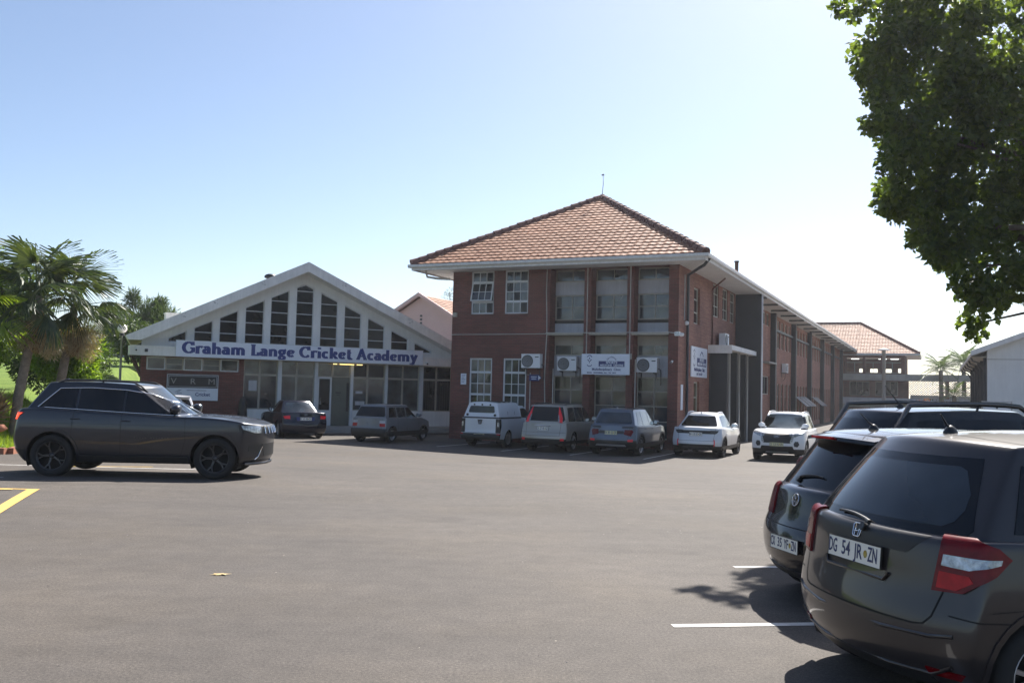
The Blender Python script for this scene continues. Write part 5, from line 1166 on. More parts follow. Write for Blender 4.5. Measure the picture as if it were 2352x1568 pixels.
def make_car(sp, label, loc, heading, name='parked_car', group=None, cat='car'):
    c = Car(sp); L, W = c.L, c.W; t = empty(name, (loc[0], loc[1], loc[2] if len(loc) > 2 else gz(*loc[:2])), R(90 - heading), label, cat, group)
    pm = sp['paint']
    body = link('body', faces_mesh('body', c.body_faces(), pm), t)
    rad = sp['r'] + sp.get('ag', .045); glass = sp.get('glass', M_CARGLASS)
    def put(name, mat, items, off=.006, rim=.006, sh='all', cut=.12):
        fs = []
        for it in items: fs += c.patch(it[3] if len(it) > 3 else sh, it[0], it[1], it[2], cut)
        me = faces_mesh(name, fs, mat, off, rim)
        return link(name, me, t) if me else None
    # wheels and wells
    tyre, rim, back = wheel_meshes(sp['r'], sp.get('rr_', sp['r'] * .66), sp.get('tw', .21), sp.get('spn', 5), sp.get('sps', 'twin'), sp.get('rimm', M_ALLOY))
    for xw in (sp['xr'], sp['xf']):
        for s in (1, -1):
            w = link('wheel', tyre, t, (xw, s * (W / 2 - .02 - sp.get('tw', .21) / 2), sp['r']), (0, 0, 0 if s > 0 else math.pi)); w.rotation_euler[1] = 0
            w.matrix_basis = Matrix.Translation(w.location) @ Matrix.Rotation(0 if s > 0 else math.pi, 4, 'Z') @ Matrix.Rotation(R(17 * s + xw * 23), 4, 'Y')
            link('rim', rim, w); link('wheel_barrel', back, w)
            q = MB(); yo, yi = s * (W / 2 - .035), s * (W / 2 - .37); n = 16
            for k in range(n):
                a0, a1 = R(-25 + 230 * k / n), R(-25 + 230 * (k + 1) / n); f = lambda a, y: (xw + (rad + .004) * math.cos(a), y, sp['r'] + (rad + .004) * math.sin(a))
                q.poly([f(a0, yo), f(a1, yo), f(a1, yi), f(a0, yi)], True); q.poly([f(a0, yi), f(a1, yi), (xw, yi, sp['r'])])
            q.build('wheel_well', M_BLACKM, t)
            ar = put('wheel_arch', sp.get('arch', pm), [('S', s, p_) for p_ in circ_strip(xw, sp['r'], rad - .001, rad + sp.get('aw', .03), -12, 192)], sp.get('ao', .008), .03, 'low')
    # glass
    g0 = sp['gh'][0]; top = sp['top']; rf = g0['roof']
    for gi, g in enumerate(sp['gh']):
        key = 'top' if gi == 0 else 'top2'
        for wn_ in g.get('wins', []):
            (x0b, x0t, x1b, x1t) = wn_[:4]; lo = wn_[4] if len(wn_) > 4 else .035; hi = wn_[5] if len(wn_) > 5 else .095
            zb = lambda x: pl(top, x) + lo; zt = lambda x: pl(g['roof'], x) - hi
            for s in (1, -1):
                xm = (x0t + x1t) / 2; poly = [(x0b, zb(x0b)), (x1b, zb(x1b))]
                poly += [(x1t, zt(x1t)), (xm, zt(xm) + .004), (x0t, zt(x0t))]
                put('side_window', glass, [('S', s, poly)], .004, .006, key)
        if g.get('ws', True):
            xb = g['xb1']; z0, z1 = pl(top, xb) + .02, pl(g['roof'], g['xr1']) - .035; a, b_ = g['wb'] * .93, g['wr'] * .90
            put('windscreen', sp.get('wsglass', M_CARGLASSB), [('F', 1, [(-a, z0), (a, z0), (b_, z1), (b_ * .5, z1 + .022), (-b_ * .5, z1 + .022), (-b_, z1)])], .004, .006, key, .25)
        if g.get('rg'):
            z0, z1, a, b_ = g['rg'][:4]; m = g['rg'][4] if len(g['rg']) > 4 else 0
            put('rear_window', sp.get('rglass', glass), [('R', 1, [(-a * .96, z0 + .0), (-a * .5, z0 - m), (a * .5, z0 - m), (a * .96, z0), (a, z0 + .05), (b_, z1 - .05), (b_ * .95, z1), (-b_ * .95, z1), (-b_, z1 - .05), (-a, z0 + .05)])], .004, .006, key, .15)
    # black sill / bumper cladding, lights, other features
    for f in sp.get('feats', []):
        nm_, mt, view, sd, polys = f[:5]; off = f[5] if len(f) > 5 else .008; sh = f[6] if len(f) > 6 else 'low'; rim_ = f[7] if len(f) > 7 else .01; cut = f[8] if len(f) > 8 else .12
        polys = polys if isinstance(polys[0][0], (tuple, list)) else [polys]
        for s in ((1, -1) if sd == 0 else (sd,)): put(nm_, mt, [(view, s, p_) for p_ in polys], off, rim_, sh, cut)
    sm = []
    for (view, sd, line, *w_) in sp.get('seams', []):
        wd = (w_[0] if w_ else .006) / 2
        for s in ((1, -1) if sd == 0 else (sd,)):
            for p, q in zip(line, line[1:]):
                dx, dz = q[0] - p[0], q[1] - p[1]; Ln = math.hypot(dx, dz); nx_, nz_ = -dz / Ln * wd, dx / Ln * wd; ex, ez = dx / Ln * wd * .5, dz / Ln * wd * .5
                sm += c.patch('all', view, s, [(p[0] - ex + nx_, p[1] - ez + nz_), (p[0] - ex - nx_, p[1] - ez - nz_), (q[0] + ex - nx_, q[1] + ez - nz_), (q[0] + ex + nx_, q[1] + ez + nz_)])
    me = faces_mesh('panel_gap', sm, M_BLACKM, .0016, 0)
    if me: link('panel_gap', me, t)
    # mirrors, handles
    if sp.get('mirror'):
        mx, mz = sp['mirror']
        for s in (1, -1):
            hd = c.hit('S', s, mx, mz); y0 = hd[0].y * s if hd else W / 2 * .9; b = MB(); cy = s * (y0 + .15)
            for k in range(1): b.lathe([(0, -.09), (.055, -.08), (.085, -.03), (.09, .03), (.075, .075), (0, .085)], 14, lambda a, b_, c_: (mx + .02 + c_ * 1.0, cy + a * 1.35, mz + .05 + b_ * .95))
            b.tube([(mx + .03, s * (y0 - .01), mz - .03), (mx + .03, s * (y0 + .1), mz + .0)], .03, 8); m_ = b.build('door_mirror', sp.get('mirm', pm), t)
            b = MB(); b.lathe([(0, 0), (.062, 0)], 14, lambda a, b_, c_: (mx - .071, cy + a * 1.4, mz + .05 + b_)); b.build('mirror_glass', M_CHROME, m_)
    for (hx, hz) in sp.get('handles', []):
        for s in (1, -1):
            hd = c.hit('S', s, hx, hz, 'low')
            if hd: y0 = hd[0].y; b = MB(); b.tube([(hx - .08, y0, hz), (hx - .06, y0 + s * .03, hz + .005), (hx + .06, y0 + s * .03, hz + .005), (hx + .08, y0, hz)], .012, 6); b.build('door_handle', sp.get('hanm', pm), t)
    if sp.get('rails'):
        x0, x1, yy, lift = sp['rails']
        for s in (1, -1):
            pts = []
            for k in range(13):
                x = lerp(x0, x1, k / 12); hd = c.hit('T', s, x, yy)
                if hd: e = min(1, min(k, 12 - k) / 1.0); pts.append((x, s * yy, hd[0].z + (lift if 0 < k < 12 else -.01)))
            b = MB(); b.tube(pts, .028 if lift > .05 else .018, 8); 
            b.build('roof_rail', sp.get('railm', M_BLACK), t)
            mid = pts[6]; b = MB(); b.tube([(mid[0], mid[1], mid[2]), (mid[0] - .03, mid[1], mid[2] - lift - .01)], .014, 6); b.build('rail_foot', M_BLACK, t)
    if sp.get('aerial'):
        ax_a, ay, hl, lean = sp['aerial']; hd = c.hit('T', 1, ax_a, ay); z0 = hd[0].z
        b = MB(); b.lathe([(.045, 0), (.045, .012), (.03, .035), (.012, .05), (0, .052)], 12, lambda a, b_, c_: (ax_a + a, ay + b_ * .8, z0 + c_ - .004)); b.tube([(ax_a, ay, z0 + .03), (ax_a - lean * .4, ay, z0 + hl * .45), (ax_a - lean, ay, z0 + hl)], .009, 6, .004); b.build('aerial', M_BLACK, t)
    if sp.get('fin'):
        fx = sp['fin']; hd = c.hit('T', 1, fx, 0); z0 = hd[0].z; b = MB(); b.prism([(fx - .08, z0 - .01), (fx + .09, z0 - .01), (fx - .02, z0 + .045), (fx - .07, z0 + .05)], -.015, .015, lambda a, c_, y: (a, y, c_)); b.build('aerial', pm, t)
    if sp.get('wiper'):
        wy, wz, ln, dirn = sp['wiper']; pts = []
        for k in range(7):
            y = wy + dirn * ln * k / 6; z = wz + .03 * math.sin(k / 6 * 2.2); hd = c.hit('R', 1, y, z)
            if hd: pts.append(hd[0] + hd[1] * (.022 if k else .012))
        b = MB(); b.tube(pts, .013, 6, .007)
        hd = c.hit('R', 1, wy, wz - .02); 
        if hd: b.tube([hd[0] - hd[1] * .01, hd[0] + hd[1] * .028], .024, 10)
        b.build('rear_wiper', M_BLACK, t)
    return c, t
def PT(a, b, c, x='ZN'): return [(a, -.41, .16), (b, -.15, .16), (c, .09, .16), (x, .36, .17)]

P_GREY = paint('paint_warm_grey', (0.030, 0.026, 0.027), .35, .3)
P_JEEP = paint('paint_granite', (0.030, 0.032, 0.040), .33, .5)
P_BLACKV = paint('paint_black_purple', (0.005, 0.004, 0.006), .22, .1)
P_SUV = paint('paint_black_warm', (0.012, 0.011, 0.0105), .25, .3)
P_NAVY = paint('paint_midnight', (0.008, 0.009, 0.022), .25, .3)
P_UNO = paint('paint_silver_grey', (0.20, 0.205, 0.22), .4, .5)
P_WHITE = paint('paint_white', (0.72, 0.74, 0.77), .35, .0, .03)
P_BEIGE = paint('paint_champagne', (0.36, 0.335, 0.30), .38, .5)
P_BLUEG = paint('paint_steel_blue', (0.13, 0.15, 0.185), .33, .6)
P_PEARL = paint('paint_pearl', (0.66, 0.67, 0.70), .35, .15, .03)
CARS = []
# 1 grey hatchback nearest the camera
hon = dict(L=3.9, W=1.695, r=.305, rr_=.20, xr=.64, xf=3.12, paint=P_GREY, zs=.21, rr=.20, re=2.5, rf=.42, crown=.02,
  top=[(0, .965), (.3, 1.01), (1.2, .985), (2.3, .94), (2.9, .93), (3.3, .90), (3.65, .80), (3.9, .62)],
  rear=[(.2, .12), (.3, .03), (.44, 0), (.56, .0), (.60, .03), (.66, .05), (.85, .07), (1.1, .11)],
  gh=[dict(xb0=.10, xb1=3.25, xr0=.50, xr1=2.05, wb=.815, wr=.61, roof=[(.35, 1.44), (.7, 1.485), (1.3, 1.512), (2.0, 1.50), (2.5, 1.44), (3.2, 1.2)], cr=.17, cf=.3, pr=1.3, crown=.05, rg=(1.005, 1.41, .685, .52, .03),
    wins=[(.50, .66, .98, 1.02), (1.04, 1.07, 1.86, 1.86), (1.93, 1.93, 2.72, 2.28)])],
  mirror=(2.62, 1.0), handles=[(1.15, .86), (2.0, .84)], aerial=(.72, .0, .115, .07), wiper=(-.06, 1.00, .36, 1),
  rimm=M_ALLOY, sps='twin', spn=5,
  feats=[('heated_screen', M_RSCREEN, 'R', 1, [(-.52, 1.05), (.52, 1.05), (.57, 1.08), (.585, 1.14), (.56, 1.22), (.46, 1.34), (.41, 1.36), (-.41, 1.36), (-.46, 1.34), (-.56, 1.22), (-.585, 1.14), (-.57, 1.08)], .0075, 'top', .001), ('tail_light', M_REDD, 'CR', 0, [(.515, .73), (.67, .74), (.81, .84), (.875, .92), (.82, .975), (.66, 1.03), (.57, 1.03)], .016),  # first patch: reflection painted as lighter glass inside the dark border
         ('tail_light_lens', M_CLEAR, 'CR', 1, [(.70, .862), (.80, .89), (.84, .92), (.70, .925)], .0205), ('tail_light_lens', M_CLEAR, 'CR', -1, [(.565, .865), (.70, .858), (.825, .895), (.83, .92), (.575, .922)], .0205),
         ('tail_light_lower', M_RED, 'CR', 0, [(.54, .75), (.64, .75), (.72, .80), (.70, .83), (.555, .835)], .0195),
         ('hatch_shadow_panel', M_BLACK, 'R', 1, [(-.40, .895), (.40, .895), (.52, 1.0), (-.52, 1.0)], .003, 'all', 0),  # black glass garnish between rear window and plate
         ('bumper_recess', M_BLACK, 'R', 1, [(-.62, .225), (.62, .225), (.56, .285), (-.56, .285)], .004),
         ('reflector', M_REDD, 'CR', 0, [(.50, .30), (.66, .30), (.68, .335), (.48, .335)], .008),
         ('head_light', M_CLEAR, 'CF', 0, [(.45, .70), (.95, .80), (.95, .86), (.5, .80)], .01)],
  seams=[('R', 1, [(-.66, .96), (-.64, .74), (-.60, .60), (-.56, .555), (-.5, .545), (.5, .545), (.56, .555), (.60, .60), (.64, .74), (.66, .96)], .009),
         ('CR', 0, [(.60, .62), (.98, .60)], .007),
         ('S', 0, [(1.0, .34), (.92, .62), (1.0, 1.02), (1.05, 1.40)]), ('S', 0, [(1.89, .3), (1.88, 1.44)]), ('S', 0, [(2.78, .3), (2.86, .6), (2.80, .95), (2.3, 1.42)]), ('S', 0, [(1.0, .34), (2.78, .3)]),
         ('T', 0, [(.66, 0), (.68, .35), (.75, .55)], .007), ('S', 0, [(.3, .66), (1.0, .70), (2.9, .66)], .004)])
c, t = make_car(hon, 'dark warm grey hatchback with plate DG 54 JR ZN, nearest car at the right', (1.975, 5.42), 77, 'parked_hatchback')
plate(c, t, 'R', .835, PT('DG', '54', 'JR'), w=.51, h=.117)
HS = .78
H = [[(-.045, .04), (-.05, .035), (-.042, -.035), (-.03, -.045), (.03, -.045), (.042, -.035), (.05, .035), (.045, .045), (-.045, .045)], [(-.025, .04), (-.02, -.04)], [(.025, .04), (.02, -.04)], [(-.022, -.004), (.022, -.004)]]
H = [[(a * HS, b_ * HS) for a, b_ in q] for q in H]
strokes(c, t, 'R', 0, .955, H, .0042, M_CHROME, 'emblem')
strokes(c, t, 'R', 0, .735, [[(-.30, .03), (-.27, -.01), (.27, -.01), (.30, .03)]], .010, P_GREY, 'plate_recess_edge')
strokes(c, t, 'R', 0, .50, [[(-.72, .02), (-.6, .0), (-.3, -.015), (.3, -.015), (.6, .0), (.72, .02)]], .012, P_GREY, 'bumper_ridge', 'low', .0)
strokes(c, t, 'R', 0, .33, [[(-.70, .03), (-.58, -.03), (-.3, -.045), (.3, -.045), (.58, -.03), (.70, .03)]], .012, P_GREY, 'bumper_lip', 'low', .004)
#strokes(c, t, 'R', .0, 1.43, [[(-.46, -.05), (-.42, -.012), (-.2, .0), (.2, .0), (.42, -.012), (.46, -.05)]], .006, M_BLACKM, 'window_seal', 'top', .003)
# 2 black hatchback beyond it
vw = dict(L=3.95, W=1.68, r=.30, xr=.70, xf=3.10, paint=P_BLACKV, zs=.22, rr=.25, re=2.1, rf=.40,
  top=[(0, .90), (.25, .95), (1.5, .94), (2.7, .92), (3.1, .95), (3.55, .86), (3.8, .76), (3.95, .62)],
  rear=[(.2, .12), (.32, .02), (.5, 0), (.62, .015), (.66, .07), (.8, .10), (1.1, .20)],
  gh=[dict(xb0=.15, xb1=3.15, xr0=.54, xr1=2.15, wb=.795, wr=.61, roof=[(.35, 1.37), (.8, 1.435), (1.4, 1.455), (2.0, 1.44), (2.6, 1.33), (3.1, 1.1)], cr=.18, cf=.3, rg=(.99, 1.33, .68, .53, .05),
    wins=[(.72, .85, 1.05, 1.06), (1.10, 1.12, 1.85, 1.85), (1.92, 1.92, 2.7, 2.3)])],
  mirror=(2.55, 1.0), handles=[(1.15, .84), (2.0, .83)], aerial=(.85, .0, .14, .13), wiper=(.22, 1.03, .36, -1),
  feats=[('tail_light', M_REDD, 'CR', 0, [(.40, .70), (.62, .70), (.74, .80), (.74, .90), (.62, .96), (.48, .96)], .012),
         ('bumper_recess', M_BLACK, 'R', 1, [(-.6, .225), (.6, .225), (.55, .29), (-.55, .29)], .004),
         ('head_light', M_CLEAR, 'CF', 0, [(.45, .70), (.95, .78), (.95, .86), (.5, .80)], .01)],
  seams=[('R', 1, [(-.62, .94), (-.60, .64), (.60, .64), (.62, .94)], .008), ('S', 0, [(1.06, .34), (1.0, .62), (1.08, .95), (1.09, 1.36)]), ('S', 0, [(1.88, .3), (1.88, 1.4)]), ('S', 0, [(2.76, .3), (2.84, .9), (2.35, 1.36)]), ('T', 0, [(.78, 0), (.80, .35), (.88, .52)], .007)])
c, t = make_car(vw, 'glossy black hatchback with round emblem, parked between the grey hatchback and the roof-railed estate', (2.31, 7.75), 77.5, 'parked_hatchback')
plate(c, t, 'R', .50, PT('CX', '35', 'YF'), w=.44, h=.11)
strokes(c, t, 'R', 0, .865, [circ_pts(.05), [(-.025, .04), (0, .004), (.025, .04)], [(-.04, .01), (-.02, -.04), (0, -.006), (.02, -.04), (.04, .01)]], .004, M_CHROME, 'emblem')
strokes(c, t, 'R', -.45, .74, [[(-.05, .02), (-.05, -.02)], [(-.02, .02), (-.02, -.02), (.01, -.02)], [(.04, .02), (.04, -.02)]], .0035, M_CHROME, 'badge')
b = MB()
for k in range(9):
    y = -.50 + k * .125; hd = c.hit('R', 1, y, 1.355, 'top')
SPO = []
for y in [-.50 + .1 * k for k in range(11)]:
    z0 = 1.375 - .05 * abs(y / .5) ** 2; hd = c.hit('T', 1, .70, y, 'top'); SPO.append((y, hd[0].z if hd else 1.4))
b = MB()
for (y0, z0), (y1, z1) in zip(SPO, SPO[1:]):
    f = lambda y: .36 + .15 * abs(y / .5) ** 2
    b.hexa([(f(y0), y0, z0 - .075), (.80, y0, z0 - .03), (.80, y1, z1 - .03), (f(y1), y1, z1 - .075), (f(y0) + .01, y0, z0 - .045), (.80, y0, z0 + .008), (.80, y1, z1 + .008), (f(y1) + .01, y1, z1 - .045)])
b.build('roof_spoiler', P_BLACKV, t)
b = MB(); b.box(.354, .372, -.16, .16, SPO[5][1] - .068, SPO[5][1] - .050); b.build('brake_light', M_RED, t)
# 3 black estate with roof rails
suv = dict(L=4.65, W=1.80, r=.33, xr=.85, xf=3.6, paint=P_SUV, zs=.25, rr=.20, rf=.42,
  top=[(0, .98), (.3, 1.03), (1.5, 1.01), (3.0, .98), (3.5, 1.02), (4.1, .92), (4.4, .80), (4.55, .68)],
  gh=[dict(xb0=.16, xb1=3.55, xr0=.62, xr1=2.45, wb=.82, wr=.62, roof=[(.4, 1.54), (.8, 1.60), (1.6, 1.63), (2.5, 1.61), (3.1, 1.46), (3.6, 1.2)], cr=.15, cf=.3, rg=(1.06, 1.51, .68, .54, .04),
    wins=[(.66, .85, 1.25, 1.25), (1.31, 1.31, 2.1, 2.1), (2.17, 2.17, 3.05, 2.6)])],
  mirror=(2.95, 1.08), handles=[(1.4, .92), (2.3, .9)], rails=(.62, 2.75, .56, .07), railm=plain('rail_satin', (.12, .115, .11), .25, .1, metal=.7), aerial=(1.1, .0, .24, .20), wiper=(0, 1.09, .36, 1),
  feats=[('tail_light', M_REDD, 'CR', 0, [(.44, .78), (.72, .80), (.80, .96), (.52, 1.02), (.46, .98)], .012), ('lamp_chrome', M_CHROME, 'CR', 0, [(.40, .76), (.425, .76), (.50, 1.04), (.475, 1.04)], .012),
         ('cladding', M_BLACK, 'R', 1, [(-.7, .26), (.7, .26), (.66, .36), (-.66, .36)], .006)],
  seams=[('R', 1, [(-.64, 1.0), (-.62, .64), (.62, .64), (.64, 1.0)], .008), ('S', 0, [(1.28, .34), (1.2, .62), (1.28, 1.05), (1.28, 1.48)]), ('S', 0, [(2.14, .3), (2.14, 1.5)]), ('S', 0, [(3.12, .3), (3.2, .9), (2.65, 1.45)])])
c, t = make_car(suv, 'black estate car with chrome edged roof rails, beyond the two hatchbacks', (3.42, 10.3), 76, 'parked_estate_car')
# 4 dark estate car driving across on the left
jp = dict(L=4.72, W=1.90, r=.385, rr_=.265, tw=.27, xr=.90, xf=3.815, paint=P_JEEP, zs=.27, rr=.24, rf=.40, ag=.06, ao=.014, aw=.05,
  top=[(0, 1.16), (.2, 1.22), (.6, 1.235), (1.5, 1.20), (3.0, 1.13), (3.5, 1.14), (3.9, 1.12), (4.3, 1.06), (4.55, .99), (4.72, .90)],
  rear=[(.25, .22), (.4, .08), (.55, .02), (.75, 0), (.95, .05), (1.1, .06), (1.3, .14)], front=[(.25, 4.52), (.32, 4.66), (.38, 4.70), (.55, 4.69), (.75, 4.72), (.95, 4.68), (1.15, 4.55)],
  side=[(.25, .90), (.42, .955), (.6, .985), (.85, 1.0), (1.05, .985), (1.25, .945)],
  gh=[dict(xb0=.16, xb1=3.58, xr0=.56, xr1=2.52, wb=.865, wr=.66, roof=[(.45, 1.69), (.9, 1.725), (1.5, 1.735), (2.2, 1.71), (2.6, 1.655), (3.0, 1.52), (3.5, 1.2)], cr=.16, cf=.30, rg=(1.27, 1.62, .68, .56, .04),
    wins=[(.62, .94, 1.26, 1.26, .035, .11), (1.30, 1.30, 2.10, 2.10, .035, .11), (2.14, 2.14, 3.22, 2.62, .035, .12)])],
  mirror=(3.02, 1.22), handles=[(1.30, 1.06), (2.20, 1.04)], rails=(.85, 2.5, .62, .035), railm=M_BLACK, fin=.80, mirm=P_JEEP, rimm=M_ALLOYD, sps='y', spn=5, rglass=M_CARGLASS,
  feats=[('tail_light', M_RED, 'CR', 0, [(.42, 1.02), (.74, 1.02), (.86, 1.10), (.92, 1.16), (.46, 1.17)], .014), ('lamp_strip', M_BRAKE, 'CR', 0, [(.72, 1.03), (.80, 1.03), (.90, 1.15), (.81, 1.15)], .018),
         ('sill_cladding', M_BLACK, 'S', 0, [(1.38, .29), (3.34, .29), (3.34, .40), (1.38, .40)], .02),
         ('bumper_cladding', M_BLACK, 'S', 0, [(.0, .29), (.42, .29), (.44, .50), (.0, .52)], .006),
         ('head_light', M_CLEAR, 'CF', 0, [(.50, .86), (.64, .85), (.93, .93), (.96, 1.0), (.50, .985)], .012), ('lamp_surround', M_BLACK, 'CF', 0, [(.44, .83), (.66, .815), (.98, .91), (1.01, 1.02), (.46, 1.01)], .006),
         ('grille', M_BLACK, 'F', 1, [(-.54, .84), (.54, .84), (.56, .99), (-.56, .99)], .008),
         ('lower_intake', M_BLACK, 'F', 1, [(-.42, .42), (.42, .42), (.50, .66), (-.50, .66)], .006), ('corner_intake', M_BLACK, 'CF', 0, [(.44, .46), (.78, .52), (.78, .64), (.46, .66)], .004)],
  seams=[('S', 0, [(1.28, .50), (1.24, .80), (1.27, 1.22)], .008), ('S', 0, [(2.12, .42), (2.12, 1.62)], .008), ('S', 0, [(3.20, .42), (3.28, .7), (3.26, 1.15), (2.72, 1.60)], .008), ('S', 0, [(1.30, .42), (3.20, .42)], .008),
         ('S', 0, [(.40, .96), (1.3, .98), (3.3, .96), (4.1, .98)], .004), ('T', 0, [(3.62, .55), (4.1, .60), (4.5, .58)], .008)])
c, t = make_car(jp, 'dark metallic sport estate crossing the car park, brake lamp lit, seen side on', (-9.30, 17.62), 86, 'moving_estate_car')
# window trim outline in bright metal, grille ribs, splitter, door lettering
for s in (1, -1):
    b = MB(); tr = [(.585, 1.262), (.93, 1.612), (1.5, 1.632), (2.13, 1.605), (2.55, 1.54), (2.9, 1.385), (3.26, 1.165), (3.0, 1.158), (2.1, 1.195), (1.2, 1.238), (.585, 1.262)]; pts = []
    for (p, q) in zip(tr, tr[1:]):
        for k in range(5):
            x, z = lerp(p[0], q[0], k / 5), lerp(p[1], q[1], k / 5); hd = c.hit('S', s, x, z)
            if hd: pts.append(hd[0] + Vector((0, s * .006, 0)))
    b.tube(pts, .0095, 5); b.build('window_trim', M_CHROME, t)
b = MB()
for k in range(7):
    y = -.45 + k * .15; pts = []
    for z in (.845, .90, .95, .985):
        hd = c.hit('F', 1, y, z, 'low'); pts.append(hd[0] + Vector((.016, 0, 0)))
    b.tube(pts, .016, 6)
b.build('grille_rib', M_CHROME, t)
b = MB(); pts = []
for k in range(13): y = -.78 + k * .13; hd = c.hit('F', 1, y, .32, 'low'); pts.append(hd[0] + Vector((.02 - .0 * abs(y), 0, -.035)))
b.tube(pts, .028, 8); b.build('splitter', P_JEEP, t)
for s in (1, -1):
    b = MB(); b.tube([c.hit('CF' if 0 else 'F', s, .62, .36, 'low')[0] + Vector((.01, 0, 0)), c.hit('F', s, .58, .42, 'low')[0] + Vector((.012, 0, 0)), c.hit('F', s, .50, .60, 'low')[0] + Vector((.014, 0, 0))], .012, 6); b.build('intake_trim', M_CHROME, t)
for k in range(13):
    x = 2.36 + k * .05; hd = c.hit('S', -1, x, .74, 'low')
    if k == 5: continue
    b = MB(); b.box(x, x + .022, hd[0].y - .003, hd[0].y + .003, .735, .752 - .005 * (k % 2)); b.build('letter', M_ALLOYD, t)

ROW = 'cars parked in the shade of the brick building'
# 5 dark saloon by the hall
au = dict(L=4.55, W=1.77, r=.32, xr=.95, xf=3.60, paint=P_NAVY, zs=.20, rr=.20, rf=.42,
  top=[(0, .93), (.10, .975), (.5, .99), (.85, .97), (2.4, .93), (3.2, .94), (3.8, .87), (4.3, .76), (4.55, .60)],
  rear=[(.2, .12), (.32, .02), (.5, 0), (.62, .02), (.7, .06), (1.0, .10)],
  gh=[dict(xb0=.74, xb1=3.35, xr0=1.42, xr1=2.42, wb=.80, wr=.56, roof=[(.9, 1.28), (1.3, 1.38), (1.8, 1.425), (2.4, 1.41), (3.0, 1.2)], cr=.14, cf=.3, rg=(1.01, 1.35, .66, .48, .02), wins=[(1.25, 1.55, 1.95, 1.95, .03, .07), (2.01, 2.01, 2.95, 2.55, .03, .07)])],
  mirror=(2.85, .99), handles=[(1.4, .83), (2.3, .82)], sps='twin', rglass=M_CARGLASSB,
  feats=[('tail_light', M_REFL, 'CR', 0, [(.50, .74), (.70, .75), (.76, .85), (.52, .88)], .010), ('plate_recess', M_NAVY, 'R', 1, [(-.33, .68), (.33, .68), (.36, .82), (-.36, .82)], .002, 'low', 0)],
  seams=[('R', 1, [(-.62, .95), (-.60, .62), (.60, .62), (.62, .95)], .007), ('S', 0, [(1.98, .3), (1.98, 1.38)]), ('S', 0, [(2.95, .3), (3.05, .9)])])
c, t = make_car(au, 'midnight blue saloon with red tail lamps, parked facing the hall doors', (-7.80, 35.2), -27, 'parked_saloon')
plate(c, t, 'R', .75, PT('BC', '63', 'BB'))
strokes(c, t, 'R', 0, .90, [circ_pts(.025, n=10), [(x + .033, z) for x, z in circ_pts(.025, n=10)], [(x - .033, z) for x, z in circ_pts(.025, n=10)]], .004, M_CHROME, 'emblem')
# 6 old grey hatchback
un = dict(L=3.64, W=1.55, r=.28, xr=.60, xf=2.96, paint=P_UNO, zs=.22, rr=.08, rf=.18, arch=M_BLACK,
  top=[(0, .90), (.1, .915), (2.5, .91), (2.75, .92), (3.3, .80), (3.64, .66)], rear=[(.2, .06), (.3, 0), (.46, 0), (.5, .05), (.9, .10)], side=[(.2, .95), (.5, 1), (.9, .97)],
  gh=[dict(xb0=.10, xb1=2.75, xr0=.38, xr1=1.95, wb=.735, wr=.60, roof=[(.3, 1.385), (.8, 1.41), (1.9, 1.40), (2.2, 1.34)], cr=.04, cf=.12, rg=(.97, 1.33, .64, .55), wins=[(.42, .55, .95, .95), (1.02, 1.02, 1.62, 1.62), (1.69, 1.69, 2.45, 2.05)])],
  mirror=(2.35, .97), sps='cover', spn=8, rimm=M_ALLOY, rglass=M_CARGLASS,
  feats=[('bumper', M_BLACK, 'R', 1, [(-.77, .24), (.77, .24), (.77, .52), (-.77, .52)], .03), ('side_cladding', M_BLACK, 'S', 0, [(0, .24), (3.64, .24), (3.64, .42), (0, .42)], .008), ('tail_light', M_RED, 'CR', 0, [(.42, .60), (.60, .60), (.60, .72), (.42, .72)], .01), ('reversing_lamp', M_PANEL, 'CR', 0, [(.42, .725), (.60, .725), (.60, .82), (.42, .82)], .01)],
  seams=[('R', 1, [(-.60, .90), (-.60, .53), (.60, .53), (.60, .90)], .007), ('S', 0, [(.98, .45), (.98, 1.36)]), ('S', 0, [(1.66, .3), (1.66, 1.36)]), ('S', 0, [(2.55, .3), (2.55, .9)])])
c, t = make_car(un, 'old boxy silver grey hatchback with black bumper, left of the white pickup', (-5.35, 34.4), 24, 'parked_hatchback', ROW)
plate(c, t, 'R', .44, PT('NU', '88', 'AJ'), y=-.02, w=.42)
strokes(c, t, 'R', .0, .72, [[(-.02, -.04), (.0, .04)], [(.01, -.04), (.03, .04)], [(.04, -.04), (.06, .04)]], .004, M_CHROME, 'emblem')
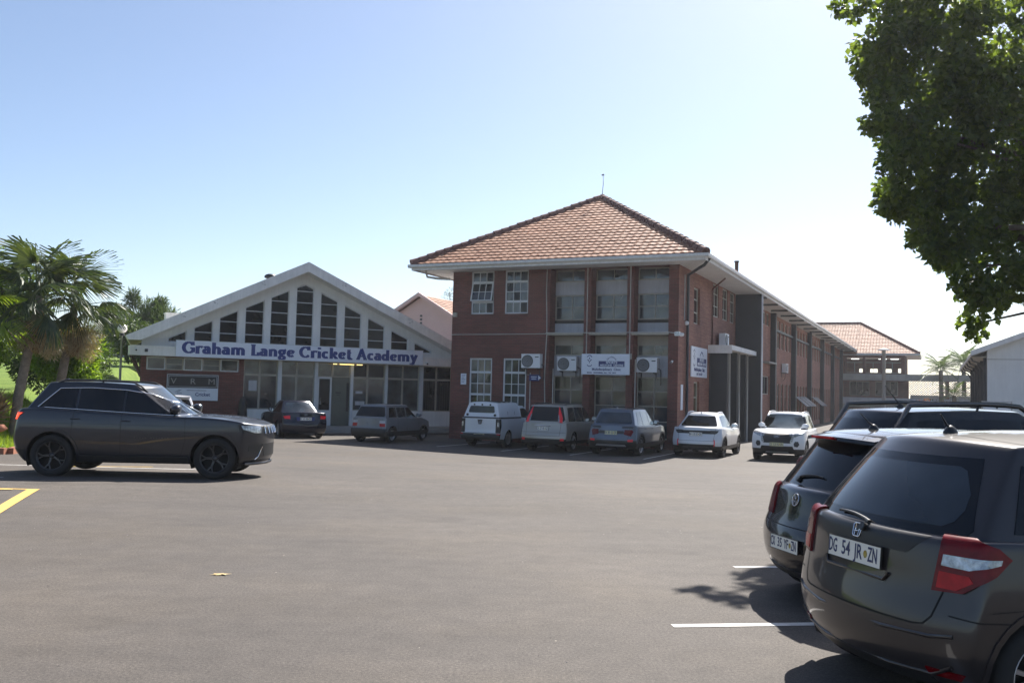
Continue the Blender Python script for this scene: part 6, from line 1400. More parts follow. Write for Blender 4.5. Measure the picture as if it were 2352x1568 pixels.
# 7 white pickup with canopy
np_ = dict(L=4.49, W=1.67, r=.31, xr=.85, xf=3.70, paint=P_WHITE, zs=.30, rr=.06, rf=.34, crown=.01,
  top=[(0, 1.10), (2.1, 1.10), (2.3, 1.0), (3.4, .99), (3.7, .98), (4.2, .86), (4.49, .70)], rear=[(.28, .08), (.34, .0), (.50, 0), (.54, .06), (1.2, .07)], side=[(.3, .95), (.5, 1), (.9, .99), (1.1, .97)],
  gh=[dict(xb0=.08, xb1=2.05, xr0=.26, xr1=1.98, wb=.80, wr=.62, roof=[(0, 1.64), (2.2, 1.66)], cr=.03, cf=.02, ws=False, crown=.05),
      dict(xb0=2.12, xb1=3.62, xr0=2.25, xr1=2.85, wb=.775, wr=.60, roof=[(2.0, 1.52), (2.6, 1.54), (2.9, 1.5)], cr=.04, cf=.25, wins=[(2.22, 2.3, 3.15, 2.85, .05, .09)])],
  mirror=(3.0, 1.1), handles=[(2.35, .95)], rimm=M_ALLOY, sps='cover', spn=8,
  feats=[('bumper', M_BLACK, 'R', 1, [(-.83, .31), (.83, .31), (.83, .52), (-.83, .52)], .02), ('tail_light', M_BLACK, 'CR', 0, [(.515, .54), (.66, .54), (.72, .8), (.70, 1.06), (.53, 1.06)], .01), ('tail_light_lens', M_CLEAR, 'CR', 0, [(.56, .78), (.63, .78), (.63, .94), (.57, .94)], .016), ('reflector', M_RED, 'CR', 0, [(.54, .47), (.64, .47), (.64, .52), (.54, .52)], .03),
         ('canopy_window', M_GLASSG, 'R', 1, [(-.50, 1.28), (.50, 1.28), (.54, 1.31), (.50, 1.50), (.46, 1.53), (-.46, 1.53), (-.50, 1.50), (-.54, 1.31)], .008, 'top'), ('canopy_seal', M_PIPE, 'R', 1, [(-.80, 1.075), (.80, 1.075), (.80, 1.125), (-.80, 1.125)], .014, 'all'), ('canopy_seal', M_PIPE, 'S', 0, [(.03, 1.075), (1.98, 1.075), (1.98, 1.125), (.03, 1.125)], .014, 'all')],
  seams=[('R', 1, [(-.64, 1.07), (-.64, .55), (.64, .55), (.64, 1.07)], .010), ('S', 0, [(2.2, .4), (2.2, 1.05)]), ('S', 0, [(3.25, .4), (3.25, 1.0)]), ('S', 0, [(.9, 1.22), (.94, 1.34)], .02), ('S', 0, [(1.5, 1.22), (1.54, 1.34)], .02)])
c, t = make_car(np_, 'white pickup with white canopy parked before the sash windows', (-1.14, 34.1), 24.9, 'parked_pickup', ROW, 'pickup')
plate(c, t, 'R', .44, PT('ND', '55', 'UR'), M_PLATEY)
for y in (-.33, 0, .33):
    hd = c.hit('R', 1, y, 1.58, 'top'); b = MB(); b.box(hd[0].x - .03, hd[0].x + .01, y - .025, y + .025, 1.55, 1.61); b.build('canopy_hinge', M_BLACK, t)
for s in (-.57, .57):
    hd = c.hit('R', 1, s, 1.20, 'top'); b = MB(); b.tube([(hd[0].x + .01, s, 1.2), (hd[0].x - .03, s, 1.2)], .045, 10); b.build('canopy_lock', M_BLACK, t)
for x in (.7, 1.1, 1.5):
    hd = c.hit('T', 1, x, 0, 'top'); b = MB(); b.box(x - .03, x + .03, -.52, .52, hd[0].z - .04, hd[0].z + .012); b.build('roof_bar', M_BLACK, t)
b = MB(); x_ = c.hit('R', 1, 0, .95)[0].x; b.prism([(-.10, 1.03), (.10, 1.03), (.055, .86), (-.055, .86)], x_ - .02, x_ + .01, lambda a, z, x: (x, a, z)); b.build('tailgate_handle', M_PIPE, t)
strokes(c, t, 'R', 0, .93, [circ_pts(.035, n=12), [(-.045, 0), (.045, 0)]], .006, M_CHROME, 'emblem', 'all', .03)
# 8 champagne SUV
xt = dict(L=4.63, W=1.785, r=.35, xr=.95, xf=3.58, paint=P_BEIGE, zs=.28, rr=.16, rf=.30, tw=.225,
  top=[(0, 1.04), (.15, 1.06), (3.0, 1.03), (3.5, 1.06), (4.2, .98), (4.63, .80)],
  gh=[dict(xb0=.13, xb1=3.5, xr0=.38, xr1=2.55, wb=.83, wr=.66, roof=[(.3, 1.63), (.8, 1.67), (1.6, 1.69), (2.5, 1.66), (3.0, 1.5)], cr=.10, cf=.26, rg=(1.10, 1.60, .76, .64), wins=[(.62, .75, 1.25, 1.25), (1.31, 1.31, 2.1, 2.1), (2.17, 2.17, 3.05, 2.65)])],
  mirror=(2.95, 1.12), handles=[(1.4, .95), (2.3, .94)], rails=(.7, 2.5, .60, .03), sps='single', spn=6,
  feats=[('tail_light', M_REFL, 'CR', 0, [(.54, 1.06), (.66, 1.04), (.70, 1.22), (.66, 1.60), (.60, 1.62), (.585, 1.3)], .014, 'all'), ('reversing_lamp', M_CLEAR, 'CR', 0, [(.535, 1.09), (.585, 1.09), (.60, 1.32), (.575, 1.32)], .018, 'all'),
         ('lower_bumper', M_BLACK, 'R', 1, [(-.84, .29), (.84, .29), (.86, .48), (-.86, .48)], .012), ('reflector', M_REFL, 'CR', 0, [(.54, .42), (.66, .42), (.66, .50), (.54, .50)], .02), ('side_cladding', M_BLACK, 'S', 0, [(0, .29), (4.6, .29), (4.6, .40), (0, .42)], .01)],
  seams=[('R', 1, [(-.66, 1.05), (-.64, .58), (.64, .58), (.66, 1.05)], .008), ('R', 1, [(-.84, .70), (.84, .70)], .006), ('S', 0, [(1.28, .4), (1.22, .62), (1.28, 1.05), (1.28, 1.6)]), ('S', 0, [(2.14, .4), (2.14, 1.6)])])
c, t = make_car(xt, 'champagne coloured SUV with tall red lamps beside its dark rear window', (1.12, 32.5), 24.9, 'parked_suv', ROW, 'car')
plate(c, t, 'R', .83, PT('DJ', '27', 'WL', 'GZ'), w=.44, h=.13)
strokes(c, t, 'R', 0, .93, [[(-.30, 0), (.30, 0)]], .016, M_CHROME, 'chrome_strip')
# 9 steel blue SUV
cr = dict(L=4.27, W=1.79, r=.34, xr=.80, xf=3.41, paint=P_BLUEG, zs=.27, rr=.22, rf=.40, arch=M_BLACK, aw=.055,
  top=[(0, 1.02), (.2, 1.05), (2.8, .99), (3.2, 1.03), (3.9, .95), (4.27, .78)],
  gh=[dict(xb0=.16, xb1=3.2, xr0=.50, xr1=2.3, wb=.82, wr=.62, roof=[(.4, 1.56), (.9, 1.60), (1.6, 1.61), (2.3, 1.58), (2.8, 1.42)], cr=.14, cf=.28, rg=(1.10, 1.48, .66, .56), wins=[(.70, .85, 1.2, 1.2), (1.26, 1.26, 1.95, 1.95), (2.02, 2.02, 2.8, 2.4)])],
  mirror=(2.7, 1.08), handles=[(1.3, .93), (2.15, .92)], rails=(.6, 2.25, .58, .035), fin=.75, sps='y', rglass=M_CARGLASSB, glass=M_CARGLASSB,
  feats=[('tail_light', M_REDD, 'CR', 0, [(.40, .74), (.60, .68), (.70, .84), (.66, .90), (.44, .90)], .010), ('lamp_strip', M_BLACK, 'CR', 0, [(.36, .95), (.68, .955), (.72, 1.0), (.38, 1.01)], .008), ('lamp_band', M_BLACK, 'R', 1, [(-.50, .76), (.50, .76), (.42, .86), (-.42, .86)], .004, 'low', 0),
         ('lower_bumper', M_BLACK, 'R', 1, [(-.86, .28), (.86, .28), (.86, .54), (-.86, .54)], .010), ('skid_plate', M_ALLOY, 'R', 1, [(-.55, .34), (.55, .34), (.50, .40), (-.50, .40)], .02), ('fog_lamp', M_REFL, 'CR', 0, [(.48, .50), (.64, .50), (.66, .58), (.48, .57)], .018), ('side_cladding', M_BLACK, 'S', 0, [(0, .28), (4.2, .28), (4.2, .44), (0, .44)], .01)],
  seams=[('R', 1, [(-.64, 1.02), (-.60, .58), (.60, .58), (.64, 1.02)], .008), ('S', 0, [(1.23, .4), (1.18, .62), (1.23, 1.05), (1.23, 1.5)]), ('S', 0, [(1.98, .4), (1.98, 1.5)])])
c, t = make_car(cr, 'steel blue SUV with bright blue highlights between the champagne and the white pearl SUVs', (3.44, 31.5), 24.9, 'parked_suv', ROW, 'car')
plate(c, t, 'R', .79, PT('DN', '85', 'GG'), M_PLATEY, w=.44, h=.13)
# 10 pearl white coupe-like SUV
fx = dict(L=3.99, W=1.765, r=.33, xr=.75, xf=3.27, paint=P_PEARL, zs=.26, rr=.26, rf=.40, arch=M_BLACK, aw=.055,
  top=[(0, .97), (.15, 1.01), (.4, 1.03), (2.5, .95), (3.0, 1.0), (3.6, .92), (3.99, .74)],
  gh=[dict(xb0=.20, xb1=3.0, xr0=.95, xr1=2.15, wb=.80, wr=.57, roof=[(.5, 1.36), (.9, 1.47), (1.5, 1.525), (2.1, 1.51), (2.6, 1.35)], cr=.16, cf=.28, rg=(1.07, 1.42, .64, .50), wins=[(.95, 1.1, 1.85, 1.85, .05, .09), (1.92, 1.92, 2.6, 2.25, .05, .09)])],
  mirror=(2.5, 1.02), handles=[(1.1, .9), (2.0, .88)], rails=(.95, 2.0, .52, .035), railm=P_PEARL, fin=1.0, sps='single', spn=7, rimm=M_ALLOYD, rglass=M_CARGLASS, glass=M_CARGLASSB,
  feats=[('lamp_band', M_BLACK, 'R', 1, [(-.66, .82), (.66, .82), (.74, .93), (-.74, .93)], .006), ('tail_light', M_BLACK, 'CR', 0, [(.46, .82), (.66, .84), (.74, .93), (.46, .94)], .01), ('lamp_dots', M_CLEAR, 'CR', 0, [[(.48 + .05 * k, .865), (.51 + .05 * k, .865), (.51 + .05 * k, .89), (.48 + .05 * k, .89)] for k in range(4)], .014),
         ('lower_bumper', M_BLACK, 'R', 1, [(-.80, .27), (.80, .27), (.62, .46), (-.62, .46)], .010), ('skid_plate', M_ALLOYD, 'R', 1, [(-.50, .29), (.50, .29), (.42, .38), (-.42, .38)], .02), ('reflector', M_REFL, 'CR', 0, [(.52, .40), (.55, .40), (.55, .62), (.52, .62)], .016), ('side_cladding', M_BLACK, 'S', 0, [(0, .27), (3.99, .27), (3.99, .40), (0, .40)], .01)],
  seams=[('R', 1, [(-.66, 1.0), (-.60, .58), (.60, .58), (.66, 1.0)], .008), ('S', 0, [(1.88, .4), (1.88, 1.45)]), ('S', 0, [(1.0, .66), (.95, 1.0)])])
c, t = make_car(fx, 'pearl white sloping-back SUV with roof rails parked at the building corner', (6.40, 31.75), 24.9, 'parked_suv', ROW, 'car')
plate(c, t, 'R', .80, PT('BH', '13', 'DC'), M_PLATE, w=.44, h=.13)
# 11 white SUV facing the camera
wc = dict(L=4.27, W=1.78, r=.34, xr=.85, xf=3.44, paint=P_WHITE, zs=.26, rr=.20, rf=.30, arch=M_BLACK, aw=.05,
  top=[(0, 1.0), (.2, 1.04), (2.8, 1.01), (3.15, 1.06), (3.7, 1.02), (4.05, .94), (4.27, .82)], front=[(.2, 4.1), (.34, 4.22), (.5, 4.27), (.7, 4.26), (.95, 4.18), (1.1, 4.05)],
  gh=[dict(xb0=.16, xb1=3.2, xr0=.45, xr1=2.35, wb=.81, wr=.62, roof=[(.4, 1.57), (.9, 1.60), (1.6, 1.61), (2.3, 1.58), (2.8, 1.42)], cr=.12, cf=.22, rg=(1.10, 1.5, .66, .56), wins=[(.70, .85, 1.2, 1.2), (1.26, 1.26, 1.95, 1.95), (2.02, 2.02, 2.85, 2.45)])],
  mirror=(2.75, 1.12), wsglass=M_SCREEN, handles=[(1.3, .93), (2.15, .92)], rails=(.6, 2.25, .58, .035), railm=M_ALLOY, sps='y',
  feats=[('grille', M_BLACK, 'F', 1, [(-.50, .70), (-.44, .62), (.44, .62), (.50, .70), (.56, .93), (-.56, .93)], .010), ('grille_surround', M_ALLOY, 'F', 0, [(.50, .93), (.56, .93), (.50, .66), (.44, .62), (.42, .65)], .014), ('head_light', M_CLEAR, 'CF', 0, [(.36, .84), (.52, .83), (.86, .96), (.86, 1.0), (.38, .93)], .012),
         ('lower_bumper', M_BLACK, 'F', 1, [(-.60, .27), (.60, .27), (.50, .52), (-.50, .52)], .012), ('skid_plate', M_ALLOY, 'F', 1, [(-.40, .29), (.40, .29), (.34, .34), (-.34, .34)], .02), ('fog_lamp', M_PIPE, 'CF', 0, [(.48, .52), (.58, .50), (.64, .58), (.60, .68), (.50, .68), (.46, .6)], .010), ('side_cladding', M_BLACK, 'S', 0, [(0, .27), (4.2, .27), (4.2, .42), (0, .42)], .01)],
  seams=[('T', 0, [(3.25, .68), (4.1, .60)], .010), ('S', 0, [(1.23, .4), (1.23, 1.5)]), ('S', 0, [(1.98, .4), (1.98, 1.5)]), ('S', 0, [(2.95, .4), (2.98, 1.0)])])
c, t = make_car(wc, 'white SUV facing out of the row with oval badge and mesh grille', (10.72, 34.6), 205, 'parked_suv', None, 'car')
plate(c, t, 'F', .575, PT('CS', '13', 'VG'), M_PLATEY, w=.44, h=.12)
strokes(c, t, 'F', 0, .84, [circ_pts(.085, .048), [(-.035, -.03), (-.02, .03)], [(.02, -.03), (.035, .03)], [(-.03, -.006), (.03, .006)]], .008, M_CHROME, 'emblem', 'all', .022)
b = MB()
for z in (.70, .76, .82, .88): 
    pts = [c.hit('F', 1, y, z, 'low')[0] + Vector((.014, 0, 0)) for y in (-.5, -.25, 0, .25, .5)]; b.tube(pts, .008, 5)
b.build('grille_bar', M_PIPE, t)
# 12 white hatchback mostly hidden behind the moving estate
wh = dict(un); wh.update(paint=P_PEARL, L=3.8, W=1.66, top=[(0, .95), (.1, .97), (2.6, .95), (2.9, .97), (3.5, .84), (3.8, .66)], gh=[dict(xb0=.10, xb1=2.95, xr0=.42, xr1=2.05, wb=.79, wr=.60, roof=[(.3, 1.46), (.8, 1.50), (1.9, 1.49), (2.3, 1.42)], cr=.1, cf=.2, rg=(1.02, 1.38, .64, .54), wins=[(.5, .65, 1.0, 1.0), (1.06, 1.06, 1.8, 1.8), (1.87, 1.87, 2.6, 2.2)])], glass=M_CARGLASS, sps='twin', arch=P_PEARL)
c, t = make_car(wh, 'white hatchback almost hidden behind the bonnet of the moving dark estate', (-11.55, 31.5), -22, 'parked_hatchback')
b = MB(); b.box(.10, .5, -.55, .55, 1.455, 1.485); b.build('roof_spoiler', P_PEARL, t)

# ------------------------------------------------------------------ vegetation
def leaf_cloud(name, centers, radii, n, size, mat, parent=None, ratio=.5, shell_=.35, droop=0.0, squash=1.0, flat=0.0, up=None):
    """n folded leaves scattered through blobs; each leaf two triangles-pairs (a folded diamond)"""
    C = np.asarray(centers, float); Rr = np.asarray(radii, float); w = Rr ** 2.2; w /= w.sum()
    k = rng.choice(len(C), n, p=w); d = rng.normal(size=(n, 3)); d /= np.linalg.norm(d, axis=1)[:, None]
    rad = Rr[k] * (rng.uniform(shell_ ** 3, 1, n) ** (1 / 3)) * rng.uniform(.85, 1.1, n); p = C[k] + d * rad[:, None] * np.array([1, 1, squash])
    a = rng.normal(size=(n, 3)) * .8 + d * .7; a[:, 2] -= droop
    if up is not None: a = a * .5 + np.array([0, 0, up])
    a /= np.linalg.norm(a, axis=1)[:, None]; b = np.cross(a, rng.normal(size=(n, 3))); b /= np.linalg.norm(b, axis=1)[:, None]; c = np.cross(a, b)
    s = size * rng.uniform(.6, 1.25, n); L = s[:, None]; W_ = (s * ratio)[:, None]
    q0 = p; q1 = p + a * L * .45 + b * W_ * .5 + c * L * .08; q2 = p + a * L; q3 = p + a * L * .45 - b * W_ * .5 + c * L * .08
    V_ = np.stack([q0, q1, q2, q3], 1).reshape(-1, 3); i = np.arange(n) * 4
    F = np.concatenate([np.stack([i, i + 1, i + 2], 1), np.stack([i, i + 2, i + 3], 1)])
    return link(name, np_mesh(name, V_, F, mat), parent)
def limbs(base, tips, r0, parent, name='trunk', mat=None, bend=.3):
    b = MB(); base = Vector(base)
    for tp, r in tips:
        tp = Vector(tp); mid = base.lerp(tp, .5) + Vector((random.uniform(-bend, bend), random.uniform(-bend, bend), random.uniform(0, bend))); b.tube([base, base.lerp(mid, .6), mid, mid.lerp(tp, .55) + Vector((random.uniform(-.1, .1), 0, .05)), tp], r, 8, r * .3)
    return b.build(name, mat or M_BARK, parent)

# large tree hanging into the picture from the right; lobes placed along its real outline at about 14 m
T1 = empty('broadleaf_tree', (12.6, 14.2, 0), 0, 'large broadleaf tree overhanging the right side, dark against the sky', 'tree')
def tw(px, py, Y):     # helper used once to lay the lobes out: column/row of the survey sketch at depth Y
    x = (px - 1176) * math.cos(.025) - (784 - py) * math.sin(.025); z = (px - 1176) * math.sin(.025) + (784 - py) * math.cos(.025)
    return ((x / 2104) * Y, Y, 1.72 + (z / 2104 + .054) * Y)
lobes = []
for (px, py, r) in ((2030, 150, .42), (2065, 95, .5), (2085, 215, .55), (2050, 180, .40), (2110, 20, .6), (2025, 268, .20), (2045, 275, .22), (2105, 300, .5), (2095, 370, .42), (2075, 435, .36), (2062, 480, .26), (2100, 470, .36), (2130, 430, .5), (2150, 520, .33), (2180, 480, .45), (2118, 545, .16), (2190, 570, .28), (2170, 590, .16),
                    (2215, 615, .26), (2240, 655, .24), (2265, 700, .32), (2250, 742, .14), (2300, 672, .36), (2345, 640, .42), (2230, 520, .5), (2290, 600, .55), (2340, 540, .7), (2170, 130, .8), (2180, 300, .8), (2250, 400, .8), (2260, 220, .9), (2300, 100, 1.0), (2350, 320, 1.0), (2380, 470, .8), (2400, 160, 1.2), (2200, 10, .8), (1975, 8, .07), (1950, 2, .06), (2000, 2, .08), (2130, -25, .4), (2420, 660, .4)):
    Y = 14.2 + random.uniform(-.1, .8); p = tw(px, py, Y); lobes.append((p, r))
for k in range(60):      # rest of the crown, mostly outside the frame
    a, e = random.uniform(0, 6.28), random.uniform(-.3, 1.3); rr_ = random.uniform(1.5, 4.6)
    q = (12.9 + rr_ * math.cos(a) * .95, 14.6 + rr_ * math.sin(a) * .8, 6.0 + 2.2 * math.sin(e))
    if q[0] / max(q[1], 1) > .50 + .04 * random.random(): lobes.append((q, random.uniform(.8, 1.3)))
NL = 42
T1w = T1.location; loc_ = [(p[0] - T1w[0], p[1] - T1w[1], p[2]) for p, r in lobes]; rad_ = [r for p, r in lobes]
leaf_cloud('crown', loc_[NL:], rad_[NL:], 22000, .17, M_LEAF, T1, .72, .45, .45)
# leaves of the visible hanging lobes, with loose sprigs breaking the outline
sl, sr = [], []
for (p_, r_) in zip(loc_[:NL], rad_[:NL]):
    for q in range(int(1.5 + r_ * 11)):
        d_ = Vector((random.gauss(0, 1), random.gauss(0, .8), random.gauss(0, 1))).normalized() * r_ * random.uniform(.55, 1.12); sl.append((p_[0] + d_.x, p_[1] + d_.y, p_[2] + d_.z)); sr.append(random.uniform(.09, .20) * (1 + .4 * r_))
leaf_cloud('crown', sl, sr, 24000, .115, M_LEAF, T1, .78, .1, .55)
leaf_cloud('crown', loc_[:NL], [q * .8 for q in rad_[:NL]], 12000, .12, M_LEAF, T1, .78, .1, .5)
b = MB(); b.tube([(0, 0, -.1), (.1, .1, 1.4), (-.1, .1, 2.8), (0, 0, 3.9)], .34, 12, .24); b.build('trunk', M_BARK, T1)
limbs((0, 0, 3.7), [((p[0], p[1], p[2]), .11) for p in loc_[24:36:2]] + [((p[0], p[1], p[2]), .05) for p in loc_[:24:3]], .1, T1, 'limb')

# fan palms
def frond_mesh(seed, dry=False, R_=1.0, mat=None):
    rd = random.Random(seed); V_, F = [], []; nl = 40
    pet = 1.05 * R_
    def quad(a, b_, c, d): i = len(V_); V_.extend([a, b_, c, d]); F.append((i, i + 1, i + 2, i + 3))
    def bend(x, y, z):  # droop with distance
        d = math.hypot(x, y); return (x, y, z - .20 * (max(0, x) / R_) ** 2 * .35)
    quad(bend(0, -.02, 0), bend(pet, -.012, 0), bend(pet, .012, 0), bend(0, .02, 0)); quad(bend(0, 0, -.02), bend(pet, 0, -.012), bend(pet, 0, .012), bend(0, 0, .02))
    for k in range(nl):
        a = R(-118 + 236 * (k + .5) / nl + rd.uniform(-2, 2)); L = R_ * (.92 + .12 * math.cos(a)) * rd.uniform(.88, 1.05); w = .021 * R_
        fold = .09 * math.cos(k * math.pi); pr = None; seg = 4
        for s in range(seg + 1):
            t = s / seg; r = L * t; dr = -.48 * R_ * t ** 2.4 * rd.uniform(.8, 1.4) - .10 * R_ * abs(math.sin(a)) * t
            cx, cy = pet + r * math.cos(a), r * math.sin(a); ww = w * (1.0 if t < .5 else 1.9 * (1 - t)) * (.25 + 1.1 * min(1, t * 2.2)); nx_, ny_ = -math.sin(a) * ww, math.cos(a) * ww
            p0, p1 = bend(cx + nx_, cy + ny_, dr + .04 * t), bend(cx - nx_, cy - ny_, dr - .02)
            if pr: quad(pr[0], p0, p1, pr[1])
            pr = (p0, p1)
    me = bpy.data.meshes.new('frond'); me.from_pydata(V_, [], F); me.materials.append(mat or (M_DRYLEAF if dry else M_PALM)); return me
FM = [frond_mesh(k, R_=.95) for k in range(5)]; FMD = [frond_mesh(20 + k, True, .85) for k in range(2)]; FMB = [frond_mesh(40 + k, False, .9, M_PALMB) for k in range(3)]
def fan_palm(base, top, n, label, fms, sc=1.0, lean=0, seeds=True):
    t = empty('fan_palm', base, 0, label, 'palm tree', 'fan palms on the left bank'); top = Vector(top) - Vector(base)
    b = MB(); pts = [Vector((0, 0, -.2)), top * .3 + Vector((-.06, 0, 0)), top * .65 + Vector((-.03, 0, 0)), top]; m = 26; P = []
    for k in range(m + 1):
        u = k / m * 3; i = min(2, int(u)); P.append(pts[i].lerp(pts[i + 1], u - i))
    # ringed trunk
    for k in range(m):
        r0 = .135 - .035 * (k / m); b.tube([P[k], P[k + 1]], r0 * 1.10, 12, r0 * .97, cap=False)
    b.build('trunk', M_PALMBARK, t)
    for k in range(n):
        a = k * 2.39996 + random.uniform(-.2, .2); e = R(80 - 108 * (k / n) ** 1.0 + random.uniform(-8, 8)); me = random.choice(fms)
        M = Matrix.Translation(top + Vector((0, 0, .1 - .25 * k / n))) @ Matrix.Rotation(a, 4, 'Z') @ Matrix.Rotation(-e, 4, 'Y') @ Matrix.Rotation(random.uniform(-.7, .7), 4, 'X') @ Matrix.Scale(sc * random.uniform(.85, 1.1), 4)
        o = bpy.data.objects.new('frond', me); col.objects.link(o); o.parent = t; o.matrix_basis = M
    for k in range(5):
        a = random.uniform(0, 6.28); M = Matrix.Translation(top - Vector((0, 0, .2))) @ Matrix.Rotation(a, 4, 'Z') @ Matrix.Rotation(R(65), 4, 'Y') @ Matrix.Scale(sc * .8, 4)
        o = bpy.data.objects.new('dry_frond', random.choice(FMD)); col.objects.link(o); o.parent = t; o.matrix_basis = M
    if seeds:
        Cc = []; Rr = []
        for k in range(7):
            a = random.uniform(0, 6.28); d = random.uniform(.15, .5); Cc.append((top.x + d * math.cos(a), top.y + d * math.sin(a), top.z - .85 - random.uniform(0, .55))); Rr.append(.34)
        leaf_cloud('seed_cluster', Cc, Rr, 5000, .16, M_SEED, t, .04, .0, .5)
    return t
pz = bank_z(-13.4, 25)
fan_palm((-13.5, 25, pz), (-12.95, 25, 4.0), 19, 'fan palm with grey ringed trunk, nearer the left edge of the two', FM, .88)
fan_palm((-13.1, 26.4, bank_z(-13.1, 26.4)), (-12.75, 26.6, 3.9), 15, 'fan palm with ringed trunk, right of its twin and leaning over the shrub', FM, .84)
fan_palm((-15.2, 24.2, bank_z(-15.2, 24.2)), (-14.6, 24.2, 3.55), 18, 'fan palm with bright yellow green fronds cut off by the left edge', FMB, .95, seeds=False)
sp_ = MB(); sp_.tube([(0, 0, 0), (-.12, 0, .9), (-.2, 0, 1.9)], .05, 6, .006); o = sp_.build('spear_leaf', M_PALM); 
o.parent = bpy.data.objects['fan_palm']; o.location = (.55, 0, 3.4); 

def tree(name, base, blobs, n, size, mat, label, cat='tree', group=None, trunk=.12, droop=.1, ratio=.5, up=None, shell_=.3, trunkh=None):
    t = empty(name, base, 0, label, cat, group); cs_ = [b[:3] for b in blobs]; rs = [b[3] for b in blobs]
    leaf_cloud('crown' if cat == 'tree' else 'foliage', cs_, rs, n, size, mat, t, ratio, shell_, droop, up=up)
    limbs((0, 0, -.2), [((c[0], c[1], c[2]), trunk * random.uniform(.4, .7)) for c in cs_[:7]], trunk, t, 'trunk' if cat == 'tree' else 'stem'); return t
def blobs(cx, cy, cz, rx, ry, rz, n, r0, r1):
    out = []
    for k in range(n):
        d = Vector((random.gauss(0, 1), random.gauss(0, 1), random.gauss(0, 1))).normalized() * random.uniform(.35, 1); out.append((cx + d.x * rx, cy + d.y * ry, cz + d.z * rz, random.uniform(r0, r1)))
    return out
tree('leafy_shrub', (-13.3, 27.6, 1.0), blobs(0, 0, 1.25, 1.0, .8, 1.0, 26, .30, .55), 9000, .21, M_LEAFB, 'bushy shrub with bright glossy lance shaped leaves beside the palm trunks', 'shrub', None, .05, -.1, .24)
tree('dark_shrub', (-14.9, 30.2, 1.1), blobs(0, 0, 1.1, 1.6, .8, .9, 20, .4, .6), 8500, .15, M_LEAFD, 'dark shrub mass behind the palm trunks', 'shrub', None, .05, 0, .4)
tree('dark_shrub', (-17.8, 28.6, 1.1), blobs(0, 0, 1.5, 1.3, .8, 1.2, 18, .4, .7), 8000, .15, M_LEAFD, 'taller dark shrub mass at the left edge behind the palms', 'shrub', None, .05, 0, .4)
tree('leafy_shrub', (-14.9, 25.6, .95), blobs(0, 0, .95, .8, .7, .8, 14, .28, .45), 4200, .20, M_LEAFB, 'low bright green shrub at the left edge behind the leaning trunk', 'shrub', None, .05, -.1, .26)
tree('flowering_shrub', (-15.9, 24.6, .9), blobs(0, 0, .6, .7, .6, .45, 10, .25, .4), 2600, .15, M_LEAFB, 'small shrub with orange flecked flowers at the far left edge', 'shrub', None, .04, 0, .3)
leaf_cloud('blossom', [(-.2, -.3, .9), (.3, -.2, .7)], [.35, .3], 160, .07, M_ORANGE, bpy.data.objects['flowering_shrub'])
tree('dense_tree', (-19.5, 33, 1.4), blobs(0, 0, 2.6, 2.6, 2.0, 1.9, 24, .7, 1.2), 15000, .17, M_LEAFD, 'dark dense tree filling the space behind the palms', 'tree', 'trees behind the palms')
tree('dense_tree', (-26, 42, 2.0), blobs(0, 0, 2.8, 3.4, 2.0, 2.2, 20, .9, 1.4), 12000, .2, M_LEAFD, 'broad dark tree further back at the far left edge', 'tree', 'trees behind the palms')
tree('fan_leaf_tree', (-19.4, 48, 2.2), blobs(0, 0, 1.7, 2.0, 1.6, 1.0, 16, .6, .95), 9000, .20, M_LEAFD, 'dark rounded tree right behind the large shrub', 'tree')
tree('spiky_tree', (-24.2, 60, 2.8), blobs(0, 0, 2.3, 2.9, 2.0, 1.5, 26, .6, 1.0), 16000, .34, M_LEAFD, 'dark crowned tree with spiky leaf rosettes left of the white hall', 'tree', None, .2, 0, .16, up=.6)
t_ = bpy.data.objects['spiky_tree']; leaf_cloud('crown', [(-.8, 0, 4.1), (-.75, 0, 4.6), (1.0, 0, 3.9), (1.1, 0, 4.2), (-1.8, 0, 3.5)], [.5, .3, .45, .3, .4], 1500, .38, M_LEAFD, t_, .13, .0, -.3)
tree('round_tree', (-30, 72, 3.2), blobs(0, 0, 1.6, 3.4, 2.0, 1.5, 16, .8, 1.2), 8000, .25, M_LEAFD, 'low dark trees in front of the distant red roof', 'tree')
tree('feathery_tree', (-5.6, 78, 0), blobs(.6, 0, 9.0, 1.5, 1.0, 1.5, 14, .3, .55), 1100, .24, M_LEAFD, 'thin feathery treetop showing above the pink building roof', 'tree', None, .15, 0, .12)
for k, (x, y, h, lb) in enumerate(((-17.0, 40.5, 1.1, 'thin reddish young shrub on the lawn right of the lamp post'), (-17.9, 43, 1.6, 'tall sparse yellow green shrub behind the globe lamp post'), (-16.2, 37.2, .7, 'small spiky dry plant on the lawn beside the hall wall'), (-18.8, 46, 1.2, 'sparse low shrub on the lawn farther back'))):
    tree('young_shrub', (x, y, bank_z(x, y)), blobs(0, 0, h * .6, .35, .3, h * .4, 7, .14, .26), 420, .2, M_LEAFB if k % 2 else M_DRYLEAF, lb, 'shrub', None, .03, -.3, .18)
tree('leafy_shrub', (17.6, 29.5, -.4), blobs(0, 0, 1.0, .6, .6, .8, 12, .3, .45), 4200, .12, M_LEAFB, 'bright green shrub at the right edge in front of the white building', 'shrub', None, .04, 0, .5)
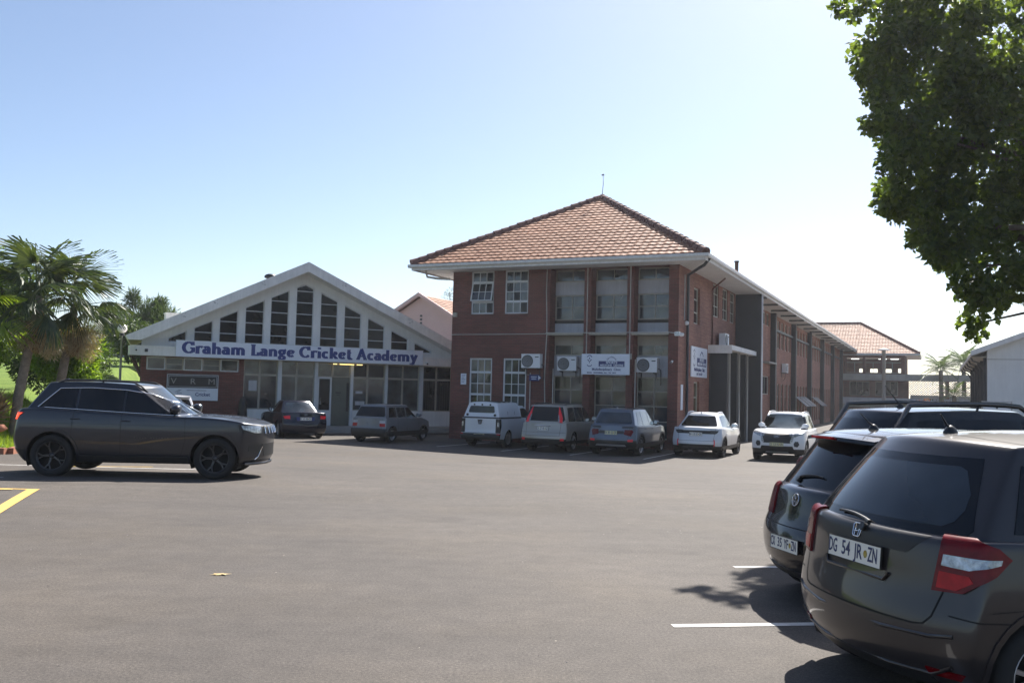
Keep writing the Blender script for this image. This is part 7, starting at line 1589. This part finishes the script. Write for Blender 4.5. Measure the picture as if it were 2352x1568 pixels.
# dry grasses and rocks at the foot of the palms
for k, (x, y, s, lb) in enumerate(((-14.3, 23.9, .55, 'reddish brown boulder at the left edge beside the palm foot'), (-13.3, 23.5, .35, 'small brown stone by the palm foot'), (-15.6, 23.4, .7, 'broad flat reddish rock half out of the left edge'))):
    bm_ = MB(); n_ = 8
    bm_.lathe([(.0, -.3 * s), (.75 * s, -.2 * s), (1.0 * s, .05 * s), (.8 * s, .32 * s), (.35 * s, .42 * s), (0, .43 * s)], 9, lambda a, b_, c_: (a * (1.2 + .2 * math.sin(5 * a)), b_ * (.8 + .1 * math.cos(7 * b_)), c_ + .08 * math.sin(6 * a + 3 * b_)))
    o = bm_.build('rock', M_TERRA, None, (x, y, bank_z(x, y) + .05)); tag(o, lb, 'rock')
tree('dry_grass_tuft', (-13.9, 24.4, bank_z(-13.9, 24.4)), [(0, 0, .25, .35), (-.5, 0, .2, .3)], 700, .5, M_DRYLEAF, 'dry yellow grass tuft beside the palm foot', 'plant', None, .02, 0, .05, up=.8)

# feather palms beyond the bridge
def feather_mesh(seed):
    rd = random.Random(seed); V_, F = [], []; L = 2.6; n = 26
    def at(t): return Vector((L * t, 0, 1.0 * t - 2.0 * t * t))
    for k in range(n):
        t0, t1 = k / n, (k + 1) / n; a, b_ = at(t0), at(t1); i = len(V_); V_.extend([a + Vector((0, .02, 0)), a - Vector((0, .02, 0)), b_ - Vector((0, .02, 0)), b_ + Vector((0, .02, 0))]); F.append((i, i + 1, i + 2, i + 3))
        if k > 2:
            for s in (1, -1):
                ll = .75 * math.sin(math.pi * min(.97, t0 + .12)) + .12; tip = a + Vector((.35 * ll, s * ll * .75, -.45 * ll * rd.uniform(.7, 1.3))); i = len(V_)
                V_.extend([a + Vector((-.035, 0, 0)), a + Vector((.035, 0, 0)), tip]); F.append((i, i + 1, i + 2))
    me = bpy.data.meshes.new('frond'); me.from_pydata([tuple(v) for v in V_], [], F); me.materials.append(M_LEAFD); return me
FE = [feather_mesh(k) for k in range(3)]
def feather_palm(x, y, z0, z1, n, sc, label):
    t = empty('feather_palm', (x, y, z0), 0, label, 'palm tree'); b = MB(); b.tube([(0, 0, 0), (.1, 0, (z1 - z0) * .5), (0, 0, z1 - z0)], .28, 8, .2); b.build('trunk', M_PALMBARK, t)
    for k in range(n):
        a = k * 2.4; e = R(70 - 95 * k / n); M = Matrix.Translation((0, 0, z1 - z0)) @ Matrix.Rotation(a, 4, 'Z') @ Matrix.Rotation(-e, 4, 'Y') @ Matrix.Scale(sc * random.uniform(.85, 1.1), 4)
        o = bpy.data.objects.new('frond', random.choice(FE)); col.objects.link(o); o.parent = t; o.matrix_basis = M
feather_palm(43.6, 93, -2, 4.9, 20, .95, 'feathery palm beyond the bridge, left of the pair')
feather_palm(46.4, 94, -2, 5.6, 22, 1.1, 'feathery palm beyond the bridge, right and taller of the pair')
feather_palm(43.5, 90, -2, 2.4, 16, .9, 'short feathery palm seen through the diamond mesh')
tree('low_shrubs', (41.5, 92, -2), blobs(0, 0, 2.9, 4.0, .8, .5, 18, .5, .8), 3500, .3, M_LEAFD, 'low shrubs with orange tips seen through the diamond mesh', 'shrub')
leaf_cloud('blossom', [(-1.0, -1, 3.4), (-.2, -1, 3.6)], [.4, .4], 260, .2, M_ORANGE, bpy.data.objects['low_shrubs'])

# fallen leaf and little litter on the asphalt
g = MB()
pts = [(0, 0), (.05, .02), (.09, .0), (.07, .035), (.12, .06), (.06, .06), (.03, .09), (.0, .06), (-.05, .07), (-.03, .03), (-.07, .0), (-.02, .012)]
ce_ = (.02, .035, .012)
for (p_, q_) in zip(pts, pts[1:] + pts[:1]): g.poly([ce_, (p_[0], p_[1], .002 + .03 * abs(p_[0])), (q_[0], q_[1], .002 + .03 * abs(q_[0]))])
tag(g.build('fallen_leaf', plain('dry_leaf', (.62, .46, .22), .7, .2, 30), None, (-2.60, 8.33, .004)), 'single pale dry leaf lying alone on the open asphalt', 'leaf')
litter = MB()
for k in range(160):
    x, y = random.uniform(-7, 6), random.uniform(3.2, 15); s = random.uniform(.004, .012); a = random.uniform(0, 3.1)
    litter.poly([(x - s * math.cos(a), y - s * math.sin(a), gz(x, y) + .003), (x + s * math.sin(a) * .5, y - s * .4 * math.cos(a), gz(x, y) + .008), (x + s * math.cos(a), y + s * math.sin(a), gz(x, y) + .004)])
tag(litter.build('litter', MATS['concrete']), 'tiny pale chips scattered over the asphalt', kind='stuff')

# ------------------------------------------------------------------ faint far haze, mainly added as lens-flare veil: closed box of pale air
hz = MB(); hz.box(-905, 905, -905, 905, -3.6, 14.2); HZ = hz.build('haze', None)
hm = bpy.data.materials.new('haze'); hm.use_nodes = True; ht = hm.node_tree; ht.nodes.clear()
ho = ht.nodes.new('ShaderNodeOutputMaterial'); hv = ht.nodes.new('ShaderNodeVolumePrincipled'); hv.inputs['Color'].default_value = (.93, .95, 1.0, 1); hv.inputs['Density'].default_value = .00042; hv.inputs['Anisotropy'].default_value = .55
ht.links.new(hv.outputs[0], ho.inputs['Volume']); HZ.data.materials.append(hm); tag(HZ, kind='stuff')
